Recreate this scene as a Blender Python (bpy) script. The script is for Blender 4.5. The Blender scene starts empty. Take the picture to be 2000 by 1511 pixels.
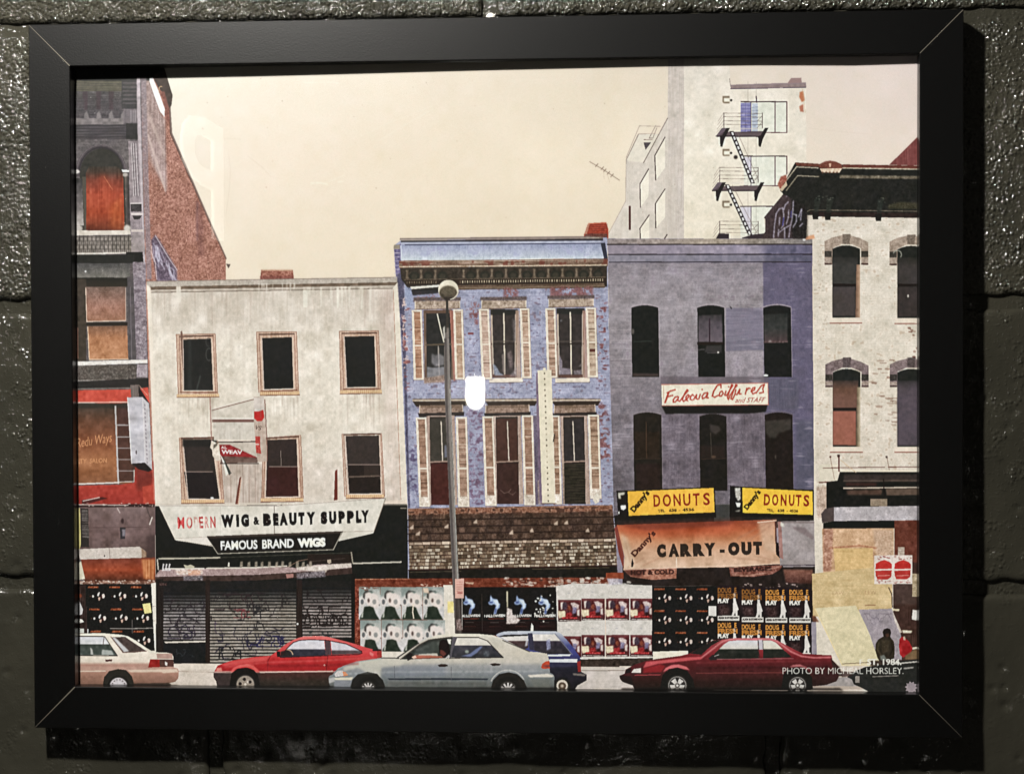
import bpy, math, random
import numpy as np
from mathutils import Matrix, Vector

random.seed(7)
rng = np.random.default_rng(7)
SC = bpy.context.scene
COL = SC.collection

# ------------------------------------------------------------------ camera, world, lamp, exposure
Z0 = 1.5                     # height of the picture's centre above the floor
FT = 0.022                   # depth of the frame
FW, FH, RW = 0.663, 0.5076, 0.0302   # frame width, height, rail width
CR = np.array([[0.99801041, -0.0034765, -0.06295348],
               [0.00233365, 0.99983131, -0.01821837],
               [0.0630062, 0.01803521, 0.99785016]])
CT = np.array([0.08953393, 0.01333008, 1.15938668])
CF = 3200.0                  # focal length for a 2000 unit wide picture


def b3(v):                   # picture axes (right, up, towards viewer) -> world
    return Vector((v[0], -v[2], v[1]))


cam_d = bpy.data.cameras.new('camera')
cam = bpy.data.objects.new('camera', cam_d)
COL.objects.link(cam)
cam_d.sensor_width = 36.0
cam_d.lens = CF / 2000 * 36.0
cam_d.clip_start, cam_d.clip_end = 0.01, 100
rot = Matrix([b3(CR[0]), b3(CR[1]), b3(CR[2])]).transposed().to_4x4()
cam.matrix_world = Matrix.Translation(Vector((CT[0], -CT[2] - FT, CT[1] + Z0))) @ rot
SC.camera = cam

world = bpy.data.worlds.new('World')
SC.world = world
world.use_nodes = True
bg = world.node_tree.nodes['Background']
bg.inputs[0].default_value = (1.0, 0.93, 0.8, 1)
bg.inputs[1].default_value = 0.04

LP = (-0.38, -0.80, Z0 + 0.78)       # the gallery lamp that lights the wall from above left
LAMP_W = 150.0
ld = bpy.data.lights.new('gallery_lamp', 'POINT')
ld.energy = LAMP_W
ld.color = (1.0, 0.965, 0.90)
ld.shadow_soft_size = 0.028
lo = bpy.data.objects.new('gallery_lamp', ld)
lo.location = LP
COL.objects.link(lo)

SC.view_settings.view_transform = 'Standard'
SC.view_settings.look = 'None'
SC.view_settings.exposure = 0.0
SC.view_settings.gamma = 1.0
SC.cycles.max_bounces = 8
SC.cycles.transparent_max_bounces = 12
SC.cycles.caustics_reflective = False
SC.cycles.caustics_refractive = False


# ------------------------------------------------------------------ helpers
def ray(px, py):
    """direction (picture axes) of the sight line of a point of the photograph (2000 wide)"""
    d = np.array([(px - 1000) / CF, -(py - 755.5) / CF, -1.0])
    return d @ CR


def onto(px, py, z):
    """where that sight line meets the plane z (picture axes)"""
    d = ray(px, py)
    s = (z - CT[2]) / d[2]
    return CT + d * s


def mat(name, col, rough=0.5, spec=0.5, **kw):
    m = bpy.data.materials.new(name)
    m.use_nodes = True
    b = m.node_tree.nodes['Principled BSDF']
    b.inputs['Base Color'].default_value = (*col, 1)
    b.inputs['Roughness'].default_value = rough
    b.inputs['Specular IOR Level'].default_value = spec
    for k, v in kw.items():
        b.inputs[k].default_value = v
    return m


def obj(name, verts, faces, m=None, parent=None, smooth=False):
    me = bpy.data.meshes.new(name)
    me.from_pydata([tuple(v) for v in verts], [], [tuple(f) for f in faces])
    if m is not None:
        me.materials.append(m)
    if smooth:
        me.polygons.foreach_set('use_smooth', [True] * len(me.polygons))
    me.update()
    o = bpy.data.objects.new(name, me)
    COL.objects.link(o)
    if parent:
        o.parent = parent
        o.matrix_parent_inverse = Matrix.Identity(4)
    return o


def tag(o, label=None, cat=None, kind=None, group=None):
    if label:
        o['label'] = label
    if cat:
        o['category'] = cat
    if kind:
        o['kind'] = kind
    if group:
        o['group'] = group
    return o


def empty(name, loc=(0, 0, 0)):
    o = bpy.data.objects.new(name, None)
    o.location = loc
    COL.objects.link(o)
    return o


def grid_noise(h, w, cell, seed, cellx=None):
    """smooth value noise, h x w samples, features of about cell samples"""
    r = np.random.default_rng(seed)
    cy, cx = cell, cellx or cell
    gy, gx = int(h / cy) + 3, int(w / cx) + 3
    g = r.standard_normal((gy, gx)).astype(np.float32)
    y = np.arange(h, dtype=np.float32) / cy
    x = np.arange(w, dtype=np.float32) / cx
    yi, xi = y.astype(int), x.astype(int)
    fy, fx = y - yi, x - xi
    fy = fy * fy * (3 - 2 * fy)
    fx = fx * fx * (3 - 2 * fx)
    a = g[yi][:, xi] * (1 - fx) + g[yi][:, xi + 1] * fx
    b = g[yi + 1][:, xi] * (1 - fx) + g[yi + 1][:, xi + 1] * fx
    return a * (1 - fy)[:, None] + b * fy[:, None]


# ------------------------------------------------------------------ the painted block wall
def wall_paint(lump, lo, hi, rough, fine=420):
    m = bpy.data.materials.new('glossy_grey_block_paint')
    m.use_nodes = True
    nt = m.node_tree
    N, L = nt.nodes, nt.links
    b = N['Principled BSDF']
    tc = N.new('ShaderNodeTexCoord')
    n1 = N.new('ShaderNodeTexNoise')
    n1.inputs['Scale'].default_value = 9
    n1.inputs['Detail'].default_value = 5
    L.new(tc.outputs['Object'], n1.inputs['Vector'])
    cr = N.new('ShaderNodeValToRGB')
    cr.color_ramp.elements[0].position = 0.3
    cr.color_ramp.elements[0].color = (0.0190, 0.0184, 0.0140, 1)
    cr.color_ramp.elements[1].position = 0.72
    cr.color_ramp.elements[1].color = (0.0290, 0.0272, 0.0200, 1)
    L.new(n1.outputs[0], cr.inputs[0])
    L.new(cr.outputs[0], b.inputs['Base Color'])
    n2 = N.new('ShaderNodeTexNoise')
    n2.inputs['Scale'].default_value = fine
    n2.inputs['Detail'].default_value = 3
    n2.inputs['Roughness'].default_value = 0.45
    L.new(tc.outputs['Object'], n2.inputs['Vector'])
    n3 = N.new('ShaderNodeTexNoise')
    n3.inputs['Scale'].default_value = 900
    n3.inputs['Detail'].default_value = 2
    L.new(tc.outputs['Object'], n3.inputs['Vector'])
    b1 = N.new('ShaderNodeBump')
    b1.inputs['Distance'].default_value = lump
    b1.inputs['Strength'].default_value = 0.6
    c2 = N.new('ShaderNodeMapRange')
    c2.interpolation_type = 'SMOOTHSTEP'
    c2.inputs['From Min'].default_value = lo
    c2.inputs['From Max'].default_value = hi
    L.new(n2.outputs[0], c2.inputs['Value'])
    # rounded blobs of paint over the grit of the block
    vo = N.new('ShaderNodeTexVoronoi')
    vo.feature = 'SMOOTH_F1'
    vo.inputs['Scale'].default_value = 340
    vo.inputs['Smoothness'].default_value = 0.35
    L.new(tc.outputs['Object'], vo.inputs['Vector'])
    dm = N.new('ShaderNodeMapRange')
    dm.interpolation_type = 'SMOOTHSTEP'
    dm.inputs['From Min'].default_value = 0.75
    dm.inputs['From Max'].default_value = 0.0
    L.new(vo.outputs['Distance'], dm.inputs['Value'])
    n4 = N.new('ShaderNodeTexNoise')
    n4.inputs['Scale'].default_value = 60
    n4.inputs['Detail'].default_value = 2
    L.new(tc.outputs['Object'], n4.inputs['Vector'])
    mk = N.new('ShaderNodeMapRange')
    mk.inputs['From Min'].default_value = lo
    mk.inputs['From Max'].default_value = lo + .12
    L.new(n4.outputs[0], mk.inputs['Value'])
    ml = N.new('ShaderNodeMath')
    ml.operation = 'MULTIPLY'
    L.new(dm.outputs[0], ml.inputs[0])
    L.new(mk.outputs[0], ml.inputs[1])
    ad = N.new('ShaderNodeMath')
    ad.operation = 'MULTIPLY_ADD'
    ad.inputs[1].default_value = .35
    L.new(c2.outputs[0], ad.inputs[0])
    L.new(ml.outputs[0], ad.inputs[2])
    L.new(ad.outputs[0], b1.inputs['Height'])
    b2 = N.new('ShaderNodeBump')
    b2.inputs['Distance'].default_value = 0.0005
    b2.inputs['Strength'].default_value = 0.22
    L.new(n3.outputs[0], b2.inputs['Height'])
    L.new(b1.outputs[0], b2.inputs['Normal'])
    L.new(b2.outputs[0], b.inputs['Normal'])
    b.inputs['Roughness'].default_value = rough
    b.inputs['Specular IOR Level'].default_value = 0.5
    return m


PAINT = wall_paint(.0012, .50, .82, .14)
FACES = [wall_paint(.0030, .36, .70, .09, 420), wall_paint(.0024, .42, .74, .09, 420), wall_paint(.0018, .53, .80, .10), wall_paint(.0006, .54, .80, .18)]
JL, JR = onto(30, 592, -FT), onto(1940, 581, -FT)
JY = (JL[1] + JR[1]) / 2 - .0030                 # height of the middle bed joint
BX = onto(953, 14, -FT)[0]               # the upright joint above the frame
BH, BW, JW = 0.2032, 0.4064, 0.0095

wall = tag(empty('block_wall', (0, 0, Z0)), 'dark grey glossy painted concrete block wall behind the frame', None, 'structure')


def relief(X, Y, seed_off=0.0):
    """height of the lumpy painted surface at wall points (metres)"""
    h = np.zeros_like(X)
    for k, (wl, am) in enumerate(((0.09, .0006), (0.034, .0002), (0.0125, .00009), (0.0062, .00010))):
        r = np.random.default_rng(50 + k)
        for _ in range(14):
            a = r.uniform(0, 2 * math.pi)
            f = 2 * math.pi / wl * r.uniform(.7, 1.4)
            h += am / 4.2 * np.sin(f * (X * math.cos(a) + Y * math.sin(a)) + r.uniform(0, 7))
    return h


def make_block(x0, x1, y0, y1, step, face, name='block'):
    hw = JW / 2
    ax, bx, ay, by = x0 + hw, x1 - hw, y0 + hw, y1 - hw
    nx, ny = max(8, int((bx - ax) / step)), max(6, int((by - ay) / step))
    ts = []
    for n, a, b_ in ((nx, ax, bx), (ny, ay, by)):
        t = np.linspace(0, 1, n)
        t = a + (b_ - a) * t
        e = np.array([0, .0008, .002, .0035])
        t = np.concatenate([a + e, t[(t > a + .005) & (t < b_ - .005)], b_ - e[::-1]])
        ts.append(t)
    X, Y = np.meshgrid(ts[0], ts[1])
    h = relief(X, Y)
    # chipped, rounded arrises
    jag = 0.0007 * np.sin(X * 310 + 3 * np.sin(Y * 90)) + 0.0006 * np.sin(Y * 270 + 2 * np.sin(X * 120))
    d = np.minimum(np.minimum(X - ax, bx - X), np.minimum(Y - ay, by - Y)) + jag * 0.8
    rr = 0.0040
    t = np.clip(d / rr, 0, 1)
    h = h - (1 - np.sqrt(np.clip(1 - (1 - t) ** 2, 0, 1))) * 0.0042
    # small pits
    r = np.random.default_rng(int(abs(x0 * 991 + y0 * 7717)) + 5)
    for _ in range(int(110 * (bx - ax) / .4)):
        px, py, s = r.uniform(ax, bx), r.uniform(ay, by), r.uniform(.0012, .003)
        ix = np.searchsorted(ts[0], (px - 3 * s, px + 3 * s))
        iy = np.searchsorted(ts[1], (py - 3 * s, py + 3 * s))
        sl = (slice(iy[0], iy[1]), slice(ix[0], ix[1]))
        h[sl] -= 0.0016 * np.exp(-((X[sl] - px) ** 2 + (Y[sl] - py) ** 2) / (s * s))
    ny, nx = X.shape
    V = np.stack([X.ravel(), -h.ravel(), Y.ravel()], 1)
    idx = np.arange(nx * ny).reshape(ny, nx)
    F = np.stack([idx[:-1, :-1].ravel(), idx[:-1, 1:].ravel(), idx[1:, 1:].ravel(), idx[1:, :-1].ravel()], 1)
    ring = np.concatenate([idx[0, :], idx[1:, -1], idx[-1, -2::-1], idx[-2:0:-1, 0]])
    back = V[ring].copy()
    back[:, 1] = 0.03
    n0 = len(V)
    V = np.concatenate([V, back])
    m_ = len(ring)
    k = np.arange(m_)
    F2 = np.stack([ring[(k + 1) % m_], ring[k], n0 + k, n0 + (k + 1) % m_], 1)
    me = bpy.data.meshes.new(name)
    F = np.concatenate([F, F2])
    me.vertices.add(len(V))
    me.vertices.foreach_set('co', V.astype(np.float32).ravel())
    me.loops.add(len(F) * 4)
    me.loops.foreach_set('vertex_index', F.astype(np.int32).ravel())
    me.polygons.add(len(F))
    me.polygons.foreach_set('loop_start', np.arange(0, len(F) * 4, 4, dtype=np.int32))
    me.polygons.foreach_set('use_smooth', np.ones(len(F), bool))
    me.update(calc_edges=True)
    me.materials.append(face)
    o = bpy.data.objects.new(name, me)
    COL.objects.link(o)
    o.parent = wall
    return o


for c in range(-4, 4):                   # courses; c = 0 is the one above the middle joint
    y0 = JY + c * BH
    off = 0.0 if c % 2 == 1 else BW / 2  # c = 1 is the course above the frame
    for k in range(-4, 4):
        x0 = BX + off + k * BW
        if x0 > 1.25 or x0 + BW < -1.25:
            continue
        seen = x0 < .40 and x0 + BW > -.40 and y0 < .31 and y0 + BH > -.31
        make_block(x0, x0 + BW, y0, y0 + BH, .0019 if seen else .012, FACES[min(3, max(0, 1 - c))])
# the mortar in the joints, tooled back from the face
mx, my = np.linspace(-1.6, 1.6, 420), np.linspace(JY - 4 * BH, JY + 4 * BH, 260)
X, Y = np.meshgrid(mx, my)
V = np.stack([X.ravel(), 0.0040 - relief(X, Y).ravel() * .8, Y.ravel()], 1)
idx = np.arange(X.size).reshape(X.shape)
F = np.stack([idx[:-1, :-1].ravel(), idx[:-1, 1:].ravel(), idx[1:, 1:].ravel(), idx[1:, :-1].ravel()], 1)
obj('mortar', V.tolist(), F.tolist(), PAINT, wall, True)

# ------------------------------------------------------------------ the frame
pic = tag(empty('framed_picture', (0, 0, Z0)),
          'black framed street photograph hanging on the dark block wall', 'picture')


def frame_mat():
    m = mat('satin_black_moulding', (0.0008, 0.0008, 0.0008), 0.30, 0.36)
    nt = m.node_tree
    b = nt.nodes['Principled BSDF']
    tc = nt.nodes.new('ShaderNodeTexCoord')
    n = nt.nodes.new('ShaderNodeTexNoise')
    n.inputs['Scale'].default_value = 900
    n.inputs['Detail'].default_value = 3
    nt.links.new(tc.outputs['Object'], n.inputs['Vector'])
    bu = nt.nodes.new('ShaderNodeBump')
    bu.inputs['Distance'].default_value = 0.00018
    bu.inputs['Strength'].default_value = 0.35
    nt.links.new(n.outputs[0], bu.inputs['Height'])
    nt.links.new(bu.outputs[0], b.inputs['Normal'])
    return m


BLACK = frame_mat()
BARE = mat('bare_fibreboard', (0.10, 0.09, 0.07), 0.7, 0.3)
CH = 0.0005                              # worn arris


def rail(p0, p1, inward):
    """mitred rail between outer corners p0, p1 (x, y); inward: unit vector to the opening"""
    p0, p1, iw = np.array(p0), np.array(p1), np.array(inward)
    al = (p1 - p0) / np.linalg.norm(p1 - p0)
    prof = [(0, 0), (0, FT - CH), (CH, FT), (RW - CH, FT), (RW, FT - CH), (RW, FT - .0098), (RW - .0, FT - .0125),
            (RW - .006, FT - .0125), (RW - .006, 0)]
    V, F = [], []
    g = 0.00012
    for q, s in ((p0, 1), (p1, -1)):
        for u, d in prof:
            xy = q + iw * u + al * s * (u + g)
            V.append((xy[0], -d, xy[1]))
    n = len(prof)
    for k in range(n):
        F.append((k, (k + 1) % n, n + (k + 1) % n, n + k))
    F.append(tuple(range(n))[::-1])
    F.append(tuple(range(n, 2 * n)))
    o = obj('frame_rail', V, F, BLACK, pic)
    return o


hx, hy = FW / 2, FH / 2
rail((-hx, hy), (hx, hy), (0, -1))
rail((hx, hy), (hx, -hy), (-1, 0))
rail((hx, -hy), (-hx, -hy), (0, 1))
rail((-hx, -hy), (-hx, hy), (1, 0))
for sx, sy, w0, w1 in ((-1, 1, .00012, .0003), (1, 1, .0002, .0002), (-1, -1, .0001, .0004), (1, -1, .00005, .0002)):
    a = np.array([sx * (hx - .0006), sy * (hy - .0006)])
    b = np.array([sx * (hx - RW + .0002), sy * (hy - RW + .0002)])
    nrm = np.array([sy, -sx]) / math.sqrt(2)
    V = []
    for q, w in ((a, w0), (b, w1)):
        for s in (-1, 1):
            for d in (FT - .001, FT + .00004):
                p = q + nrm * w * s
                V.append((p[0], -d, p[1]))
    obj('mitre_joint', V, [(1, 3, 7, 5), (0, 4, 6, 2), (0, 1, 5, 4), (2, 6, 7, 3), (0, 2, 3, 1), (4, 5, 7, 6)], BARE, pic)
obj('backing_board', [(x, y, z) for x in (-.326, .326) for y in (-.0015, -.004) for z in (-.248, .248)],
    [(0, 1, 3, 2), (4, 6, 7, 5), (0, 4, 5, 1), (2, 3, 7, 6), (0, 2, 6, 4), (1, 5, 7, 3)], BARE, pic)
# ------------------------------------------------------------------ the photographic print: painting engine
# The print is flat colour on paper. Its picture is painted here into an array, in the print's own plane.
PD = 0.0095                              # how far the print lies behind the face of the frame
PXM = 4000                               # samples per metre of print
PX0, PX1, PY0, PY1 = -0.306, 0.306, -0.230, 0.230
CWD, CHT = int((PX1 - PX0) * PXM), int((PY1 - PY0) * PXM)
_wx = np.linspace(PX0, PX1, CWD, dtype=np.float64)
_wy = np.linspace(PY1, PY0, CHT, dtype=np.float64)
WX, WY = np.meshgrid(_wx, _wy)


def to_drawing(wx, wy, z=-PD):
    """print plane (metres) -> the drawing's own units (0..2000, 0..1511)"""
    v = np.stack([wx - CT[0], wy - CT[1], np.full_like(wx, z - CT[2])], -1) @ CR.T
    return (1000 + CF * v[..., 0] / -v[..., 2]).astype(np.float32), (755.5 - CF * v[..., 1] / -v[..., 2]).astype(np.float32)


GX, GY = to_drawing(WX, WY)
IMG = np.zeros((CHT, CWD, 3), np.float32)
IDM = np.zeros((CHT, CWD), np.int16)
PARTS = ['sky']
T = {}
for k, (cy, cx, sd) in {'p': (1, 1, 1), 'a': (3, 3, 2), 'b': (8, 8, 3), 'c': (26, 26, 4), 'd': (90, 90, 5), 'v': (42, 3, 6),
                        'h': (3, 36, 7), 'w': (110, 8, 8), 'B': (5, 11, 9)}.items():
    T[k] = grid_noise(CHT, CWD, cy, sd, cx)


def crop(x0, y0, x1, y1, pad=0):
    w = onto(x0, y0, -PD), onto(x1, y0, -PD), onto(x1, y1, -PD), onto(x0, y1, -PD)
    xs, ys = [v[0] for v in w], [v[1] for v in w]
    a = max(0, int((min(xs) - PX0) * PXM) - 2 - pad)
    b = min(CWD, int((max(xs) - PX0) * PXM) + 3 + pad)
    c = max(0, int((PY1 - max(ys)) * PXM) - 2 - pad)
    d = min(CHT, int((PY1 - min(ys)) * PXM) + 3 + pad)
    return slice(c, max(c, d)), slice(a, max(a, b))


def inside(pts, X, Y):
    m = np.zeros(X.shape, bool)
    n = len(pts)
    for i in range(n):
        x1, y1 = pts[i]
        x2, y2 = pts[(i + 1) % n]
        if y1 == y2:
            continue
        m ^= ((y1 > Y) != (y2 > Y)) & (X < x1 + (Y - y1) * ((x2 - x1) / (y2 - y1)))
    return m


def blur(m, r):
    r = int(r)
    if r < 1:
        return m
    for _ in range(2):
        for ax in (0, 1):
            p = np.pad(m, [(r + 1, r) if a == ax else (0, 0) for a in range(m.ndim)], mode='edge')
            c = np.cumsum(p, axis=ax, dtype=np.float64)
            n = m.shape[ax]
            if ax == 0:
                m = ((c[2 * r + 1:2 * r + 1 + n] - c[:n]) / (2 * r + 1)).astype(np.float32)
            else:
                m = ((c[:, 2 * r + 1:2 * r + 1 + n] - c[:, :n]) / (2 * r + 1)).astype(np.float32)
    return m


def noise(spec, sl):
    t = 0
    for k, a in spec.items():
        t = t + T[k][sl] * a
    return t


def ramp(g, X, Y):
    """('y', y0, c0, y1, c1[, y2, c2 ...]) along x or y"""
    v = Y if g[0] == 'y' else X
    st = g[1:]
    ks = np.array(st[0::2], float)
    cs = np.array(st[1::2], float)
    return np.stack([np.interp(v, ks, cs[:, i]) for i in range(3)], -1).astype(np.float32)


def put(sl, m, col, a, n, part):
    X, Y = GX[sl], GY[sl]
    c = ramp(col, X, Y) if isinstance(col[0], str) else np.array(col, np.float32)[None, None]
    if n:
        c = c + noise(n, sl)[..., None]
    am = (m * a)[..., None].astype(np.float32)
    IMG[sl] = IMG[sl] * (1 - am) + c * am
    if part is not None:
        if isinstance(part, str):
            PARTS.append(part)
            part = len(PARTS) - 1
        IDM[sl][m > .5] = part
        return part


def P(pts, col, a=1.0, n=None, soft=0, part=None):
    xs, ys = [p[0] for p in pts], [p[1] for p in pts]
    sl = crop(min(xs), min(ys), max(xs), max(ys), soft * 2)
    if sl[0].stop <= sl[0].start or sl[1].stop <= sl[1].start:
        return
    m = inside(pts, GX[sl], GY[sl]).astype(np.float32)
    if soft:
        m = blur(m, soft)
    return put(sl, m, col, a, n, part)


def R(x0, y0, x1, y1, col, a=1.0, n=None, soft=0, part=None):
    return P([(x0, y0), (x1, y0), (x1, y1), (x0, y1)], col, a, n, soft, part)


def E(cx, cy, rx, ry, col, a=1.0, n=None, soft=0, part=None, rot=0, t0=0, t1=360, k=22):
    c, s = math.cos(math.radians(rot)), math.sin(math.radians(rot))
    pts = []
    for i in range(k + 1 if t1 - t0 < 360 else k):
        t = math.radians(t0 + (t1 - t0) * i / k)
        x, y = rx * math.cos(t), ry * math.sin(t)
        pts.append((cx + x * c - y * s, cy + x * s + y * c))
    return P(pts, col, a, n, soft, part)


def Ln(pts, w, col, a=1.0, n=None, soft=0, part=None):
    """a stroke of width w through the points"""
    for (x1, y1), (x2, y2) in zip(pts[:-1], pts[1:]):
        dx, dy = x2 - x1, y2 - y1
        l = math.hypot(dx, dy) or 1e-6
        ux, uy = dx / l, dy / l
        h = w / 2
        e = min(h, .6)
        q = [(x1 - ux * e - uy * h, y1 - uy * e + ux * h), (x2 + ux * e - uy * h, y2 + uy * e + ux * h),
             (x2 + ux * e + uy * h, y2 + uy * e - ux * h), (x1 - ux * e + uy * h, y1 - uy * e - ux * h)]
        P(q, col, a, n, soft, part)


def arc(cx, cy, rx, ry, t0, t1, w, col, a=1.0, soft=0):
    Ln([(cx + rx * math.cos(math.radians(t0 + (t1 - t0) * i / 14)), cy + ry * math.sin(math.radians(t0 + (t1 - t0) * i / 14)))
        for i in range(15)], w, col, a, None, soft)


def patch(pts, col, key, lo, hi, a=1.0, n=None, soft=4, sign=1):
    """colour showing through in ragged patches inside the outline"""
    xs, ys = [p[0] for p in pts], [p[1] for p in pts]
    sl = crop(min(xs), min(ys), max(xs), max(ys), soft * 2)
    m = blur(inside(pts, GX[sl], GY[sl]).astype(np.float32), soft)
    t = 0
    for k in key:
        t = t + T[k][sl] * sign
    t = t / math.sqrt(len(key))
    m = m * np.clip((t - lo) / (hi - lo), 0, 1)
    put(sl, m, col, a, n, None)


def bricks(pts, bw, bh, col, a=.3, tilt=0.0, vary=8, skew=0.0):
    """mortar lines and brick to brick variation"""
    xs, ys = [p[0] for p in pts], [p[1] for p in pts]
    sl = crop(min(xs), min(ys), max(xs), max(ys))
    X, Y = GX[sl], GY[sl]
    m = inside(pts, X, Y)
    v = (Y + X * tilt) / bh
    r = np.floor(v)
    u = (X + Y * skew) / bw + 0.5 * (r % 2)
    cidx = np.floor(u)
    ln = ((v - r) < .24) | ((u - cidx) < .24 * bh / bw)
    h = np.sin(r * 12.9898 + cidx * 78.233) * 43758.5453
    h = h - np.floor(h) - .5
    IMG[sl] += (m * h * vary * 2)[..., None]
    am = (m & ln).astype(np.float32)[..., None] * a
    IMG[sl] = IMG[sl] * (1 - am) + np.array(col, np.float32) * am


def streaks(x0, x1, y0, y1, col, k, w=2.0, a=.5, seed=1, up=False):
    r = random.Random(seed)
    for _ in range(k):
        x = r.uniform(x0, x1)
        l = (y1 - y0) * r.uniform(.25, 1)
        ww = w * r.uniform(.5, 1.4)
        ya, yb = (y1 - l, y1) if up else (y0, y0 + l)
        P([(x - ww / 2, ya), (x + ww / 2, ya), (x + ww / 4, yb), (x - ww / 4, yb)], col, a * r.uniform(.4, 1), None, 1)


def specks(x0, y0, x1, y1, col, k, s=2.0, a=.7, seed=1, asp=1.6):
    r = random.Random(seed)
    for _ in range(k):
        x, y = r.uniform(x0, x1), r.uniform(y0, y1)
        w, h = s * r.uniform(.5, 1.5) * asp, s * r.uniform(.5, 1.3)
        P([(x - w / 2, y - h / 3), (x, y - h / 2), (x + w / 2, y - h / 4), (x + w / 3, y + h / 2), (x - w / 3, y + h / 3)], col, a * r.uniform(.5, 1))


_glyphs = {}


def glyph_tris(s, bold, shear=0.0, sp=1.0):
    key = (s, bold, shear, sp)
    if key not in _glyphs:
        cu = bpy.data.curves.new('lettering', 'FONT')
        cu.body = s
        cu.offset = bold
        cu.shear = shear
        cu.space_character = sp
        cu.resolution_u = 3
        o = bpy.data.objects.new('lettering', cu)
        me = bpy.data.meshes.new_from_object(o)
        me.calc_loop_triangles()
        co = np.array([v.co[:2] for v in me.vertices])
        tr = np.array([t.vertices[:] for t in me.loop_triangles])
        bpy.data.objects.remove(o)
        bpy.data.curves.remove(cu)
        bpy.data.meshes.remove(me)
        _glyphs[key] = (co, tr)
    return _glyphs[key]


def text(s, xa, ya, xb, yb, cap, col, bold=0.0, shear=0.0, a=1.0, sp=1.0, n=None, lean=0.0, part=None, desc=None):
    """lettering whose baseline runs from (xa, ya) to (xb, yb), capitals cap high"""
    co, tr = glyph_tris(s, bold, shear, sp)
    x0, x1 = co[:, 0].min(), co[:, 0].max()
    ch = 0.7 + 2 * bold                       # height of a capital at size 1
    ux, uy = (xb - xa) / (x1 - x0), (yb - ya) / (x1 - x0)
    l = math.hypot(xb - xa, yb - ya)
    nx, ny = -(yb - ya) / l * -1, -(xb - xa) / l
    nx, ny = (yb - ya) / l, -(xb - xa) / l
    px = xa + (co[:, 0] - x0) * ux + (co[:, 1] + bold) / ch * cap * (nx + lean)
    py = ya + (co[:, 0] - x0) * uy + (co[:, 1] + bold) / ch * cap * ny
    sl = crop(px.min(), py.min(), px.max(), py.max())
    if sl[0].stop <= sl[0].start or sl[1].stop <= sl[1].start:
        return
    X, Y = GX[sl], GY[sl]
    oy, ox = sl[0].start, sl[1].start
    m = np.zeros(X.shape, bool)
    for t in tr:
        q = [(px[i], py[i]) for i in t]
        s2 = crop(min(p[0] for p in q), min(p[1] for p in q), max(p[0] for p in q), max(p[1] for p in q))
        w = (slice(max(0, s2[0].start - oy), max(0, s2[0].stop - oy)), slice(max(0, s2[1].start - ox), max(0, s2[1].stop - ox)))
        if X[w].size == 0:
            continue
        c = []
        for i in range(3):
            ax, ay = q[i]
            bx, by = q[(i + 1) % 3]
            c.append((bx - ax) * (Y[w] - ay) - (by - ay) * (X[w] - ax))
        m[w] |= ((c[0] >= 0) & (c[1] >= 0) & (c[2] >= 0)) | ((c[0] <= 0) & (c[1] <= 0) & (c[2] <= 0))
    return put(sl, m.astype(np.float32), col, a, n, part)
# ------------------------------------------------------------------ the picture itself (units: the drawing's own)
# sky
_gx = np.array([120, 500, 850, 1200, 1500, 1800], np.float32)
_gy = np.array([100, 300, 545, 1400], np.float32)
_c = np.array([[(255, 252, 236), (255, 245, 224), (250, 236, 214), (238, 224, 200), (236, 222, 205), (228, 212, 202)],
               [(255, 248, 230), (252, 236, 214), (245, 229, 203), (243, 228, 202), (238, 224, 202), (236, 220, 204)],
               [(250, 236, 214), (242, 227, 201), (237, 221, 193), (236, 220, 192), (236, 222, 200), (232, 218, 200)],
               [(205, 190, 172)] * 6], np.float32)
sl = (slice(0, CHT), slice(0, CWD))
for ch in range(3):
    rows = np.stack([np.interp(GX.ravel(), _gx, _c[j, :, ch]).reshape(GX.shape) for j in range(4)])
    o = rows[0]
    for j in range(3):
        t = np.clip((GY - _gy[j]) / (_gy[j + 1] - _gy[j]), 0, 1)
        o = o * (1 - t) + rows[j + 1] * t
    IMG[..., ch] = o
IMG += (T['d'] * 1.6 + T['c'] * .8)[..., None]

# --- tall white building at the back
TW = 'printed_tower'
t_ = P([(1223, 313), (1248, 262), (1288, 262), (1304, 231), (1306, 60), (1424, 60), (1426, 168), (1574, 164), (1577, 480), (1186, 480),
        (1190, 455), (1222, 393)], (214, 201, 188), 1, {'b': 1.5, 'v': 2}, 0, TW)
P([(1248, 262), (1288, 262), (1257, 318), (1223, 313)], (232, 220, 200), .8, None, 1)
P([(1305, 60), (1337, 60), (1337, 480), (1305, 480)], (203, 190, 180), 1, {'v': 4, 'b': 2})
P([(1299, 330), (1322, 300), (1322, 480), (1296, 480)], (205, 192, 180), .6, {'v': 3}, 3)
P([(1336, 60), (1424, 60), (1426, 168), (1574, 164), (1577, 480), (1336, 480)],
  ('y', 110, (234, 220, 205), 260, (238, 225, 205), 470, (232, 217, 192)), 1, {'c': 1.5, 'b': 1})
P([(1540, 164), (1574, 164), (1577, 480), (1545, 480)], (228, 214, 196), .5, None, 3)
Ln([(1188, 457), (1222, 393), (1223, 313), (1248, 262)], 1.0, (150, 135, 125), .7)
Ln([(1257, 318), (1304, 231)], 1.6, (120, 105, 100), .9)
Ln([(1223, 313), (1247, 262)], 1.2, (120, 105, 100), .9)
Ln([(1223, 308), (1249, 246), (1290, 247)], 1.0, (140, 125, 115), .8)
Ln([(1248, 262), (1280, 261)], 1.0, (150, 130, 120), .8)
Ln([(1281, 245), (1268, 270), (1275, 270), (1283, 250)], 1.0, (110, 90, 90), .8)
P([(1257, 278), (1272, 278), (1261, 293)], (75, 65, 75), .9)
Ln([(1258, 273), (1274, 273)], 1.2, (110, 80, 75))
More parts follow.
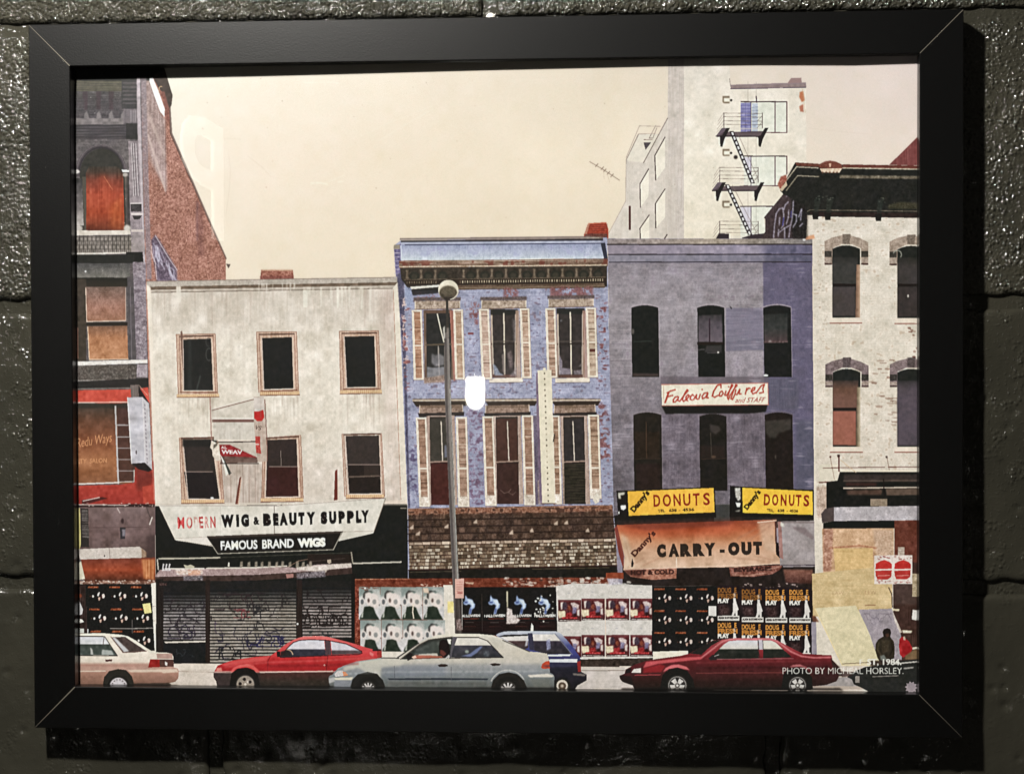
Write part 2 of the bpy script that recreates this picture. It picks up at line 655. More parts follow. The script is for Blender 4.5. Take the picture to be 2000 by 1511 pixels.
for q in ([(1279, 304), (1299, 268), (1299, 328), (1281, 352)], [(1250, 359), (1267, 330), (1267, 383), (1251, 405)],
          [(1280, 398), (1299, 369), (1299, 425), (1281, 445)], [(1250, 446), (1268, 420), (1268, 470), (1251, 470)]):
    P(q, (242, 229, 208))
    Ln([q[3], q[0], q[1]], 1.8, (72, 52, 55), .95)
Ln([(1298, 466), (1303, 458)], 2, (72, 52, 55))
R(1228, 402, 1232, 449, (88, 45, 45), .95)
# roof line and roof hut
P([(1427, 166), (1574, 161), (1575, 170), (1427, 174)], (146, 128, 128), 1, {'b': 3})
P([(1538, 163), (1545, 153), (1565, 152), (1566, 162)], (158, 130, 124))
Ln([(1427, 174), (1574, 171)], 1.2, (80, 62, 85))
Ln([(1425, 154), (1427, 170)], 1.2, (150, 138, 130))
P([(1562, 180), (1569, 178), (1572, 196), (1566, 200), (1561, 190)], (188, 105, 70), .85, None, 1)
P([(1561, 208), (1569, 203), (1570, 219), (1563, 218)], (170, 92, 70), .8, None, 1)
Ln([(1567, 173), (1573, 220)], 1, (205, 160, 120), .6)


def c_lamp(x, y):
    P([(x, y), (x + 14, y), (x + 14, y + 4), (x + 14, y + 14), (x + 2, y + 14), (x, y + 11)], (128, 112, 95), 1, None, 1)
    R(x + 3, y + 4, x + 14, y + 11, (246, 236, 212), 1, None, 1)
    E(x + 17, y + 8, 2.5, 2.5, (70, 60, 55))


for yy in (188, 291, 392):
    c_lamp(1411, yy)
# windows of the tower
for (x0, y0, x1, y1) in ((1447, 199, 1537, 259), (1453, 305, 1537, 363), (1446, 403, 1510, 470)):
    R(x0, y0, x1, y1, (226, 226, 208), 1, {'b': 2})
    Ln([(x0, y0), (x1, y0)], 2.2, (78, 52, 62))
    if y0 < 400:
        Ln([(x1, y0), (x1, y1), (x0, y1)], 1.6, (110, 72, 78))
        Ln([(1514, y0), (1514, y1)], 1.6, (118, 92, 98))
    Ln([(1467, y0), (1467, y1)], 1.8, (92, 72, 100))
R(1447, 201, 1466, 258, (140, 138, 182), 1, {'b': 10})
for k in range(8):
    Ln([(1447, 206 + k * 6.6), (1466, 206 + k * 6.6)], 1.2, (92, 90, 145), .7)
Ln([(1456, 201), (1456, 258)], 1.2, (95, 92, 150), .7)
R(1469, 202, 1480, 258, (170, 180, 200), .9, {'b': 6})
for k in range(7):
    Ln([(1469, 210 + k * 7), (1480, 209 + k * 7)], 1.2, (125, 130, 150), .7)
P([(1453, 307), (1466, 307), (1466, 350), (1455, 330)], (205, 198, 215), .9)
P([(1446, 405), (1466, 405), (1466, 455)], (205, 198, 215), .9)
for x in (1461, 1477):
    Ln([(x, 160), (x, 200)], .9, (150, 140, 130), .8)
    Ln([(x, 262), (x, 470)], .9, (140, 128, 125), .6)
Ln([(1477, 188), (1478, 200)], 2.2, (90, 70, 85))


def fire_stair(x0, y0, x1, y1):
    P([(x0 - 3.6, y0), (x0 + 4.8, y0), (x1 + 4.8, y1), (x1 - 3.6, y1)], (58, 50, 56))
    n = int((y1 - y0) / 8.6)
    for k in range(n):
        t = (k + .55) / n
        x, y = x0 + (x1 - x0) * t + .6, y0 + (y1 - y0) * t
        P([(x - 2.4, y - 3), (x + 1.2, y - 3.2), (x + 3, y + 2.4), (x - .6, y + 3)], (236, 228, 220))
    Ln([(x0 + 12, y0 + 2), (x1 + 12, y1 - 6)], .9, (130, 115, 110), .8)


def platform(x, y, full=True):
    P([(x + 12, y), (x + 86, y), (x + 86, y + 3), (x + 10, y + 4)], (225, 214, 200), .5)
    for k, yy in enumerate((-29, -22, -14, -7)):
        Ln([(x + 14, y + yy), (x + 90, y + yy + .8)], .9, (110, 95, 90), .75)
        Ln([(x + 14, y + yy), (x + 4 - k, y + yy + 16)], .9, (130, 115, 110), .6)
    for xx in (15, 90):
        Ln([(x + xx, y - 29), (x + xx, y)], 1.1, (95, 80, 80), .9)
    Ln([(x + 80, y), (x + 90, y - 12)], .9, (110, 95, 90), .8)
    Ln([(x + 80, y - 13), (x + 90, y - 24)], .9, (110, 95, 90), .8)
    if not full:
        return
    P([(x, y + 15), (x + 11, y), (x + 26, y), (x + 20, y + 15)], (112, 98, 108))
    P([(x + 14, y + 8), (x + 98, y + 6), (x + 94, y + 16), (x + 2, y + 17)], (92, 78, 84), .9)
    Ln([(x, y + 16), (x + 82, y + 16.5)], 2.6, (72, 58, 64))
    for xx in (22, 97):
        P([(x + xx - 10, y + 14), (x + xx - 2, y), (x + xx + 5, y), (x + xx - 6, y + 22), (x + xx - 10, y + 37), (x + xx - 14, y + 36),
           (x + xx - 15, y + 16)], (46, 40, 42))


platform(1399, 250)
platform(1391, 356)
platform(1391, 461, False)
P([(1398, 466), (1404, 456), (1424, 456), (1424, 466)], (60, 50, 55))
P([(1450, 464), (1470, 458), (1500, 455), (1500, 470), (1450, 470)], (66, 55, 62))
fire_stair(1428, 256, 1470, 358)
fire_stair(1419, 360, 1465, 459)
E(1437, 307, 4, 4, (60, 52, 50), 1, None, 1)
# aerial
Ln([(1152, 316), (1178, 331), (1210, 352)], 1.3, (122, 100, 82), .9)
for x, y in ((1165, 323), (1176, 329), (1181, 333), (1188, 338), (1195, 343)):
    Ln([(x - 2, y + 2.5), (x + 3, y - 3)], 1.4, (112, 88, 72), .9)
Ln([(1179, 333), (1180, 350)], .8, (190, 170, 150), .6)
Ln([(1186, 340), (1191, 356)], .8, (190, 170, 150), .6)
# red roof at the right
P([(1733, 326), (1796, 264), (1820, 264), (1820, 330)], (134, 78, 76), 1, {'v': 5, 'b': 3}, 0, 'printed_roof')

# --- old stone-fronted building, left
b1 = P([(100, 60), (300, 60), (318, 130), (336, 186), (334, 206), (330, 210), (333, 260), (368, 340), (395, 403), (441, 505), (441, 552),
        (288, 552), (302, 1000), (304, 1290), (100, 1290)], (168, 118, 104), 1, {'b': 6, 'a': 6, 'c': 3}, 0, 'printed_stone_building')
slb = crop(286, 200, 442, 550)
X, Y = GX[slb], GY[slb]
mm = inside([(288, 130), (318, 130), (330, 206), (333, 260), (368, 340), (395, 403), (441, 505), (441, 550), (288, 550)], X, Y)
u = np.sin((Y * .62 + X * .42) * 1.15 + T['a'][slb] * 1.6) * 5 + np.sin((Y * .5 - X * .9) * .8 + T['b'][slb] * 2) * 4
IMG[slb] += (mm * (u + T['p'][slb] * 6 + T['a'][slb] * 8))[..., None] * np.array([1, .85, .8], np.float32)
P([(268, 130), (290, 130), (314, 224), (322, 232), (326, 374), (288, 310)], (172, 152, 150), .85, {'v': 9, 'b': 5, 'a': 5}, 3)
P([(286, 262), (290, 262), (325, 372), (322, 376)], (206, 180, 172), .8, None, 1)
P([(288, 226), (292, 224), (322, 300), (322, 310)], (205, 180, 170), .6, None, 2)
P([(288, 280), (292, 300), (322, 380), (288, 330)], (160, 120, 108), .6, {'a': 8}, 3)
Ln([(322, 232), (324, 380)], 1.2, (125, 95, 92), .5)
for k in range(13):
    y = 140 + k * 15
    R(277, y, 284, y + 8, (190, 172, 178), .5, None, 1)
P([(284, 60), (300, 60), (318, 130), (336, 186), (334, 206), (329, 212), (322, 195), (316, 180), (308, 170), (298, 152), (288, 148)],
  (84, 68, 62), 1, {'b': 5})
P([(286, 60), (317, 60), (317, 134), (292, 150)], (38, 34, 32), .6, None, 2)
P([(288, 152), (296, 150), (308, 176), (321, 212), (321, 229), (312, 218), (300, 186)], (255, 252, 244))
P([(312, 178), (320, 178), (330, 212), (330, 240), (322, 232), (322, 210)], (142, 92, 82), .9, {'a': 6}, 1)
arc(313, 176, 4, 8, 150, 300, 1.6, (200, 165, 130), .7)
P([(330, 206), (332, 204), (336, 260), (371, 340), (398, 403), (443, 505), (441, 507), (395, 405), (366, 340), (331, 260)], (92, 68, 60), .8)
P([(384, 390), (396, 404), (398, 500), (388, 500)], (112, 74, 70), .5, {'b': 5}, 5)
P([(383, 395), (387, 395), (387, 470), (383, 470)], (128, 96, 100), .5, None, 2)
# graffiti on the side wall
P([(294, 470), (303, 458), (312, 470), (345, 525), (346, 552), (306, 552), (300, 510)], (98, 92, 116), .8, {'a': 10, 'b': 8}, 2)
rr = random.Random(4)
for k in range(15):
    x = rr.uniform(297, 335)
    y = 470 + max(0, (x - 300)) * 1.1 + rr.uniform(0, 22)
    pts = [(x, y)]
    for j in range(4):
        x += rr.uniform(-2, 6)
        y += rr.uniform(4, 13)
        pts.append((x, min(y, 548)))
    Ln(pts, rr.uniform(1, 2), (198, 192, 212), .75, None, 1)
Ln([(296, 480), (295, 492), (303, 512), (306, 545)], 1.6, (215, 190, 190), .8)
Ln([(303, 460), (330, 505), (346, 528)], 1.6, (215, 200, 205), .7)
P([(441, 515), (450, 516), (449, 519), (446, 524), (443, 518)], (80, 66, 58))
# stone front
FR = [(100, 60), (272, 60), (284, 545), (290, 760), (303, 1000), (303, 1290), (100, 1290)]
P(FR, ('y', 128, (96, 92, 90), 230, (98, 92, 96), 300, (110, 103, 104), 760, (100, 92, 92)), 1, {'b': 6, 'h': 5, 'a': 4})
R(100, 60, 290, 157, (56, 56, 55), 1, {'b': 3, 'h': 3})  # frame rail's shadow band painted into the top of the front
R(100, 157, 236, 178, (104, 99, 82), .9, {'h': 6, 'b': 3})
for k in range(20):
    y = 160 + k * 3.6
    Ln([(146, y), (266, y - 2)], 1.2, (66, 62, 64), .45)
R(236, 155, 266, 212, (68, 66, 68), .8, {'h': 5})
for k in range(6):
    R(238, 160 + k * 8, 266, 162.5 + k * 8, (165, 150, 155), .35, None, 1)
for k, x in enumerate((160, 186, 211)):
    R(x, 178, x + 10, 214, (80, 62, 70), .7, None, 1)
for k in range(4):
    x = 147 + k * 24
    P([(x, 178 + 14), (x + 17, 192), (x + 17, 230), (x + 3, 231)], (86, 80, 84), .7, {'h': 6, 'a': 5}, 1)
    P([(x + 17, 222), (x + 22, 216), (x + 27, 231), (x + 16, 232)], (150, 142, 142), .7, None, 1)
R(146, 231, 240, 243, (136, 128, 128), .85, {'b': 8})
R(240, 212, 268, 240, (125, 116, 120), .85, {'v': 10})
for x in (254, 258, 263):
    R(x, 215, x + 2, 238, (180, 170, 175), .6, None, 1)
R(146, 243, 248, 272, (84, 78, 82), .9, {'h': 8})
for k in range(5):
    Ln([(146, 246 + k * 5.5), (246, 245 + k * 5.5)], 1.4, (58, 54, 58), .7)
R(246, 241, 270, 272, (54, 52, 52), .95, {'b': 4})
P([(265, 150), (272, 150), (284, 545), (276, 545)], (205, 190, 196), .85, {'b': 6}, 1)
P([(273, 150), (284, 150), (296, 545), (286, 545)], (146, 132, 138), .8, {'a': 9}, 1)
# pilaster with flutes
P([(250, 275), (270, 275), (280, 500), (256, 500)], (158, 145, 150), .9, {'b': 6, 'a': 4})
for dx in (4, 8, 13):
    Ln([(252 + dx, 280), (257 + dx, 382)], 1.2, (225, 214, 216), .8)
    Ln([(253.5 + dx, 280), (258.5 + dx, 382)], 1.2, (96, 84, 90), .8)
R(254, 396, 276, 398, (222, 208, 205))
R(255, 398, 276, 413, (72, 66, 68), 1, {'a': 8})
R(256, 416, 278, 420, (220, 205, 202))
P([(258, 421), (277, 421), (272, 428), (262, 429)], (60, 54, 56))
R(256, 448, 280, 453, (215, 198, 190), .9)
# arched window
P([(147, 345)] + [(197 + 50 * math.cos(math.radians(a)), 338 + 56 * math.sin(math.radians(a))) for a in range(180, 361, 12)] + [(247, 345)],
  (88, 80, 84), 1, {'b': 4})
arc(197, 338, 43, 50, 185, 355, 3, (58, 52, 56), .8)
arc(197, 338, 48, 55, 185, 355, 2, (120, 110, 114), .7)
P([(155, 455), (155, 335)] + [(198 + 42 * math.cos(math.radians(a)), 338 + 48 * math.sin(math.radians(a))) for a in range(180, 361, 12)] +
  [(244, 335), (246, 455)], (62, 60, 54), 1, {'b': 3})
P([(167, 338), (173, 325), (230, 325), (240, 338), (243, 450), (168, 450)],
  ('y', 322, (62, 58, 50), 336, (84, 62, 50), 352, (136, 68, 50), 378, (176, 78, 52), 415, (174, 76, 44), 450, (118, 58, 36)), 1, {'b': 5, 'v': 5, 'c': 4})
P([(215, 400), (238, 385), (240, 448), (214, 448)], (205, 110, 50), .35, {'v': 8}, 7)
P([(190, 345), (205, 340), (225, 380), (205, 400)], (205, 92, 62), .4, {'v': 4}, 7)
Ln([(203, 345), (219, 370)], 1, (235, 150, 110), .6)
P([(160, 345), (168, 345), (168, 450), (164, 450)], (96, 88, 78), .9)
P([(146, 348), (160, 348), (163, 440), (147, 440)], ('y', 345, (62, 60, 60), 400, (128, 120, 120), 440, (200, 190, 184)), .9, {'b': 8})
P([(243, 345), (251, 345), (254, 448), (246, 448)], ('x', 243, (120, 110, 100), 250, (72, 66, 66)), .9, {'b': 4})
E(149, 335, 6, 4, (235, 226, 220), .9, None, 1)
P([(237, 331), (252, 332), (252, 336), (239, 336)], (245, 238, 230))
E(244, 341, 5, 4, (190, 180, 172), .9, None, 1)
E(152, 446, 9, 7, (210, 200, 192), .9, None, 2)
E(248, 446, 7, 7, (222, 212, 202), .9, None, 2)
P([(146, 450), (254, 450), (255, 458), (146, 460)], (226, 212, 198), 1, {'b': 10})
R(146, 461, 256, 494, (116, 108, 102), .95, {'b': 8})
for j in range(4):
    for k in range(14):
        R(148 + k * 8 + (j % 2) * 4, 464 + j * 8, 153 + k * 8 + (j % 2) * 4, 469 + j * 8, (178, 168, 160), .6, {'a': 14}, 1)
for k in range(15):
    Ln([(147 + k * 8, 460), (147 + k * 8, 492)], 1.3, (62, 56, 54), .7)
P([(146, 494), (248, 492), (248, 495), (146, 498)], (226, 214, 202), .9, {'a': 12})
P([(246, 492), (278, 492), (280, 512), (246, 510)], (36, 36, 32))
R(146, 497, 262, 514, (46, 46, 42), 1, {'b': 3})
P([(258, 455), (280, 455), (282, 492), (258, 492)], (160, 148, 148), .9, {'b': 6})
R(146, 514, 253, 542, ('y', 514, (86, 84, 84), 542, (128, 124, 118)), 1, {'b': 5, 'a': 4})
E(166.5, 530, 1.8, 1.8, (236, 236, 236))
R(146, 542, 250, 560, ('y', 542, (44, 42, 36), 560, (62, 54, 44)))
P([(259, 512), (284, 512), (287, 702), (264, 702)], (142, 130, 138), 1, {'a': 12, 'B': 12, 'b': 6})
P([(248, 540), (260, 540), (266, 702), (252, 702)], (92, 86, 88), .95, {'b': 4})
Ln([(254, 560), (257, 702)], 1.4, (130, 122, 128), .7)
# boarded windows, middle floor
R(147, 545, 168, 706, (78, 68, 58), 1, {'b': 4})
Ln([(147.5, 560), (148.5, 628)], 2, (206, 172, 158), .8)
P([(147, 636), (152, 640), (153, 700), (148, 700)], (150, 108, 92), .9)
P([(167, 560), (245, 560), (246, 626), (169, 628)], ('y', 560, (122, 100, 90), 600, (165, 120, 104), 628, (160, 116, 94)), 1, {'b': 5, 'a': 4, 'c': 4})
P([(171, 637), (248, 636), (250, 701), (174, 703)], ('y', 636, (132, 98, 78), 660, (182, 126, 92), 703, (190, 134, 98)), 1, {'b': 5, 'a': 4, 'c': 4})
Ln([(167, 562), (169, 628), (245, 626)], 1.6, (232, 200, 178), .9)
Ln([(245, 562), (245.5, 626)], 1.1, (205, 180, 165), .8)
Ln([(171, 638), (174, 702), (250, 701)], 1.8, (236, 196, 165), .9)
R(168, 629.5, 249, 636, (52, 44, 36))
P([(146, 706), (288, 702), (288, 709), (146, 714)], (238, 226, 218), 1, {'a': 10})
P([(146, 714), (266, 712), (266, 742), (146, 743)], (98, 90, 84), 1, {'a': 10, 'B': 8})
specks(148, 718, 262, 740, (150, 142, 135), 60, 3, .4, 3, 1)
P([(267, 712), (288, 712), (288, 737), (267, 736)], (162, 150, 156), 1, {'a': 10, 'b': 8})
R(150, 742, 252, 744, (190, 182, 175), .6, {'a': 20})
P([(146, 745), (290, 738), (290, 756), (146, 758)], (52, 48, 46), 1, {'h': 4})
Ln([(146, 760), (255, 757)], 1.3, (150, 135, 125), .8)
# salon storey
P([(146, 762), (262, 760), (289, 756), (292, 790), (146, 786)], (214, 86, 70), 1, {'b': 5, 'c': 5})
Ln([(147, 786), (250, 785)], 1.8, (240, 205, 190), .9)
P([(147, 788), (250, 787), (258, 944), (148, 944)],
  ('y', 788, (74, 66, 58), 820, (112, 76, 56), 860, (142, 88, 60), 900, (158, 104, 68), 942, (140, 92, 62)), 1, {'b': 4, 'c': 5})
P([(229, 790), (262, 790), (264, 940), (231, 940)], (86, 58, 50), .9, {'b': 3})
R(147, 788, 250, 797, (60, 56, 48), .8, None, 2)
for y in (830, 853, 875, 897, 919):
    Ln([(227, y), (262, y)], 2.4 if y == 830 else 1.5, (178, 172, 172), .85)
Ln([(225, 793), (231, 944)], 3.2, (182, 174, 172))
Ln([(262, 918), (262, 940), (230, 941)], 1.8, (212, 200, 190), .9)
Ln([(148, 945), (232, 942)], 2.6, (222, 206, 196))
text('Redu Ways', 150, 874, 220, 862, 18, (222, 152, 108), 0, .4, .85, 1, None)
text('LTY  SALON', 151, 905, 209, 903, 9, (216, 148, 104), .01, .1, .9)
P([(147, 948), (232, 946), (262, 942), (264, 906), (300, 900), (303, 986), (148, 988)],
  ('y', 900, (150, 58, 46), 950, (182, 68, 56), 986, (160, 56, 46)), 1, {'b': 5, 'c': 4})
P([(264, 910), (298, 925), (296, 945), (268, 960)], (106, 48, 40), .6, None, 4)
P([(278, 950), (302, 946), (303, 984), (280, 982)], (192, 78, 60), .8, {'b': 3})
P([(160, 976), (200, 970), (210, 973), (170, 984), (160, 986)], (84, 40, 36), .9)
Ln([(162, 978), (194, 971)], 1.8, (220, 196, 185), .9)
R(150, 984, 302, 990, (62, 40, 38), 1)
Ln([(150, 985), (250, 986)], 2.0, (196, 176, 168), .85)
specks(152, 982, 300, 989, (225, 205, 195), 26, 2.4, .7, 5)
# projecting box sign
P([(254, 752), (270, 751), (271, 776), (256, 777)], (122, 110, 106), 1, {'v': 6})
P([(270, 753), (292, 788), (292, 800), (278, 776), (271, 776)], (44, 34, 34))
Ln([(271, 752), (288, 772)], 1.1, (205, 170, 155), .8)
P([(248, 776), (278, 775), (283, 903), (256, 905)], (190, 186, 194), 1, {'b': 7, 'c': 5}, 0, 'printed_box_sign')
P([(278, 775), (291, 788), (297, 917), (283, 903)], (196, 190, 194), 1, {'b': 7}, 0, len(PARTS) - 1)
Ln([(249, 776), (257, 905)], 1.6, (238, 228, 222), .9)
Ln([(278, 775), (283, 903)], 1.2, (222, 214, 218), .8)
text('CO', 257, 800, 263, 800, 6, (150, 145, 158), 0, 0, .8)
for k in range(15):
    P([(281 + k * .35, 788 + k * 8), (284 + k * .35, 790 + k * 8), (283.5 + k * .35, 794 + k * 8), (281 + k * .35, 792 + k * 8)], (120, 110, 118), .55)
P([(256, 905), (283, 903), (297, 917), (290, 921), (270, 916)], (46, 38, 36))
E(266, 883, 1.5, 4, (95, 85, 88), .9)
# metal-covered shop front below
P([(150, 990), (304, 990), (306, 1090), (150, 1092)], ('y', 990, (124, 104, 102), 1040, (118, 96, 94), 1086, (100, 82, 78)), 1, {'b': 4, 'c': 5})
P([(149, 990), (156, 992), (158, 1062), (152, 1085), (149, 1085)], (200, 184, 116), 1, {'v': 8})
P([(157, 992), (172, 993), (174, 1068), (158, 1068)], (58, 52, 48))
P([(159, 994), (171, 996), (174, 1050), (160, 1048)], (108, 100, 98), .7, {'h': 22, 'a': 10})
Ln([(174, 1030), (290, 1029)], 1, (88, 68, 66), .7)
E(239, 1017, 3, 5, (64, 46, 46), .9, None, 1)
P([(234, 1029), (245, 1030), (244, 1052), (235, 1052)], (60, 56, 58))
P([(238, 1033), (245, 1033), (244, 1047), (239, 1047)], (128, 122, 128), 1, None, 1)
Ln([(229, 992), (234, 1001)], 2.2, (182, 166, 162), .9)
Ln([(286, 990), (292, 1008), (298, 1012)], 1.8, (92, 78, 78), .9)
Ln([(297, 1010), (292, 1024)], 2.4, (218, 206, 196), .9)
P([(285, 1050), (305, 1040), (306, 1092), (286, 1092)], (80, 62, 60), .8, None, 4)
P([(151, 1072), (272, 1067), (284, 1076), (285, 1086), (276, 1090), (156, 1092)], (202, 188, 178), 1, {'a': 5, 'b': 4}, 0)
Ln([(213, 1070), (215, 1091)], 1.2, (140, 125, 118), .8)
P([(276, 1070), (286, 1078), (286, 1088), (277, 1090)], (150, 118, 96), .8, {'a': 10}, 1)
E(204, 1085, 1.2, 1.8, (60, 50, 48))
P([(158, 1092), (305, 1088), (304, 1137), (164, 1137)],
  ('y', 1090, (128, 66, 50), 1112, (160, 74, 44), 1128, (112, 56, 34), 1137, (74, 44, 32)), 1, {'b': 6, 'c': 5})
P([(276, 1092), (303, 1092), (302, 1132), (280, 1130)], (192, 122, 76), .85, {'v': 16, 'b': 8}, 2)
P([(149, 1103), (158, 1095), (166, 1130), (150, 1132)], (206, 196, 172), 1, {'b': 6})
P([(150, 1134), (302, 1134), (302, 1140), (150, 1141)], (150, 110, 92), .8, {'a': 26, 'B': 20})
specks(155, 1133, 300, 1141, (238, 226, 214), 36, 2.6, .8, 9)
R(150, 1140, 306, 1292, (40, 37, 34), 1, {'b': 2})
R(151, 1142, 172, 1292, (62, 46, 42), 1, {'v': 8, 'b': 4})
E(156, 1163, 4, 4, (142, 72, 44), .8, None, 1)
P([(150, 1172), (154, 1171), (162, 1190), (160, 1199), (150, 1203)], (206, 200, 200))
P([(150, 1207), (160, 1209), (164, 1214), (150, 1218)], (232, 224, 214))
R(150, 1227, 164, 1236, (196, 198, 190))
R(170.5, 1211, 173, 1237, (228, 220, 210))


def star_poster(x, y, a=1.0):
    """black handbill: small orange heading, scattered white shapes"""
    R(x - 4, y - 4, x + 39, y + 39, (34, 33, 31), 1, {'a': 2}, 0, 'printed_handbill')
    text('. .........', x, y + 2.4, x + 21, y + 2.4, 6, (150, 78, 44), .08, 0, a)
    R(x + 1, y - 1.2, x + 21, y + 1.8, (172, 92, 56), .75 * a, {'a': 30})
    E(x + 10.5, y + 18.5, 1.9, 2.4, (226, 206, 196), a)
    E(x + 5, y + 18.5, 1, 1, (110, 70, 55), a)
    P([(x + 20, y + 12), (x + 23, y + 10), (x + 24, y + 11), (x + 21, y + 19), (x + 18.5, y + 17)], (222, 206, 200), a)
    P([(x + 20, y + 21), (x + 25, y + 20), (x + 24, y + 26), (x + 21.5, y + 27)], (196, 160, 144), a)
    E(x + 30.5, y + 18, 3, 4.4, (216, 196, 186), a, {'a': 12})
    E(x + 27, y + 20, 1.6, 3.6, (96, 40, 30), .7 * a)


for j in range(3):
    for k in range(3):
        star_poster(171 + k * 42 + j * 2.5, 1145.5 + j * 43.3)
Ln([(215, 1227), (258, 1227), (299, 1226)], 1.5, (172, 164, 158), .9)
Ln([(258, 1210), (258, 1236)], 1.2, (120, 112, 108), .8)
P([(278, 1179), (293, 1177), (296, 1196), (282, 1198)], (240, 220, 140), 1, {'a': 4})
P([(295, 1139), (303, 1137), (307, 1185), (308, 1212), (312, 1250), (316, 1274), (302, 1274), (298, 1200)], (230, 220, 206), 1, {'b': 4}, 0, 'printed_post')
Ln([(298, 1184), (306, 1183)], 1, (150, 135, 125))
Ln([(300, 1212), (308, 1211)], 1, (150, 135, 125))
P([(311, 1243), (314, 1243), (315, 1268), (312, 1268)], (58, 50, 46))
R(150, 1284, 302, 1292, (40, 34, 30))
# --- beige rendered building with the wig shop
b2 = P([(286, 549), (778, 541), (780, 560), (797, 988), (797, 1300), (304, 1300), (303, 986), (294, 700)],
       ('y', 545, (216, 202, 186), 600, (228, 214, 197), 800, (228, 214, 196), 980, (220, 206, 190)), 1,
       {'c': 6, 'b': 3, 'd': 5, 'a': 1.5, 'v': 1.5}, 0, 'printed_beige_building')
P([(510, 527), (572, 527), (574, 545), (508, 546)], (160, 104, 88), 1, {'a': 14, 'B': 12}, 0, 'printed_chimney')
P([(511, 526), (571, 526), (571, 529), (511, 529)], (215, 178, 150), .7, None, 1)
P([(508, 539), (573, 539), (574, 545), (508, 546)], (126, 72, 66), .6, {'a': 8}, 1)
P([(288, 562), (778, 555), (780, 640), (290, 650)], (182, 168, 156), .3, {'v': 6, 'c': 6}, 14)
P([(740, 560), (772, 560), (785, 985), (755, 985)], (188, 158, 150), .35, {'v': 8, 'c': 10}, 14)
P([(560, 900), (665, 900), (670, 975), (560, 980)], (196, 176, 165), .3, {'b': 4}, 12)
P([(425, 905), (515, 905), (515, 982), (432, 982)], (184, 166, 154), .9, {'v': 8, 'c': 6, 'b': 4}, 2)
streaks(300, 765, 640, 980, (196, 180, 164), 50, 7, .16, 36)
P([(286, 549), (778, 541), (779, 551), (286, 560)], (182, 170, 158), 1, {'a': 5, 'b': 4})
Ln([(286, 549.5), (778, 541.5)], 1.5, (132, 116, 106), .8)
P([(286, 560), (778, 551), (778, 561), (288, 568)], (112, 94, 78), 1, {'b': 8, 'h': 6})
P([(290, 566), (773, 557), (773, 562), (292, 571)], (190, 176, 162), 1, {'b': 8})
Ln([(294, 571), (773, 563)], 1.4, (98, 82, 70), .9)
R(344, 559, 353, 590, (226, 214, 198), .9, None, 1)
streaks(460, 580, 553, 572, (225, 214, 202), 14, 3, .7, 2)
streaks(560, 730, 560, 605, (236, 226, 208), 15, 4, .7, 3)
streaks(300, 760, 566, 640, (176, 158, 146), 36, 4, .35, 4)
R(592, 566, 600, 600, (236, 226, 208), .9, None, 1)
R(658, 564, 662, 598, (236, 226, 208), .8, None, 1)
P([(286, 556), (294, 562), (312, 985), (303, 985), (296, 800)], ('x', 286, (246, 228, 208), 312, (228, 214, 196)), 1, None, 1)
Ln([(287, 600), (296, 880), (301, 980)], 1.6, (215, 150, 130), .5)
P([(767, 563), (778, 549), (797, 985), (783, 988)], (228, 214, 194), 1, {'b': 3})
Ln([(768, 565), (783, 975)], 1.2, (176, 128, 112), .8)
P([(752, 978), (797, 976), (797, 986), (752, 990)], (228, 204, 186), .8, {'b': 4}, 1)


def bare_window(o, f, sill, sash=None, up=(38, 38, 36), low=(38, 38, 36), fc=(196, 158, 136)):
    """o: opening corners, f: frame corners, sill: x0,x1,y0,y1"""
    P(f, fc, .85, {'v': 14, 'a': 8}, 1)
    Ln([f[3], f[0], f[1], f[2]], 1.3, (150, 104, 86), .85)
    Ln([((f[0][0] + o[0][0]) / 2, (f[0][1] + o[0][1]) / 2), ((f[3][0] + o[3][0]) / 2, (f[3][1] + o[3][1]) / 2)], 1.6, (138, 98, 84), .7)
    Ln([((f[1][0] + o[1][0]) / 2, (f[1][1] + o[1][1]) / 2), ((f[2][0] + o[2][0]) / 2, (f[2][1] + o[2][1]) / 2)], 1.6, (156, 112, 98), .7)
    Ln([((f[0][0] + o[0][0]) / 2, (f[0][1] + o[0][1]) / 2 - 1), ((f[1][0] + o[1][0]) / 2, (f[1][1] + o[1][1]) / 2 - 1)], 3, (84, 54, 44), .8)
    P(o, up, 1, {'b': 1.5})
    if sash:
        xs = [p[0] for p in o]
        P([(o[0][0] + 2, sash), (o[1][0] + 2, sash), o[2], o[3]], low, 1, {'b': 1.5})
        Ln([(o[0][0] + 5, sash), (o[1][0] + 1, sash)], 2.4, (140, 122, 114), .9)
    Ln([o[0], o[3]], 2.2, (206, 186, 174), .85)
    Ln([o[1], o[2]], 2.4, (226, 198, 178), .85)
    Ln([(o[3][0], o[3][1] + 1), (o[2][0], o[2][1] + 1)], 1.6, (232, 210, 196), .85)
    Ln([(o[3][0] - 6, o[3][1] + 4), (o[2][0] + 6, o[2][1] + 4)], 2.6, (128, 74, 54), .9)
    x0, x1, y0, y1 = sill
    P([(x0, y0), (x1, y0 - 1), (x1, y1 - 1), (x0, y1)], (226, 184, 142), 1, {'a': 4})
    for k in range(int((x1 - x0) / 4)):
        Ln([(x0 + 4 * k, y0), (x0 + 4 * k, y1)], 1, (176, 120, 90), .5)
    Ln([(x0, y1), (x1, y1 - 1)], 1.6, (112, 62, 46), .9)
    streaks(x0, x1, y1 + 1, y1 + 24, (140, 122, 110), 6, 3, .4, int(x0))


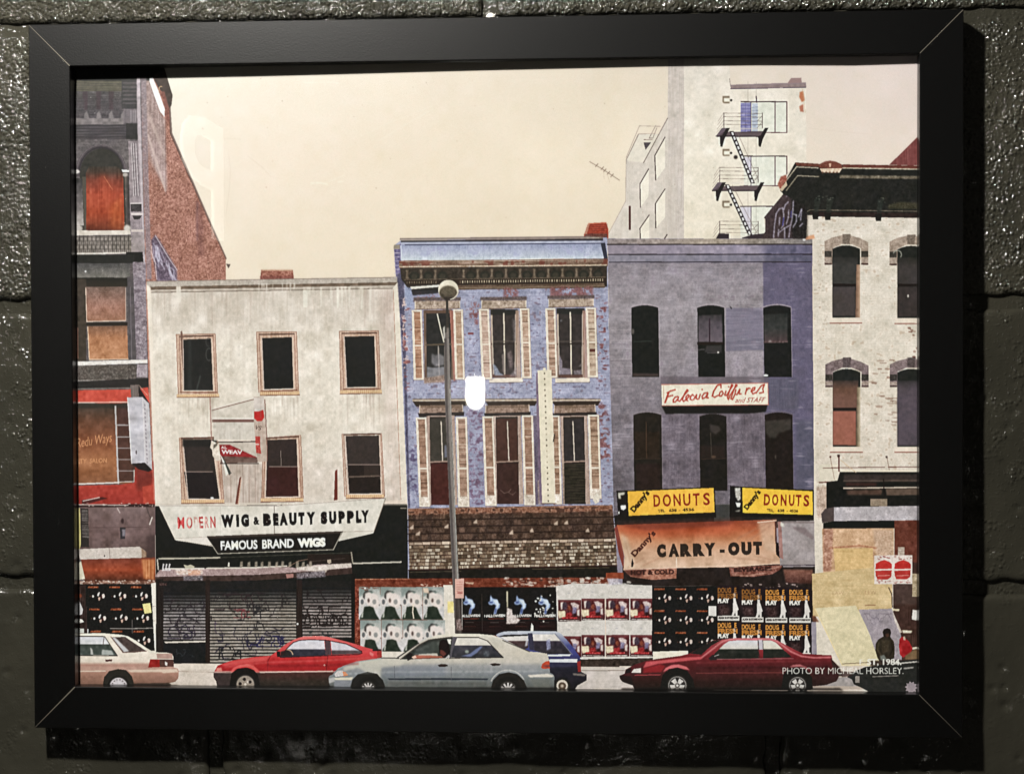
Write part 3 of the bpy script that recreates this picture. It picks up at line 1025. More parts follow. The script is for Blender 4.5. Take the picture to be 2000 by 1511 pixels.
bare_window([(357, 663), (413, 661), (417, 762), (358, 762)], [(344, 653), (420, 652), (425, 770), (348, 770)], (345, 428, 770, 776))
bare_window([(511, 660), (571, 658), (574, 758), (515, 760)], [(501, 648), (579, 648), (583, 765), (505, 766)], (508, 585, 765, 772))
bare_window([(672, 657), (732, 656), (735, 755), (677, 756)], [(663, 647), (739, 646), (744, 763), (665, 764)], (664, 746, 762, 769))
P([(352, 648), (356, 645), (357, 720), (360, 720), (357, 722), (354, 690)], (120, 90, 78), .9)
Ln([(370, 664), (371, 760)], 7, (58, 60, 58), .6, None, 2)
Ln([(391, 734), (384, 761)], 3, (82, 84, 82), .7, None, 1)
arc(408, 692, 6, 12, 60, 300, 1.8, (92, 92, 90), .5)  # both arcs: reflected room lettering painted into the dark pane
arc(407, 668, 5, 8, 60, 300, 1.8, (82, 82, 80), .4)
bare_window([(357, 859), (414, 858), (429.5, 974), (367, 973)], [(350, 855), (428, 853), (437, 979), (355, 981)], (354, 438, 976, 983), 921, (62, 52, 48), (44, 36, 36))
R(356, 857, 424, 872, (40, 38, 34), .85, None, 2)
bare_window([(521, 859), (580, 857), (584, 969), (518, 970)], [(514, 855), (587, 850), (592, 973), (511, 978)], (509, 592, 973, 980), 911, (62, 50, 46), (72, 38, 34))
Ln([(548, 880), (549, 909)], 1.3, (150, 138, 128), .8)
bare_window([(674, 851), (741, 850), (745, 963), (681, 964)], [(668, 848), (745, 846), (751, 969), (673, 969)], (676, 750, 966, 973), 907, (66, 56, 52), (48, 38, 34), (205, 176, 156))
R(711, 909, 743, 930, (64, 52, 46), .9)
Ln([(680, 931), (743, 929)], 3, (112, 96, 86), .9)
E(414, 972, 3.6, 1.8, (246, 238, 228))
# remains of the sign frame
P([(413, 797), (498, 774), (498, 778), (414, 801)], (226, 212, 196))
Ln([(414, 801), (498, 779)], 1.6, (110, 72, 62), .9)
P([(414, 802), (496, 781), (496, 818), (414, 820)], (204, 192, 178), .7, {'b': 4})
P([(413, 814), (496, 816), (496, 819), (413, 819)], (232, 218, 204))
P([(414, 819), (497, 819), (497, 824), (414, 824)], (124, 88, 80))
P([(416, 825), (498, 824), (498, 862), (418, 860)], (206, 195, 182), 1, {'b': 5, 'v': 4})
P([(424, 858), (498, 859), (498, 862), (426, 862)], (236, 214, 196))
Ln([(426, 863.5), (500, 862)], 2.4, (70, 48, 42))
Ln([(410, 777), (413, 865)], 2.2, (160, 118, 110), .8)
P([(426, 864), (500, 864), (502, 902), (430, 902)], (196, 182, 168), 1, {'b': 5})
P([(428, 868), (448, 868), (502, 893), (500, 897), (440, 893), (430, 893)], (158, 44, 48), 1, {'b': 6})
P([(432, 890), (502, 893), (503, 903), (430, 904)], (106, 82, 74), .9, {'b': 8})
text('WEAV', 432, 886, 473, 887, 8, (240, 226, 218), .04)
text('AL', 431, 876, 443, 876, 5, (238, 222, 214), .03)
P([(413, 860), (421, 864), (427, 868), (428, 880), (431, 898), (423, 900), (415, 890), (414, 878), (410, 874)], (226, 208, 190), 1, {'b': 8, 'a': 8})
P([(417, 868), (425, 864), (424, 870), (416, 877)], (90, 84, 74), .8)
P([(428, 884), (433, 892), (440, 905), (447, 922), (441, 930), (436, 906)], (226, 222, 208))
P([(434, 890), (452, 924), (447, 928), (440, 908)], (70, 76, 70))
Ln([(430, 905), (505, 905)], 2.4, (58, 42, 38), .9)
for x in (450, 462, 474, 486, 498):
    Ln([(x, 908), (x + 1, 980)], 1.8, (158, 136, 124), .5)
P([(495, 775), (515, 775), (517, 805), (521, 901), (503, 902), (496, 830)], (188, 166, 152), 1, {'v': 8, 'b': 5}, 0, 'printed_torn_sign')
P([(495, 776), (515, 776), (516, 802), (496, 804)], (208, 194, 184), 1, {'b': 4})
P([(496, 803), (505, 803), (514, 800), (516, 815), (511, 822), (502, 822), (496, 816)], (196, 44, 40), 1, {'b': 4})
text('VS', 498, 838, 510, 840, 8, (96, 74, 68), .01, .2)
P([(498, 852), (508, 852), (508, 872), (510, 886), (500, 884)], (188, 56, 50), .85, {'a': 16})
R(499, 866, 506, 869, (225, 200, 190), .8)
Ln([(517, 780), (521, 860), (522, 900)], 2, (126, 88, 80), .8)
P([(467, 934), (471, 930), (470, 940), (465, 984), (459, 984)], (122, 70, 58))
Ln([(471, 936), (465, 984)], 2, (205, 168, 146), .9)
P([(654, 919), (659, 916), (659, 976), (652, 977)], (120, 60, 48), 1, {'v': 8})
Ln([(660, 935), (661, 976)], 1.4, (222, 190, 164), .7)

# black fascia and shop sign
P([(303, 988), (795, 984), (799, 1130), (693, 1130), (693, 1300), (305, 1300)], (34, 35, 31), 1, {'b': 1.5})
Ln([(304, 984), (797, 986)], 1.6, (190, 176, 162), .5)
P([(310, 986), (536, 987), (753, 972.5), (731, 1037), (729, 1041), (659, 1057), (670, 1037), (403, 1047), (416, 1065), (344, 1055), (341, 1052)],
  (220, 211, 197), 1, {'b': 3, 'c': 3}, 0, 'printed_shop_sign')
sg = len(PARTS) - 1
P([(341, 1053), (403, 1047), (416, 1065), (344, 1055)], (226, 214, 202), 1, None, 0, sg)
Ln([(310, 986), (342, 1053), (415, 1066)], 1.6, (238, 220, 200), .8)
Ln([(342, 1051), (403, 1048)], 1, (170, 158, 146), .8)
Ln([(312, 987), (536, 988), (752, 973)], 1.3, (172, 158, 150), .9)
Ln([(753, 973), (730, 1038)], 1.4, (130, 116, 104), .8)
Ln([(670, 1038), (728, 1037)], 1, (150, 134, 124), .8)
Ln([(430, 988), (430, 1044)], 1, (196, 186, 176), .8)
Ln([(535.5, 988), (535.5, 1042)], 1.3, (110, 96, 88), .8)
P([(403, 1047), (670, 1037), (652, 1073), (425, 1081)], (38, 34, 30), 1, {'b': 1}, 0, sg)
P([(403, 1047), (670, 1037), (667, 1041), (408, 1051)], (84, 70, 62), .8, None, 1)
Ln([(410, 1058), (425, 1081), (651, 1073), (667, 1040)], 1.5, (186, 178, 162), .9)
for s, x0, x1, a in (('M', 347, 360, 1), ('O', 364, 376, .75), ('D', 379, 388, .3), ('E', 389, 397, .85), ('R', 400, 408, .45), ('N', 411, 421, .8)):
    y = 1032 - (x0 - 347) * .02
    text(s, x0, y, x1, y - .3, 23, (196, 62, 62), .03, 0, a, 1, {'v': 26, 'a': 12})
R(378, 1021, 391, 1033, (222, 212, 200), .8, None, 2)
R(366, 1008, 372, 1022, (222, 212, 200), .6, None, 2)
BT = (34, 22, 16)


def base(x):
    return 1029.8 - (x - 432) * .033


for s, x0, x1, b in (('W', 432, 457, .085), ('I', 461.5, 467, .085), ('G', 471, 486.5, .085), ('B', 514, 529.5, .09), ('E', 533.5, 544, .09),
                     ('A', 546, 562, .085), ('U', 565, 579.5, .09), ('T', 583, 595, .09), ('Y', 599, 616, .085),
                     ('S', 626.5, 639.5, .09), ('U', 643, 657, .09), ('P', 661.5, 674, .09), ('P', 678, 691.5, .09), ('L', 695.5, 706, .09), ('Y', 706, 721, .085)):
    text(s, x0, base(x0), x1, base(x1), 25, BT, b)
text('&', 495, 1024.5, 506.5, 1024, 16, BT, .05)
for s, x0, x1, b in (('FAMOUS', 431, 503, .035), ('BRAND', 512, 574, .035), ('WIGS', 581, 636, .075)):
    text(s, x0, 1074 - (x0 - 431) * .034, x1, 1074 - (x1 - 431) * .034, 18, (246, 240, 222), b)
# gutter, ledge and clutter over the shutters
Ln([(310, 1090.5), (370, 1090), (430, 1088.5)], 3, (186, 178, 160), .95)
Ln([(430, 1088.5), (684, 1079)], 1.6, (72, 70, 60), .9)
Ln([(307, 1092), (309, 1112)], 2.6, (196, 188, 176), .9)
R(600, 1082, 686, 1102, (52, 38, 32), .8)
Ln([(686, 1078), (689, 1100)], 2.6, (150, 142, 128), .95)
Ln([(606, 1096), (674, 1090)], 1.6, (80, 66, 60), .8)
Ln([(560, 1108), (583, 1095), (600, 1092)], 1.4, (150, 120, 104), .8)
Ln([(690, 1100), (784, 1097)], 2.8, (186, 178, 164), 1)
R(782, 991, 794, 993, (150, 140, 128), .9)
P([(303, 1124), (312, 1112), (500, 1108), (560, 1107), (580, 1109), (620, 1102), (686, 1100), (687, 1109), (620, 1116), (582, 1119), (500, 1124), (303, 1128)],
  (166, 142, 140), 1, {'b': 9, 'a': 7})
P([(303, 1126), (500, 1122), (580, 1117), (687, 1108), (688, 1120), (580, 1128), (500, 1133), (303, 1137)], (74, 56, 50), 1, {'b': 6})
P([(578, 1107), (686, 1099), (686, 1107), (640, 1112), (636, 1118), (580, 1112)], (222, 208, 196), .8, {'a': 10, 'b': 10}, 1)
P([(340, 1113), (395, 1112), (396, 1120), (350, 1122)], (226, 196, 178), .7, {'a': 16, 'b': 14}, 2)
P([(366, 1113), (390, 1113), (392, 1122), (368, 1123)], (222, 150, 118), .6, {'a': 12}, 2)
P([(357, 1125), (396, 1124), (396, 1133), (358, 1134)], (132, 128, 136), .7, {'a': 30}, 1)
P([(578, 1119), (634, 1114), (636, 1126), (580, 1130)], (132, 124, 130), .8, {'a': 30, 'v': 10}, 1)
P([(558, 1121), (573, 1120), (573, 1127), (560, 1129)], (176, 128, 120), .9)
specks(345, 1110, 395, 1121, (236, 222, 214), 26, 3, .7, 11)
specks(600, 1103, 684, 1112, (226, 210, 200), 26, 3, .6, 12)
Ln([(322, 1110), (398, 1110)], 2.6, (220, 208, 196), .95)
Ln([(403, 1109.5), (500, 1108), (560, 1105)], 2.6, (216, 204, 190), .95)
for x in (318, 324, 330):
    P([(x, 1100), (x + 3, 1101), (x + 1, 1108), (x + 4, 1114), (x - 2, 1114)], (214, 206, 206), .9)
P([(358, 1102), (366, 1104), (372, 1102), (380, 1106), (378, 1110), (362, 1110)], (200, 192, 168), .9)
for k in range(11):
    x = 469 + k * 13.4 + (k % 3)
    P([(x, 1096 + (k % 2) * 2), (x + 5, 1096), (x + 5, 1107), (x - 1, 1107)], (176, 162, 146), .75, {'a': 12}, 1)
P([(639, 1093), (646, 1092), (647, 1098), (643, 1101), (639, 1098)], (190, 170, 150), .95)
R(445, 1098, 448, 1106, (214, 204, 186))


def shutter(x0, x1, y0, y1, seed, c=(140, 130, 130), door=False):
    R(x0 - 3, 1134, x1 + 3, y1, (40, 38, 36), 1, {'b': 1.5})
    y = y0
    k = 0
    while y < y1 - 3:
        t = min(1, max(0, (y - y0) / 45)) ** .8
        cc = tuple(38 + (v - 38) * t for v in c)
        R(x0, y, x1, y + 3.6, cc, .95, {'B': 9 * t, 'a': 8 * t})
        Ln([(x0, y + 3.2), (x1, y + 3.2)], 1, tuple(v * .72 for v in cc), .5)
        y += 6.32
        k += 1
    r = random.Random(seed)
    return r


def scrawl(x0, x1, y0, y1, col, k, w, a, seed):
    r = random.Random(seed)
    for _ in range(k):
        x, y = r.uniform(x0, x1), r.uniform(y0, y1)
        pts = [(x, y)]
        ang = r.uniform(0, 6.3)
        for j in range(7):
            ang += r.uniform(-1.1, 1.5)
            x += 5 * math.cos(ang) * r.uniform(.5, 1.4)
            y += 6 * math.sin(ang)
            pts.append((min(max(x, x0), x1), min(max(y, y0), y1)))
        Ln(pts, w * r.uniform(.6, 1.2), col, a)


shutter(319, 401, 1156, 1252, 1, (150, 142, 142))
P([(320, 1252.5), (402, 1250.5), (402, 1253.5), (323, 1255.5)], (214, 198, 184))
R(314, 1256, 404, 1296, (36, 37, 38), 1, {'b': 1.5})
scrawl(345, 385, 1268, 1282, (66, 70, 74), 3, 1.2, .7, 5)
shutter(409, 578, 1150, 1300, 2, (164, 154, 144))
shutter(591, 686, 1146, 1248, 3, (156, 144, 140))
for x0, x1 in ((401, 410), (579, 590)):
    R(x0, 1132, x1, 1300, (52, 40, 35), 1, {'v': 4})
R(305, 1130, 319, 1300, (46, 38, 34), 1, {'v': 4})
R(686, 1120, 694, 1300, (32, 30, 27))
R(311, 1138, 326, 1143, (88, 62, 58), .8, {'a': 14})
scrawl(322, 398, 1172, 1196, (52, 44, 46), 8, 2, .75, 21)
scrawl(325, 380, 1216, 1246, (58, 50, 66), 7, 2.6, .75, 22)
scrawl(412, 500, 1160, 1190, (60, 46, 48), 9, 2.2, .7, 23)
scrawl(456, 488, 1190, 1206, (128, 58, 66), 5, 2, .8, 24)
scrawl(480, 535, 1180, 1228, (50, 48, 50), 9, 2.4, .75, 25)
scrawl(478, 556, 1242, 1262, (52, 48, 86), 9, 3, .8, 26)
scrawl(428, 470, 1262, 1288, (38, 38, 40), 7, 2.4, .85, 27)
scrawl(420, 460, 1214, 1240, (80, 66, 84), 3, 2, .6, 28)
scrawl(592, 680, 1184, 1222, (48, 38, 36), 15, 2.6, .8, 29)
scrawl(605, 650, 1232, 1242, (50, 56, 56), 3, 3, .7, 30)
scrawl(600, 684, 1152, 1176, (46, 38, 38), 8, 2, .7, 31)
scrawl(592, 682, 1200, 1224, (44, 34, 32), 12, 3, .8, 32)
scrawl(412, 575, 1158, 1210, (52, 44, 46), 16, 2.4, .6, 33)
scrawl(320, 400, 1165, 1250, (52, 44, 50), 12, 2.2, .6, 34)
scrawl(415, 560, 1225, 1285, (46, 42, 60), 14, 2.4, .6, 35)
streaks(345, 428, 777, 850, (160, 146, 134), 14, 4, .3, 37)
streaks(508, 585, 777, 850, (160, 146, 134), 14, 4, .3, 38)
streaks(664, 746, 770, 840, (160, 140, 130), 14, 4, .35, 39)
E(581, 1218, 2, 2, (236, 220, 200))
# --- blue brick building with the lamp post in front
P([(1141, 458), (1149, 436), (1184, 434), (1188, 447), (1188, 466), (1140, 466)], (172, 72, 48), 1, {'a': 8}, 0, 'printed_chimney')
for k in range(5):
    Ln([(1147 - k * 1.2, 440 + k * 4), (1186, 438 + k * 4)], 1.6, (112, 42, 36), .6)
Ln([(1150, 437), (1184, 435)], 1.5, (214, 130, 100), .6)
P([(1141, 457), (1149, 436), (1152, 437), (1146, 458)], (196, 150, 128), .7)
P([(1143, 457), (1186, 456), (1186, 466), (1141, 466)], (96, 66, 60), .8, {'a': 8})
P([(769, 480), (782, 470), (1186, 464), (1190, 700), (1200, 990), (1206, 1300), (797, 1300), (796, 990), (778, 541)],
  (158, 160, 184), 1, {'b': 6, 'a': 6, 'c': 5}, 0, 'printed_blue_building')
BL = [(783, 545), (1186, 535), (1197, 990), (797, 996)]
bricks(BL, 13, 5.6, (136, 134, 158), .35, 0, 7)
patch(BL, (120, 98, 106), 'Bb', .8, 1.5, .6, {'a': 10}, 6)
patch(BL, (104, 104, 130), 'Ba', 1.0, 1.5, .7, None, 6)
P([(769, 480), (783, 476), (783, 540), (773, 540)], (112, 104, 140), 1, {'a': 14})
for k in range(8):
    Ln([(770, 486 + k * 8), (780, 486 + k * 8)], 1.6, (196, 186, 200), .7)
P([(769, 478), (781, 478), (781, 486), (769, 486)], (150, 138, 124))
P([(775, 535), (788, 530), (801, 990), (797, 992), (787, 700)], (92, 88, 110), .95, {'a': 10, 'b': 6}, 1)
patch([(783, 580), (795, 580), (798, 720), (788, 720)], (220, 190, 182), 'ab', .3, .8, .8, None, 1)
patch([(785, 600), (800, 600), (804, 760), (790, 760)], (136, 80, 80), 'bB', .4, 1.0, .75, None, 2)
P([(783, 478), (1173, 473), (1182, 505), (784, 509)], ('y', 478, (150, 156, 184), 488, (168, 174, 200), 500, (186, 194, 212), 508, (204, 212, 220)), 1, {'b': 5, 'a': 4, 'v': 4})
patch([(783, 480), (1175, 474), (1180, 500), (784, 500)], (142, 144, 178), 'cb', .3, 1.2, .5, None, 3)
Ln([(783, 480), (784, 508)], 2.6, (206, 212, 230), .8)
P([(1173, 474), (1182, 474), (1188, 510), (1180, 506)], (46, 48, 62), .9)
P([(781, 465), (1145, 461), (1178, 463), (1178, 467), (781, 469)], (128, 112, 104), 1, {'b': 8})
Ln([(782, 468), (1170, 464.5)], 1.6, (182, 168, 156), .8)
P([(783, 470), (1178, 466), (1178, 470), (783, 473)], (62, 58, 66), 1, {'b': 4})
P([(783, 473), (1173, 470), (1173, 475), (783, 477)], (172, 176, 200), 1, {'b': 8})
P([(790, 477.5), (1173, 474), (1173, 476), (790, 479.5)], (64, 64, 92), .9)
P([(1015, 505), (1120, 504), (1122, 507), (1016, 510)], (232, 232, 224))
P([(779, 509), (1187, 505), (1187, 519), (779, 523)], (138, 112, 96), 1, {'h': 22, 'a': 8})
patch([(779, 509), (1187, 505), (1187, 518), (779, 521)], (116, 58, 44), 'cb', .2, .8, .7, None, 1)
Ln([(780, 520.5), (1185, 517.5)], 2, (214, 192, 166), .85, {'a': 20})
Ln([(782, 511), (1180, 507.5)], 1.2, (196, 178, 160), .6)
P([(781, 523), (1186, 519), (1186, 560), (800, 568), (784, 545)], (66, 56, 46), 1, {'b': 5, 'a': 4})
for k in range(14):
    x = 795 + k * 27.6
    if abs(x - 876) < 14:
        continue
    y = 536 - k * .28
    E(x + 14, y + 3, 9.5, 9, (48, 48, 38), .9, None, 1)
    E(x + 14, y + 4, 6, 5, (78, 70, 58), .7, None, 1)
    P([(x - 3, y - 9), (x + 3, y - 9), (x + 1.4, y - 2), (x + 3, y + 8), (x - 3, y + 8), (x - 1.4, y - 2)], (136, 120, 102), .8, {'a': 10}, 1)
Ln([(790, 546), (1184, 541)], 1.6, (120, 104, 86), .7, {'a': 14})
P([(792, 547), (1184, 542), (1184, 556), (794, 560)], (58, 44, 34))
for k in range(82):
    x = 794 + k * 4.72
    if 853 < x < 897:
        continue
    y = 551.5 - k * .06
    v = 150 + 60 * math.sin(k * 1.7) ** 2
    R(x, y - 2.2, x + 2, y + 2.4, (v, v * .92, v * .78), .9 if k > 22 else .5)
P([(880, 557), (1180, 553), (1182, 562), (880, 566)], (104, 84, 68), 1, {'h': 10, 'a': 6})
Ln([(884, 563), (1180, 558)], 1.4, (150, 132, 112), .7)
P([(801, 560), (858, 556), (858, 560), (803, 565)], (226, 216, 202))
P([(801, 565), (858, 561), (860, 572), (806, 577)], (44, 42, 42), .9, None, 1)
P([(790, 560), (803, 562), (808, 600), (793, 600)], (150, 160, 192), .8, {'a': 8}, 1)
for q, k_ in (([(812, 574), (856, 572), (856, 586), (812, 588)], .0), ([(984, 561), (1012, 561), (1012, 583), (984, 584)], -.6),
              ([(1074, 560), (1158, 558), (1158, 578), (1074, 580)], -.6), ([(920, 590), (936, 590), (934, 640), (915, 622)], -.3)):
    patch(q, (128, 82, 82), 'ab', k_, k_ + .9, .85, {'a': 14}, 3)
patch([(1164, 580), (1184, 580), (1186, 745), (1167, 745)], (134, 86, 88), 'Bb', .3, .9, .85, {'a': 14}, 2)
patch([(1166, 790), (1183, 790), (1196, 900), (1172, 900)], (128, 84, 84), 'Bb', -.1, .5, .85, {'a': 12}, 3)
patch([(915, 800), (942, 800), (946, 985), (918, 985)], (110, 86, 108), 'Bba', -.3, .6, .85, {'a': 14}, 3)
patch([(800, 875), (812, 875), (816, 960), (802, 960)], (92, 82, 112), 'Bb', -.2, .5, .8, {'a': 10}, 2)
specks(915, 600, 1065, 770, (84, 76, 104), 80, 2.6, .7, 41)
specks(1165, 600, 1190, 980, (100, 60, 70), 50, 3, .7, 42)
specks(800, 600, 812, 990, (90, 84, 118), 30, 2.4, .7, 43)
specks(915, 830, 945, 985, (200, 196, 214), 40, 2.2, .5, 44)
R(914, 649, 925, 653, (130, 62, 62), .9)
# window heads, upper floor
for x0, x1, y in ((810, 899, 588), (940, 1028, 587), (1071, 1160, 584)):
    P([(x0, y), (x1, y - 1), (x1, y + 15), (x0, y + 17)], (170, 150, 134), 1, {'a': 12, 'b': 12})
    P([(x0 - 2, y - 7), (x1 + 1, y - 8), (x1 + 1, y - 1), (x0 - 2, y)], (92, 74, 66), .8, {'a': 10}, 1)
    Ln([(x0 + 1, y), (x0 + 1, y + 16)], 1.8, (226, 210, 190), .9)
    Ln([(x1 - 1, y), (x1 - 1, y + 13)], 1.8, (226, 210, 190), .9)
    Ln([(x0, y + 16), (x1, y + 14)], 1.4, (96, 70, 60), .8)
# openings
P([(827, 606), (883, 604), (886, 742), (829, 746)], (120, 98, 86), 1, {'v': 10})
P([(832, 612), (880, 611), (882, 740), (834, 744)], (50, 49, 47), 1, {'b': 3})
R(829, 605, 880, 612, (104, 80, 64), .8)
Ln([(854, 613), (860, 640), (867, 668)], 2.4, (226, 214, 192), .95)
Ln([(831, 673.5), (882, 672)], 3, (106, 92, 76), .95)
Ln([(856, 676), (858, 735)], 2.4, (176, 166, 158), .8)
P([(843, 690), (852, 694), (858, 690), (868, 696), (868, 712), (850, 716), (843, 708)], (150, 146, 150), .7, {'b': 10}, 2)
P([(834, 716), (845, 718), (868, 716), (868, 736), (834, 738)], (146, 144, 150), .85, {'b': 8}, 1)
P([(828, 738), (868, 732), (868, 746), (828, 749)], (156, 132, 120), .9, {'a': 12}, 1)
P([(878, 606), (886, 606), (892, 742), (886, 744)], (168, 112, 98), .9, {'v': 8})
for (x0, x1, xm, yt, yb) in ((958, 1011, 984, 604, 738), (1087, 1142, 1114, 602, 738)):
    R(x0, yt, x1, yb, (152, 128, 116), 1, {'v': 12})
    R(x0 + 4, yt, x1 - 5, yb - 5, (66, 58, 56), 1, {'b': 4})
    R(x0, yt, x1, yt + 11, (46, 46, 42), .9, None, 1)
    Ln([(xm, yt + 8), (xm + 2, yb - 4)], 2.8, (216, 200, 180), .95)
    Ln([(x0 + 2, 672), (x1 - 2, 671)], 3.2, (56, 46, 42), .95)
    Ln([(x0 + 3, 667), (x1 - 6, 666)], 2.4, (104, 92, 84), .6)
    Ln([(x0 + 2, yt + 12), (x0 + 6, yb - 6)], 2.4, (200, 184, 168), .8)
    Ln([(x1 - 4, yt + 10), (x1 - 5, yb - 6)], 2.4, (190, 172, 158), .8)
    R(x0 + 4, yb - 7, x1 - 4, yb, (96, 66, 58), .8)
    P([(x0 - 2, yb + 1), (x1 + 10, yb - 1), (x1 + 10, yb + 8), (x0 - 2, yb + 9)], (234, 216, 196), 1, {'b': 6})
    Ln([(x0 - 2, yb + 9.5), (x1 + 10, yb + 8.5)], 1.5, (96, 78, 84), .8)
P([(963, 710), (970, 716), (976, 728), (986, 733), (966, 733)], (150, 158, 176), .85, {'a': 12}, 1)
P([(980, 692), (985, 690), (987, 732), (982, 726)], (140, 128, 122), .8, None, 1)
P([(991, 690), (998, 684), (1003, 712), (996, 722), (993, 706)], (138, 122, 122), .7, {'a': 14}, 2)
P([(1001, 620), (1007, 626), (1007, 665), (1003, 668)], (118, 110, 110), .7, {'a': 10}, 2)
P([(1003, 725), (1010, 712), (1010, 735), (994, 735)], (150, 140, 144), .7, {'a': 10}, 2)
P([(1092, 692), (1098, 705), (1098, 718), (1114, 720), (1116, 731), (1092, 731)], (150, 140, 152), .85, {'a': 8}, 1)
P([(1120, 724), (1136, 722), (1136, 731), (1120, 731)], (138, 128, 134), .8, {'a': 8}, 1)
P([(1129, 716), (1136, 708), (1136, 716)], (122, 114, 112), .8, None, 1)
E(1096, 626, 2.4, 2.2, (120, 120, 124), .7, None, 1)
P([(1138, 606), (1145, 606), (1149, 738), (1141, 738)], (176, 140, 126), .8, {'v': 12})
P([(1007, 606), (1014, 606), (1018, 738), (1010, 738)], (178, 150, 132), .8, {'v': 12})


def louvre(x0, x1, y0, y1, tilt, mid, c, seed, fr=(230, 214, 194), cap=False, a=1):
    """louvred shutter, white frame; tilt: how far it leans over its height"""
    r = random.Random(seed)

    def q(u, v):
        return (x0 + (x1 - x0) * u + tilt * v, y0 + (y1 - y0) * v)
    P([q(0, 0), q(1, 0), q(1, 1), q(0, 1)], fr, 1, {'a': 5, 'b': 4}, 0, 'printed_shutter')
    w = 3.6 / (x1 - x0)
    h = 4.0 / (y1 - y0)
    P([q(w * 1.2, h), q(1 - w, h), q(1 - w, 1 - h), q(w * 1.2, 1 - h)], c, 1, {'a': 6, 'b': 8})
    n = int((y1 - y0) / 3.1)
    for k in range(n):
        v = h + (1 - 2 * h) * (k + .5) / n
        t = r.random()
        col = (96, 70, 56) if t < .22 else ((226, 204, 184) if t > .8 else (160, 128, 110))
        Ln([q(w * 1.4, v), q(1 - w * 1.1, v)], 1.1 if t > .1 else 2.2, col, r.uniform(.25, .8))
    P([q(w, mid), q(1 - w, mid), q(1 - w, mid + .02), q(w, mid + .02)], fr)
    if cap:
        P([q(.1, .88), q(.9, .88), q(.9, .985), q(.1, .985)], (222, 206, 190), .9, {'a': 14, 'b': 14}, 1)
    Ln([q(0, 1), q(1, 1)], 1.4, (110, 90, 92), .7)
    Ln([q(1, 0), q(1, 1)], 1.0, (150, 130, 124), .6)
    Ln([q(w, h), q(1 - w, h)], 1.3, (110, 78, 64), .8)


SHC = (184, 150, 130)
louvre(804, 824, 605, 742, 4, .5, (176, 130, 104), 1)
louvre(885, 904, 604, 741, 4, .49, (182, 150, 126), 2)
louvre(935, 955, 603, 741, 6, .49, (196, 166, 150), 3)
louvre(1015, 1034, 602, 739, 4.5, .48, (188, 156, 136), 4)
louvre(1065, 1085, 602, 738, 4, .49, (186, 152, 132), 5)
louvre(1144, 1164, 601, 737, 4, .48, (196, 172, 150), 6)
R(1152, 681, 1163, 687, (96, 48, 40), .9)
# the string course
for x0, x1 in ((806, 946), (948, 1050), (1078, 1173)):
    R(x0, 778, x1, 784, (124, 104, 84), .8, {'a': 8, 'b': 10}, 1)
    Ln([(x0, 782), (x1, 781)], 2, (222, 198, 172), .9, {'a': 10})
    P([(x0, 784), (x1, 783), (x1 - 5, 792), (x0 + 7, 794)], (62, 48, 38), 1)
for x0, x1 in ((819, 904), (948, 1034), (1082, 1163)):
    P([(x0, 792), (x1, 790), (x1, 805), (x0, 808)], (146, 122, 108), 1, {'a': 10, 'b': 10})
    R(x0, 792, x1, 796, (104, 84, 66), .6, None, 1)
    Ln([(x0 + 1, 792), (x0, 808)], 1.8, (214, 196, 178), .8)
    Ln([(x1 - 1, 790), (x1, 804)], 1.8, (214, 196, 178), .8)
    P([(x0 - 3, 807), (x1 + 3, 804), (x1 + 2, 812), (x0, 815)], (50, 40, 36), .95)
# lower openings
for (x0, x1, xm, cu, cl, yb) in ((833, 888, 861.5, (72, 66, 58), (84, 42, 36), 986), (962, 1017, 991, (84, 54, 44), (72, 46, 40), 984), (1094, 1147, 1119, (60, 54, 54), (42, 37, 30), 984)):
    P([(x0, 812), (x1, 811), (x1 + 6, yb), (x0 + 6, yb)], (176, 152, 140), 1, {'v': 10, 'a': 6})
    P([(x0 + 6, 814), (x1 - 6, 813), (x1 - 3, yb), (x0 + 9, yb)], (58, 48, 40))
    P([(x0 + 7, 818), (x1 - 7, 817), (x1 - 5, 900), (x0 + 8, 902)], cu, 1, {'b': 3})
    P([(x0 + 8, 903), (x1 - 5, 902), (x1 - 3, yb), (x0 + 9, yb)], cl, 1, {'b': 3})
    Ln([(xm, 823), (xm + 3, 900)], 2.2, (214, 198, 182), .9)
    Ln([(x0 + 8, 902), (x1 - 4, 900)], 2.6, (168, 142, 128), .9)
    Ln([(x0 + 8, 905), (x1 - 4, 903)], 1.6, (50, 34, 30), .9)
for k in range(25):
    y = 906 + k * 3.15
    Ln([(1099, y), (1143, y - .4)], 1.0, (92, 84, 64), .75)
Ln([(1008, 960), (1001, 966), (994, 962)], 1.4, (130, 108, 100), .5)
Ln([(978, 957), (985, 963), (994, 960), (998, 955)], 1.4, (140, 118, 108), .6)
P([(868, 870), (872, 868), (874, 892), (868, 894)], (120, 122, 138), .8, None, 1)
louvre(812, 833, 815, 990, 7, .56, (158, 124, 104), 7, cap=True)
louvre(890, 912, 814, 990, 5, .56, (170, 138, 120), 8, cap=True)
louvre(942, 964, 813, 988, 6, .56, (164, 130, 110), 9, cap=True)
louvre(1019, 1041, 811, 987, 5, .57, (158, 124, 104), 10, cap=True)
louvre(1076, 1093, 811, 985, 5, .57, (160, 128, 106), 11, cap=True)
louvre(1148, 1170, 810, 974, 5, .62, (170, 140, 118), 12, cap=True)
P([(1160, 968), (1166, 962), (1172, 970), (1170, 980), (1163, 984), (1158, 976)], (218, 206, 188), 1, {'a': 8})
P([(1042, 811), (1050, 811), (1058, 985), (1046, 985)], (104, 92, 108), .9, {'v': 10, 'a': 6})
P([(1050, 940), (1057, 930), (1059, 985), (1052, 985)], (168, 148, 138), .8, {'a': 16}, 1)
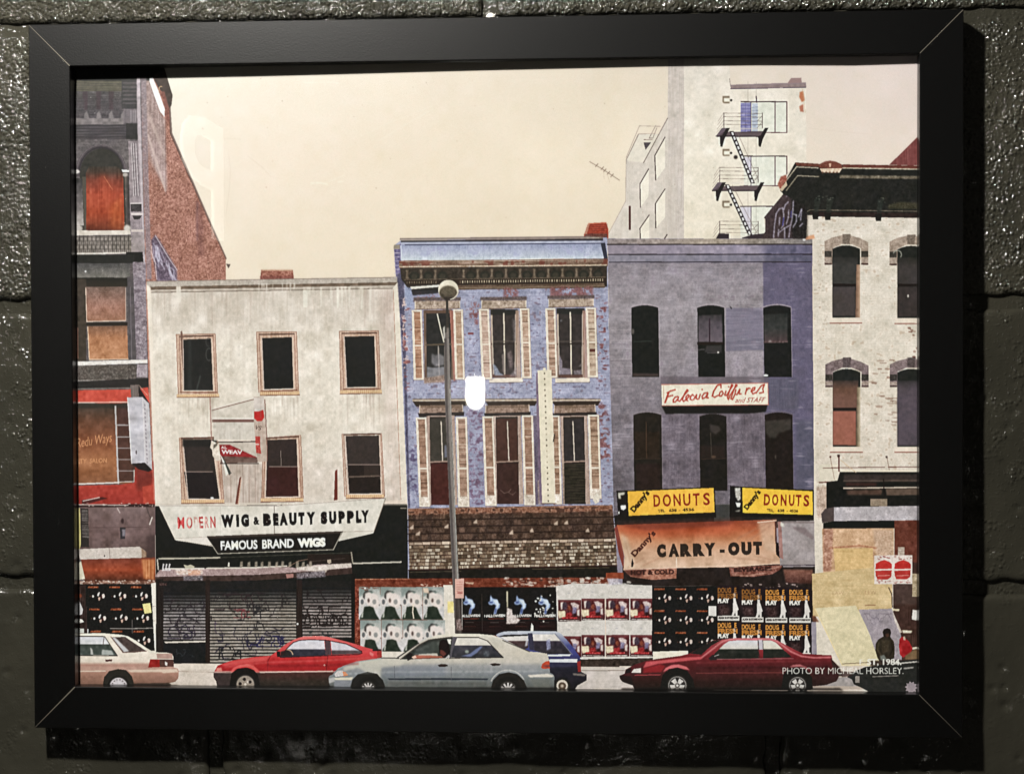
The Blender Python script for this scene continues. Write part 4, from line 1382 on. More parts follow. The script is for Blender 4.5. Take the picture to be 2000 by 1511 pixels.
# tall perforated blade sign
P([(1047, 731), (1051, 724), (1059, 983), (1054, 983), (1048, 800)], (126, 108, 126), 1, {'b': 6})
P([(1050, 723), (1077, 722), (1079, 780), (1084, 983), (1059, 983), (1052, 780)], (226, 212, 184), 1, {'b': 1.5, 'v': 1.5}, 0, 'printed_blade_sign')
R(1061, 718, 1066, 723, (232, 218, 190))
for k in range(24):
    t = k / 23
    E(1063.5 + 7.5 * t, 729 + 249 * t, 1.5, 1.8, (96, 84, 70), .9 if k not in (11, 14, 15, 16) else .35)
Ln([(1058, 983), (1086, 983)], 1.6, (96, 62, 48), .9)
Ln([(1083, 848), (1081, 862)], 2.2, (60, 48, 42), .9)
# --- shingled canopy
P([(797, 993), (940, 990), (1196, 986), (1202, 1052), (1000, 1057), (798, 1060)], (80, 60, 48), 1, {'b': 8, 'a': 5}, 0, 'printed_shingle_canopy')
cn = len(PARTS) - 1
P([(797, 993), (1196, 986), (1197, 998), (797, 1006)], (166, 120, 98), .9, {'a': 16, 'B': 16, 'b': 12}, 1)
patch([(797, 995), (1197, 988), (1197, 1004), (797, 1010)], (74, 48, 36), 'Bb', -.1, .7, .85, None, 1)
r = random.Random(12)
for j in range(4):
    y = 1002 + j * 13.6
    Ln([(797, y + 13), (1200, y + 7)], 2.6, (50, 34, 28), .8)
    x = 798
    while x < 1195:
        w = r.uniform(5, 12)
        v = r.random()
        yy = y - (x - 797) * .015
        P([(x, yy + 2), (x + w - 1.2, yy + 2), (x + w - 1.2, yy + 11), (x, yy + 12)],
          (136, 108, 92) if v > .8 else (100, 78, 64) if v > .45 else (66, 50, 42), (.7 if x < 1000 else .5) * r.uniform(.4, 1), {'a': 12}, 1)
        x += w
for x, y in ((800, 1030), (812, 1042), (868, 1028), (1082, 1022), (1102, 1021), (1144, 1036), (995, 1040), (925, 1019), (1035, 1036)):
    P([(x, y), (x + r.uniform(4, 9), y - 6), (x + 8, y + 3), (x, y + 3)], (220, 196, 176), .8, None, 1)
P([(798, 1060), (1000, 1056), (1201, 1051), (1207, 1068), (1217, 1102), (1000, 1108), (800, 1112)], (116, 94, 76), 1, {'a': 10}, 0, cn)
for j in range(8):
    y = 1059 + j * 6.75
    x = 799
    while x < 1203 + j * 1.8:
        w = r.choice((4, 5, 6, 8, 10))
        v = r.random()
        yy = y - (x - 799) * .019 + r.uniform(-.7, .7)
        bright = .22 + .05 * j
        if j == 0:
            col, w = (226, 200, 178), w * 2
        elif v < bright:
            col = (228, 212, 190)
        elif v < bright + .35:
            col = (160, 138, 116)
        else:
            col = (98, 82, 64)
        vv = r.uniform(.72, 1.0)
        c2 = tuple(cc * vv for cc in col)
        P([(x, yy), (x + w - .8, yy), (x + w - 1.2, yy + 4.9), (x + .4, yy + 4.9)], c2, r.uniform(.6, 1))
        x += w
    Ln([(799, y + 5.9), (1000, y + 2.2), (1205 + j * 1.8, y - 1.8)], 1.5, (58, 34, 26), .8)
for k in range(30):
    x, y = r.uniform(850, 1200), r.uniform(1066, 1100)
    Ln([(x, y), (x + r.uniform(3, 9), y + r.uniform(-3, 8))], 1.2, (70, 54, 42), .8)
Ln([(798, 1113), (1216, 1104)], 3, (60, 32, 24), .9)
P([(798, 1114), (1218, 1105), (1218, 1132), (798, 1132)], (38, 34, 28), 1, {'b': 3})
Ln([(800, 1117), (900, 1115)], 1.2, (112, 98, 78), .7)
Ln([(1040, 1111), (1190, 1108)], 1.2, (118, 98, 72), .7)

# --- hoarding under the canopy
P([(693, 1130), (1216, 1127), (1216, 1300), (693, 1300)], (120, 58, 38), 1, {'b': 8, 'a': 6, 'h': 6}, 0, 'printed_hoarding')
Ln([(694, 1131), (800, 1130)], 2, (178, 118, 90), .8, {'a': 20})
specks(820, 1137, 882, 1146, (226, 196, 180), 20, 3, .7, 51)
specks(985, 1128, 1180, 1146, (214, 200, 190), 70, 5, .7, 52)
specks(985, 1128, 1180, 1144, (70, 46, 38), 40, 4, .6, 53)
P([(908, 1136), (926, 1137), (924, 1141), (910, 1139)], (200, 170, 146), .8)
R(694, 1145, 702, 1292, (128, 62, 44), 1, {'a': 22, 'b': 12})
R(866, 1142, 890, 1238, (222, 210, 194), 1, {'b': 5, 'v': 4})
R(874, 1174, 886, 1196, (236, 210, 120), .85, {'b': 6}, 1)


def face_poster(x, y, w, h, k):
    """green and white handbill: pale face with round glasses over a dark coat"""
    def q(u, v):
        return (x + w * u, y + h * v)
    R(x, y, x + w - .6, y + h - .6, ('y', y, (142, 150, 146), y + h * .3, (196, 192, 186), y + h, (198, 194, 196)), 1, {'b': 5, 'a': 4}, 0, 'printed_face_poster')
    P([q(.0, 0), q(.5, 0), q(.3, .2), q(0, .32)], (128, 140, 136), .8, None, 2)
    P([q(.18, .32), q(.2, .2), q(.32, .1), q(.6, .12), q(.62, .18), q(.34, .2), q(.26, .38)], (64, 62, 60), .95, None, 1)
    P([q(.28, .2), q(.5, .14), q(.86, .24), q(.98, .5), q(.84, .66), q(.5, .62), q(.32, .44)], (222, 206, 198), 1, None, 2)
    P([q(.4, .12), q(.7, .14), q(.6, .2)], (104, 122, 116), .8, None, 1)
    E(*q(.15, .45), w * .12, h * .12, (226, 212, 204), .95, None, 1)
    E(*q(.15, .45), w * .08, h * .085, (98, 102, 104), .95, None, 1)
    E(*q(.45, .41), w * .055, h * .07, (92, 78, 74), .9, None, 1)
    E(*q(.72, .45), w * .15, h * .12, (230, 214, 204), .95, None, 1)
    E(*q(.72, .45), w * .1, h * .08, (140, 140, 138), .95, None, 1)
    P([q(.24, .6), q(.5, .58), q(.68, .62), q(.78, .8), q(.9, .93), q(.96, .99), q(.02, .99), q(.08, .86), q(.2, .76)], (48, 58, 46), 1, {'b': 4}, 1)
    P([q(.1, .94), q(.14, .8), q(.2, .78), q(.18, .92)], (206, 206, 196), .9, None, 1)
    E(*q(.95, .55), w * .03, h * .03, (110, 104, 100), .8)


for j in range(2):
    for k in range(4):
        face_poster(701 + k * 41.6 + j * 2.6, 1146 + j * 64.5, 41.8, 64, k)
specks(702, 1143, 740, 1152, (128, 66, 52), 18, 3, .7, 61)
E(713, 1148.5, 1.8, 1.8, (232, 226, 214))
P([(826, 1148), (836, 1148), (838, 1158), (828, 1157)], (230, 196, 170), .8, None, 1)
Ln([(807, 1180), (806, 1195), (808, 1207)], 2.4, (222, 204, 182), .9)
R(745, 1272, 896, 1300, (222, 210, 194), 1, {'b': 4})
# dark film handbills with lettering
R(894, 1146, 1088, 1240, (33, 30, 28), 1, {'b': 2}, 0, 'printed_film_poster')
R(894, 1212, 1088, 1240, (44, 26, 24), .8, {'h': 5})
for k in range(4):
    x = 893 + (0, 49, 100, 147)[k]
    P([(x + 16, 1161), (x + 20, 1168), (x + 29, 1170), (x + 32, 1177), (x + 35, 1179), (x + 34, 1186), (x + 29, 1190), (x + 27, 1199), (x + 22, 1199),
       (x + 24, 1190), (x + 27, 1182), (x + 23, 1179), (x + 18, 1181), (x + 13, 1180), (x + 11, 1176), (x + 15, 1173)], (150, 170, 206), 1, {'b': 14}, 1)
    P([(x + 20, 1170), (x + 30, 1172), (x + 33, 1180), (x + 29, 1188), (x + 28, 1181), (x + 24, 1176)], (204, 216, 228), .9, None, 1)
    P([(x + 25, 1188), (x + 28, 1188), (x + 26, 1198), (x + 24, 1197)], (66, 76, 128), .9, None, 1)
    P([(x + 14, 1174), (x + 21, 1174), (x + 20, 1178), (x + 14, 1178)], (50, 60, 110), .7, None, 1)
    text('HALLOWEEN' if k else 'ALLOWEEN', x + (4 if k else 9), 1205, x + 45, 1204, 5.2, (240, 222, 212), .05)
    Ln([(x + 12, 1208), (x + 42, 1207.6)], 1.6, (142, 62, 44), .7)
    Ln([(x + 16, 1215), (x + 32, 1215)], 1.4, (96, 90, 86), .7)
    Ln([(x + 14, 1223), (x + 36, 1223)], 1.2, (96, 52, 46), .6)
Ln([(941, 1160), (942, 1232)], 1.4, (70, 60, 56), .8)
P([(989, 1154), (992, 1154), (992, 1185), (990, 1186)], (222, 212, 180), 1, None, 1)
P([(990, 1186), (1000, 1190), (1001, 1200), (1010, 1206), (1016, 1210), (1010, 1217), (989, 1218)], (214, 198, 192), .95, {'a': 20, 'b': 12}, 1)
specks(1044, 1160, 1080, 1215, (244, 240, 228), 26, 4, .95, 71, 1)
P([(1038, 1216), (1042, 1222), (1042, 1232), (1036, 1232)], (230, 224, 210))
# --- purple-grey building with the carry-out shop
P([(1187, 466), (1588, 466), (1588, 700), (1592, 1020), (1596, 1300), (1216, 1300), (1201, 1020), (1190, 700)], (144, 136, 150), 1,
  {'b': 4, 'c': 4, 'a': 2}, 0, 'printed_purple_building')
PB = [(1187, 514), (1588, 514), (1592, 1010), (1199, 1010)]
P(PB, ('y', 514, (142, 134, 142), 600, (154, 146, 152), 700, (146, 138, 144), 780, (130, 122, 129), 900, (122, 114, 121), 1000, (108, 101, 108)), 1, {'b': 4, 'a': 3, 'c': 5, 'h': 3})
P([(1490, 466), (1588, 466), (1592, 1010), (1494, 1010)], (102, 96, 120), .9, {'b': 2, 'a': 1.5}, 1)
P([(1555, 820), (1590, 820), (1592, 1010), (1556, 1010)], (92, 92, 106), .6, {'b': 2}, 4)
P([(1292, 806), (1500, 806), (1500, 955), (1294, 955)], (112, 102, 112), .8, {'b': 4, 'c': 5, 'a': 3, 'v': 3}, 2)
P([(1418, 601), (1490, 601), (1491, 640), (1492, 682), (1418, 686)], (126, 120, 138), .85, {'h': 5}, 1)
P([(1418, 660), (1490, 660), (1491, 684), (1418, 686)], (116, 112, 126), .6, {'h': 5}, 1)
P([(1418, 686), (1492, 686), (1492, 735), (1418, 736)], (160, 150, 160), .6, {'a': 5, 'b': 4}, 1)
P([(1290, 735), (1502, 735), (1502, 750), (1290, 750)], (108, 98, 106), .7, None, 1)
P([(1500, 738), (1560, 738), (1560, 800), (1505, 800)], (96, 94, 108), .6, {'v': 4}, 3)
patch(PB, (176, 166, 176), 'hc', 1.0, 2.0, .4, None, 6)
patch([(1187, 514), (1490, 514), (1490, 740), (1190, 740)], (118, 108, 120), 'cb', 1.0, 2.0, .4, None, 6)
for y in (672, 704, 730, 898, 938):
    Ln([(1192, y), (1232, y)], 1.1, (104, 94, 104), .5)
for y in (645, 665, 702, 735):
    Ln([(1194, y), (1232, y - 1)], 1.3, (176, 166, 170), .5)
specks(1370, 570, 1490, 604, (120, 106, 118), 20, 5, .4, 81)
E(1387, 548, 14, 4, (134, 128, 136), .6, None, 2)
P([(1186, 467), (1588, 466), (1588, 476), (1186, 476)], ('x', 1186, (146, 134, 134), 1400, (164, 150, 136), 1588, (132, 126, 126)), 1, {'b': 8, 'a': 5})
Ln([(1186, 477.5), (1588, 477)], 2.6, (54, 44, 42), .95)
P([(1188, 479), (1587, 479), (1586, 496), (1188, 496)], ('x', 1188, (146, 136, 148), 1480, (150, 142, 160), 1500, (112, 108, 130), 1588, (106, 102, 124)), 1, {'b': 5})
Ln([(1188, 497), (1587, 496.5)], 2.4, (50, 42, 48), .95)
P([(1190, 498.5), (1584, 498), (1584, 510), (1190, 511)], ('x', 1190, (138, 134, 146), 1490, (128, 124, 140), 1500, (102, 100, 118), 1588, (98, 96, 114)), 1, {'b': 4})
Ln([(1190, 512), (1584, 511.5)], 2.2, (58, 50, 58), .9)
E(1571, 468, 3, 2.4, (222, 218, 216), .9)


def arched(x0, x1, yt, yb, col, rise=5, edge=(170, 158, 164)):
    xm = (x0 + x1) / 2
    pts = [(x0 + (x1 - x0) * i / 8, yt + rise * ((i / 4 - 1) ** 2)) for i in range(9)]
    Ln([(p[0], p[1] - 1.4) for p in pts], 2.2, edge, .7)
    P(pts + [(x1 + 2, yb), (x0 + 2, yb)], col, 1, {'b': 2}, 0, 'printed_window')
    Ln([(x1 + .5, yt + rise), (x1 + 2.5, yb)], 1.6, edge, .5)


arched(1233, 1286, 596, 736, (34, 36, 32))
arched(1362, 1415, 596, 736, (34, 36, 32))
arched(1491, 1545, 596, 736, (36, 37, 35))
Ln([(1238, 667), (1272, 666)], 1.4, (64, 72, 66), .8)
E(1236, 647, 3, 5.5, (112, 104, 100), .8, None, 1)
R(1236, 729, 1287, 735, (80, 66, 62), .9, None, 1)
P([(1364, 616), (1410, 614), (1412, 668), (1364, 668)], ('y', 612, (62, 58, 58), 630, (92, 84, 90), 668, (108, 98, 106)), 1, {'b': 3}, 1)
Ln([(1386, 622), (1386, 668)], 2.6, (62, 46, 56), .9)
R(1362, 668, 1414, 673, (46, 36, 32))
P([(1380, 675), (1410, 674), (1410, 688), (1376, 688)], (70, 66, 66), .9, None, 1)
Ln([(1364, 683), (1376, 682)], 2.8, (96, 90, 92), .7)
Ln([(1382, 689), (1402, 689)], 1.8, (120, 110, 112), .6)
E(1403, 688, 2, 2, (190, 184, 178))
P([(1492, 614), (1538, 612), (1538, 668), (1493, 668)], ('y', 610, (52, 54, 52), 640, (64, 66, 64), 666, (88, 72, 74)), 1, {'b': 3, 'v': 2}, 1)
Ln([(1492, 668), (1538, 667)], 3.4, (106, 86, 86), .85, {'a': 14})
E(1504, 666, 3, 2, (150, 142, 140), .8, None, 1)
E(1496, 733, 4.5, 2.2, (240, 238, 228))
P([(1426, 598), (1429, 600), (1430, 604), (1427, 602)], (22, 20, 20))
arched(1237, 1292, 805, 958, (44, 38, 30), 5, (140, 130, 134))
arched(1366, 1419, 808, 958, (40, 36, 31), 5, (110, 100, 104))
arched(1494, 1548, 805, 958, (42, 34, 29), 5, (112, 104, 112))
R(1240, 843, 1288, 894, (56, 42, 30), .8, {'b': 3}, 2)
R(1242, 905, 1290, 955, (54, 38, 33), .8, {'b': 3}, 2)
Ln([(1262, 824), (1263, 894)], 2, (86, 64, 48), .8)
Ln([(1240, 896), (1290, 895)], 1.4, (74, 56, 42), .8)
R(1368, 870, 1416, 894, (54, 42, 36), .8, None, 2)
P([(1386, 828), (1405, 832), (1408, 840), (1398, 848), (1388, 842)], (88, 78, 76), .7, None, 2)
Ln([(1388, 845), (1390, 890)], 1.8, (84, 76, 66), .7)
E(1394, 892, 5, 2.6, (108, 86, 70), .8, None, 1)
Ln([(1370, 896), (1418, 895)], 1.4, (78, 58, 48), .8)
P([(1494, 822), (1545, 818), (1545, 838), (1520, 846), (1516, 855), (1504, 854), (1496, 846)], (74, 68, 62), .85, {'b': 3}, 2)
E(1515, 892, 1.4, 4, (104, 92, 82), .8, None, 1)
# painted board over the first floor
P([(1292, 792), (1500, 788), (1496, 804), (1470, 807), (1300, 808)], (38, 36, 33), 1, None, 1)
P([(1292, 751), (1500, 748.5), (1500, 790), (1293, 792)], (234, 222, 198), 1, {'b': 2, 'a': 2}, 0, 'printed_coiffures_sign')
Ln([(1292, 751), (1500, 748), (1501, 790), (1293, 792)], 1.6, (214, 120, 104), .7)
Ln([(1296, 753), (1297, 792)], 1.2, (170, 120, 100), .6)
RD = (184, 70, 54)
SC_ = [[(315, 350), (375, 318), (440, 300)], [(350, 328), (318, 420), (290, 492)], [(335, 402), (372, 388), (402, 384)],
       [(474, 400), (436, 408), (408, 446), (408, 480), (436, 478), (476, 432), (484, 402), (474, 456), (500, 470)],
       [(500, 470), (560, 388), (624, 312), (608, 300), (570, 362), (538, 446), (556, 472)], [(556, 470), (602, 438), (642, 390), (622, 372), (592, 404), (590, 450), (622, 462)],
       [(708, 392), (686, 372), (658, 402), (652, 440), (684, 452)], [(700, 446), (746, 372), (738, 430), (766, 440)], [(820, 300), (832, 296)], [(800, 366), (776, 436)],
       [(906, 342), (858, 352), (824, 398), (830, 432), (872, 412), (910, 348), (892, 420), (918, 420)],
       [(1098, 276), (1098, 228), (1046, 238), (998, 312), (976, 388), (1004, 412), (1062, 380)], [(1112, 320), (1082, 342), (1072, 390), (1102, 394), (1132, 352), (1112, 320)],
       [(1172, 318), (1152, 380), (1178, 386)], [(1206, 262), (1214, 256)], [(1178, 386), (1232, 296), (1272, 238), (1252, 230), (1222, 318), (1192, 420), (1204, 444), (1226, 398)],
       [(1226, 390), (1292, 284), (1334, 236), (1312, 230), (1272, 338), (1242, 432), (1264, 444), (1294, 380)],
       [(1314, 300), (1300, 366), (1330, 372), (1372, 292), (1360, 360), (1394, 360)], [(1472, 278), (1450, 368)], [(1462, 320), (1500, 276), (1524, 286)],
       [(1532, 332), (1582, 302), (1592, 270), (1562, 272), (1536, 320), (1560, 362), (1602, 342)], [(1604, 352), (1680, 246), (1728, 224), (1702, 288), (1714, 338), (1652, 352)]]
for q in SC_:
    q = [(1260 + x / 7.407, 720 + y / 7.407) for x, y in q]
    Ln([(x + .7, y + 1.2) for x, y in q], 2.0, (196, 150, 132), .7)
    Ln(q, 2.5, RD, .95)
Ln([(1299, 786), (1306, 766)], 3.4, RD, .95)
Ln([(1391, 774), (1394, 764), (1400, 754)], 3.0, RD, .95)
text('and STAFF', 1436, 786, 1496, 785, 9.5, (168, 66, 58), .0, .45)
# shop band
P([(1199, 1006), (1592, 1000), (1594, 1030), (1202, 1034)], (44, 39, 36), 1, {'b': 3})
R(1395, 985, 1426, 1020, (72, 71, 69), 1, {'b': 2})
R(1372, 958, 1395, 985, (40, 35, 33))
Ln([(1397, 985), (1425, 985)], 1.4, (98, 96, 92), .8)
P([(1204, 958), (1396, 950), (1399, 1010), (1208, 1016)], (38, 33, 28), 1, None, 0, 'printed_doughnut_sign')
P([(1226, 959.5), (1394, 952.5), (1396, 1000), (1228, 1007)], (250, 178, 62), 1, {'b': 2, 'c': 2}, 0, len(PARTS) - 1)
P([(1207, 962), (1221, 961), (1219, 966), (1212, 967), (1213, 974), (1208, 973)], (206, 202, 186), .95, None, 1)
P([(1212, 987), (1222, 986), (1223, 992), (1218, 996), (1213, 994)], (244, 240, 222))
E(1209, 1001, 1.5, 2.6, (226, 222, 206))
DK, DR = (54, 32, 20), (152, 40, 26)
for i, (s, x0, x1) in enumerate((('D', 1277, 1290), ('O', 1295, 1311), ('N', 1316, 1330), ('U', 1335, 1349), ('T', 1354, 1367), ('S', 1374, 1387))):
    text(s, x0, 989.5 - (x0 - 1277) * .035, x1, 989.5 - (x1 - 1277) * .035, 24, DR, .022)
text("Danny's", 1239, 1001, 1270, 963, 12, DK, .055)
for s, x0, x1 in (('TEL.', 1285, 1300), ('638', 1307, 1322), ('-', 1326, 1329), ('4536', 1333, 1356)):
    text(s, x0, 1000.2 - (x0 - 1285) * .04, x1, 1000.2 - (x1 - 1285) * .04, 5.6, (60, 36, 18), .03)
P([(1426, 948), (1450, 950), (1590, 956), (1591, 1012), (1448, 1008), (1425, 1010)], (34, 30, 27), 1, None, 0, 'printed_doughnut_sign')
P([(1450, 952), (1587, 959), (1588, 1005), (1451, 1001)], (250, 188, 58), 1, {'b': 2, 'c': 2}, 0, len(PARTS) - 1)
P([(1435, 953), (1446, 952), (1447, 974), (1442, 978), (1437, 970)], (196, 192, 182), .95, {'a': 24}, 1)
P([(1437, 981), (1447, 982), (1445, 990), (1440, 990)], (240, 236, 220))
P([(1434, 998), (1446, 995), (1444, 999)], (200, 196, 184), .8, None, 1)
for i, (s, x0, x1) in enumerate((('D', 1492, 1504), ('O', 1508, 1520), ('N', 1525, 1536), ('U', 1541, 1551.5), ('T', 1554, 1565), ('S', 1569.5, 1580.5))):
    text(s, x0, 986.5 + (x0 - 1492) * .022, x1, 986.5 + (x1 - 1492) * .022, 22.5, DR, .03)
text("Danny's", 1460, 996, 1487, 961, 10.5, DK, .055)
for s, x0, x1 in (('TEL.', 1498, 1512), ('638', 1519, 1532), ('-', 1536, 1540), ('4536', 1542, 1559)):
    text(s, x0, 999 + (x0 - 1498) * .02, x1, 999 + (x1 - 1498) * .02, 5.6, (70, 44, 18), .03)
# dark shop front and the fabric awning
P([(1216, 1100), (1592, 1098), (1595, 1300), (1275, 1300), (1275, 1146), (1216, 1140)], (48, 38, 34), 1, {'b': 3, 'c': 3})
P([(1530, 1112), (1588, 1112), (1588, 1140), (1535, 1138)], ('y', 1112, (152, 104, 88), 1140, (84, 50, 42)), .9, {'b': 6, 'a': 5}, 2)
R(1184, 1118, 1218, 1130, (150, 74, 46), .9, {'b': 8})
P([(1200, 1031), (1206, 1024), (1219, 1085), (1218, 1113), (1208, 1078)], (134, 66, 56), 1, {'v': 5})
P([(1205, 1025), (1400, 1018), (1517, 1014), (1517, 1078), (1524, 1090), (1530, 1100), (1440, 1107), (1320, 1109), (1218, 1113), (1220, 1086)],
  ('y', 1020, (150, 78, 52), 1034, (182, 98, 62), 1052, (196, 130, 94), 1075, (204, 158, 130), 1110, (206, 168, 142)), 1, {'c': 5, 'b': 3}, 0, 'printed_awning')
P([(1206, 1026), (1400, 1020), (1460, 1016), (1420, 1044), (1300, 1050), (1230, 1044)], (186, 82, 50), .45, {'c': 8}, 10)
P([(1212, 1024), (1440, 1015), (1420, 1026), (1260, 1036)], (110, 52, 42), .5, None, 4)
P([(1210, 1040), (1226, 1050), (1240, 1110), (1220, 1112), (1221, 1085)], (212, 188, 164), .6, {'v': 4}, 5)
P([(1480, 1018), (1516, 1016), (1516, 1080), (1490, 1070)], (210, 176, 152), .7, {'b': 3}, 5)
for q in ([(1508, 1018), (1470, 1036), (1440, 1052)], [(1510, 1022), (1486, 1040), (1460, 1056)], [(1505, 1098), (1470, 1092), (1432, 1089)], [(1512, 1094), (1480, 1086)],
          [(1222, 1060), (1232, 1100)], [(1226, 1108), (1260, 1088)], [(1256, 1104), (1300, 1084)]):
    Ln(q, 2.4, (166, 120, 96), .5, None, 2)
Ln([(1480, 1020), (1516, 1016)], 2, (232, 204, 182), .8)
Ln([(1321, 1088), (1322, 1108)], 1.8, (236, 214, 192), .8)
Ln([(1218, 1112), (1330, 1108), (1530, 1100)], 1.6, (236, 196, 172), .8)
Ln([(1515, 1018), (1516, 1060)], 3, (70, 34, 32), .8)
P([(1515, 1058), (1521, 1060), (1524, 1090), (1516, 1082)], (44, 26, 26))
CB = (58, 46, 38)
for s, x0, x1, b in (('C', 1283.5, 1301, .1), ('A', 1306, 1327, .095), ('R', 1329, 1351.5, .095), ('R', 1354, 1377, .095), ('Y', 1376, 1398, .095), ('-', 1406, 1416, .05),
                     ('O', 1422.5, 1445, .1), ('U', 1448.5, 1468.5, .1), ('T', 1471.5, 1489, .095)):
    text(s, x0, 1088.2 - (x0 - 1283) * .028, x1, 1088.2 - (x1 - 1283) * .028, 26, CB, b)
text("Danny's", 1240, 1088, 1282, 1042, 12, (84, 42, 32), .045)
P([(1235, 1090), (1238, 1100), (1236, 1107), (1233, 1107), (1233, 1100)], (44, 20, 20))
P([(1218, 1113), (1322, 1109), (1321, 1129), (1275, 1132), (1232, 1126)], (164, 112, 92), 1, {'a': 8, 'b': 10}, 0, 'printed_awning_flap')
P([(1218, 1113), (1262, 1112), (1250, 1128), (1226, 1122)], (90, 50, 42), .8, None, 3)
text('HOT & COLD', 1232, 1123, 1317, 1121, 10, (66, 36, 30), .06, 0, .9)
P([(1424, 1108), (1529, 1103), (1524, 1112), (1508, 1121), (1470, 1126), (1427, 1125)], (132, 84, 72), 1, {'a': 14, 'b': 14}, 0, 'printed_awning_flap')
text('BEVERAGES', 1434, 1117, 1508, 1114, 8.5, (56, 32, 28), .06, 0, .85)
for q in ([(1430, 1122), (1460, 1124), (1500, 1118)], [(1500, 1112), (1524, 1106)]):
    Ln(q, 2, (196, 156, 138), .7, None, 1)
P([(1519, 1018), (1608, 1016), (1608, 1104), (1524, 1104), (1521, 1060)], (156, 146, 146), 1, {'b': 4, 'c': 4, 'a': 2}, 0, 'printed_metal_panel')
P([(1519, 1018), (1526, 1018), (1530, 1092), (1523, 1088)], (160, 112, 104), .8, {'b': 4})
P([(1548, 1028), (1572, 1030), (1590, 1048), (1588, 1054), (1568, 1042), (1550, 1032)], (112, 96, 98), .6, None, 2)
P([(1524, 1020), (1530, 1020), (1532, 1028), (1525, 1028)], (214, 210, 196), .9, None, 1)
Ln([(1526, 1103), (1607, 1102.5)], 1.6, (92, 82, 92), .9)
Ln([(1530, 1106), (1606, 1105)], 1.8, (190, 180, 188), .8)
R(1527, 1018, 1607, 1021, (120, 106, 104), .7)
specks(1450, 1139, 1560, 1148, (222, 196, 190), 16, 3, .7, 83)
# red and cream fight handbills
P([(1086, 1144), (1120, 1139), (1200, 1140), (1274, 1143), (1275, 1286), (1090, 1288)], (206, 198, 190), 1, {'b': 4, 'a': 3}, 0, 'printed_white_bill_sheet')
specks(1094, 1135, 1230, 1144, (190, 184, 176), 40, 5, .7, 75)
R(1184, 1118, 1216, 1128, (150, 74, 46), .9, {'b': 8})
P([(1185, 1129), (1208, 1129), (1208, 1136), (1216, 1140), (1190, 1142)], (190, 184, 196), .9, {'a': 14}, 1)
for j in range(2):
    for k in range(4):
        x = (1090, 1136, 1183.5, 1231)[k]
        y = (1168.5 if k else 1171) + j * 72 - (j and 1)
        R(x, y, x + 45.5 - (k == 3) * 2, y + 42, (92, 40, 42), 1, {'a': 8, 'b': 8}, 0, 'printed_fight_poster')
        R(x, y, x + 44, y + 4, (134, 72, 76), .6, None, 1)
        P([(x + 5, y + 5), (x + 11, y + 4), (x + 10, y + 12), (x + 8, y + 18), (x + 6, y + 20), (x + 5, y + 12)], (228, 214, 204), .95, None, 1)
        E(x + 13, y + 12, 5, 8, (76, 62, 74), .9, {'a': 8}, 1)
        E(x + 22, y + 16, 3, 5, (150, 84, 56), .8, {'a': 10}, 1)
        P([(x + 24, y + 6), (x + 32, y + 5), (x + 41, y + 10), (x + 40, y + 18), (x + 30, y + 18)], (214, 196, 192), .9, {'a': 14}, 1)
        P([(x + 29, y + 14), (x + 37, y + 15), (x + 35, y + 28), (x + 28, y + 27)], (126, 122, 150), .9, {'a': 10}, 1)
        P([(x + 37, y + 20), (x + 42, y + 18), (x + 42, y + 32), (x + 37, y + 30)], (216, 204, 196), .9, None, 1)
        P([(x, y + 20), (x + 3, y + 22), (x + 14, y + 21), (x + 15, y + 33), (x + 2, y + 36), (x, y + 30)], (228, 212, 176), .95, {'a': 8}, 1)
        P([(x + 16, y + 26), (x + 26, y + 24), (x + 28, y + 32), (x + 14, y + 36)], (176, 50, 50), .8, {'a': 12}, 1)
        R(x + 8, y + 33.5, x + 37, y + 37, (196, 60, 62), .8, {'a': 30})
        R(x + 30, y + 26, x + 36, y + 33, (46, 24, 26), .7, None, 1)
        R(x, y + 38.6, x + 44, y + 42, (62, 34, 34), .9)
        R(x + 2, y + 39.6, x + 42, y + 41.2, (226, 216, 208), .75, {'a': 40})
        E(x + 21, y - 13, 3, 1.4, (176, 172, 172), .8)
Ln([(1182, 1170), (1183.5, 1284)], 1.8, (226, 196, 176), .8)
P([(1092, 1288), (1290, 1284), (1290, 1302), (1092, 1302)], (62, 50, 42), 1, {'b': 7, 'a': 5})
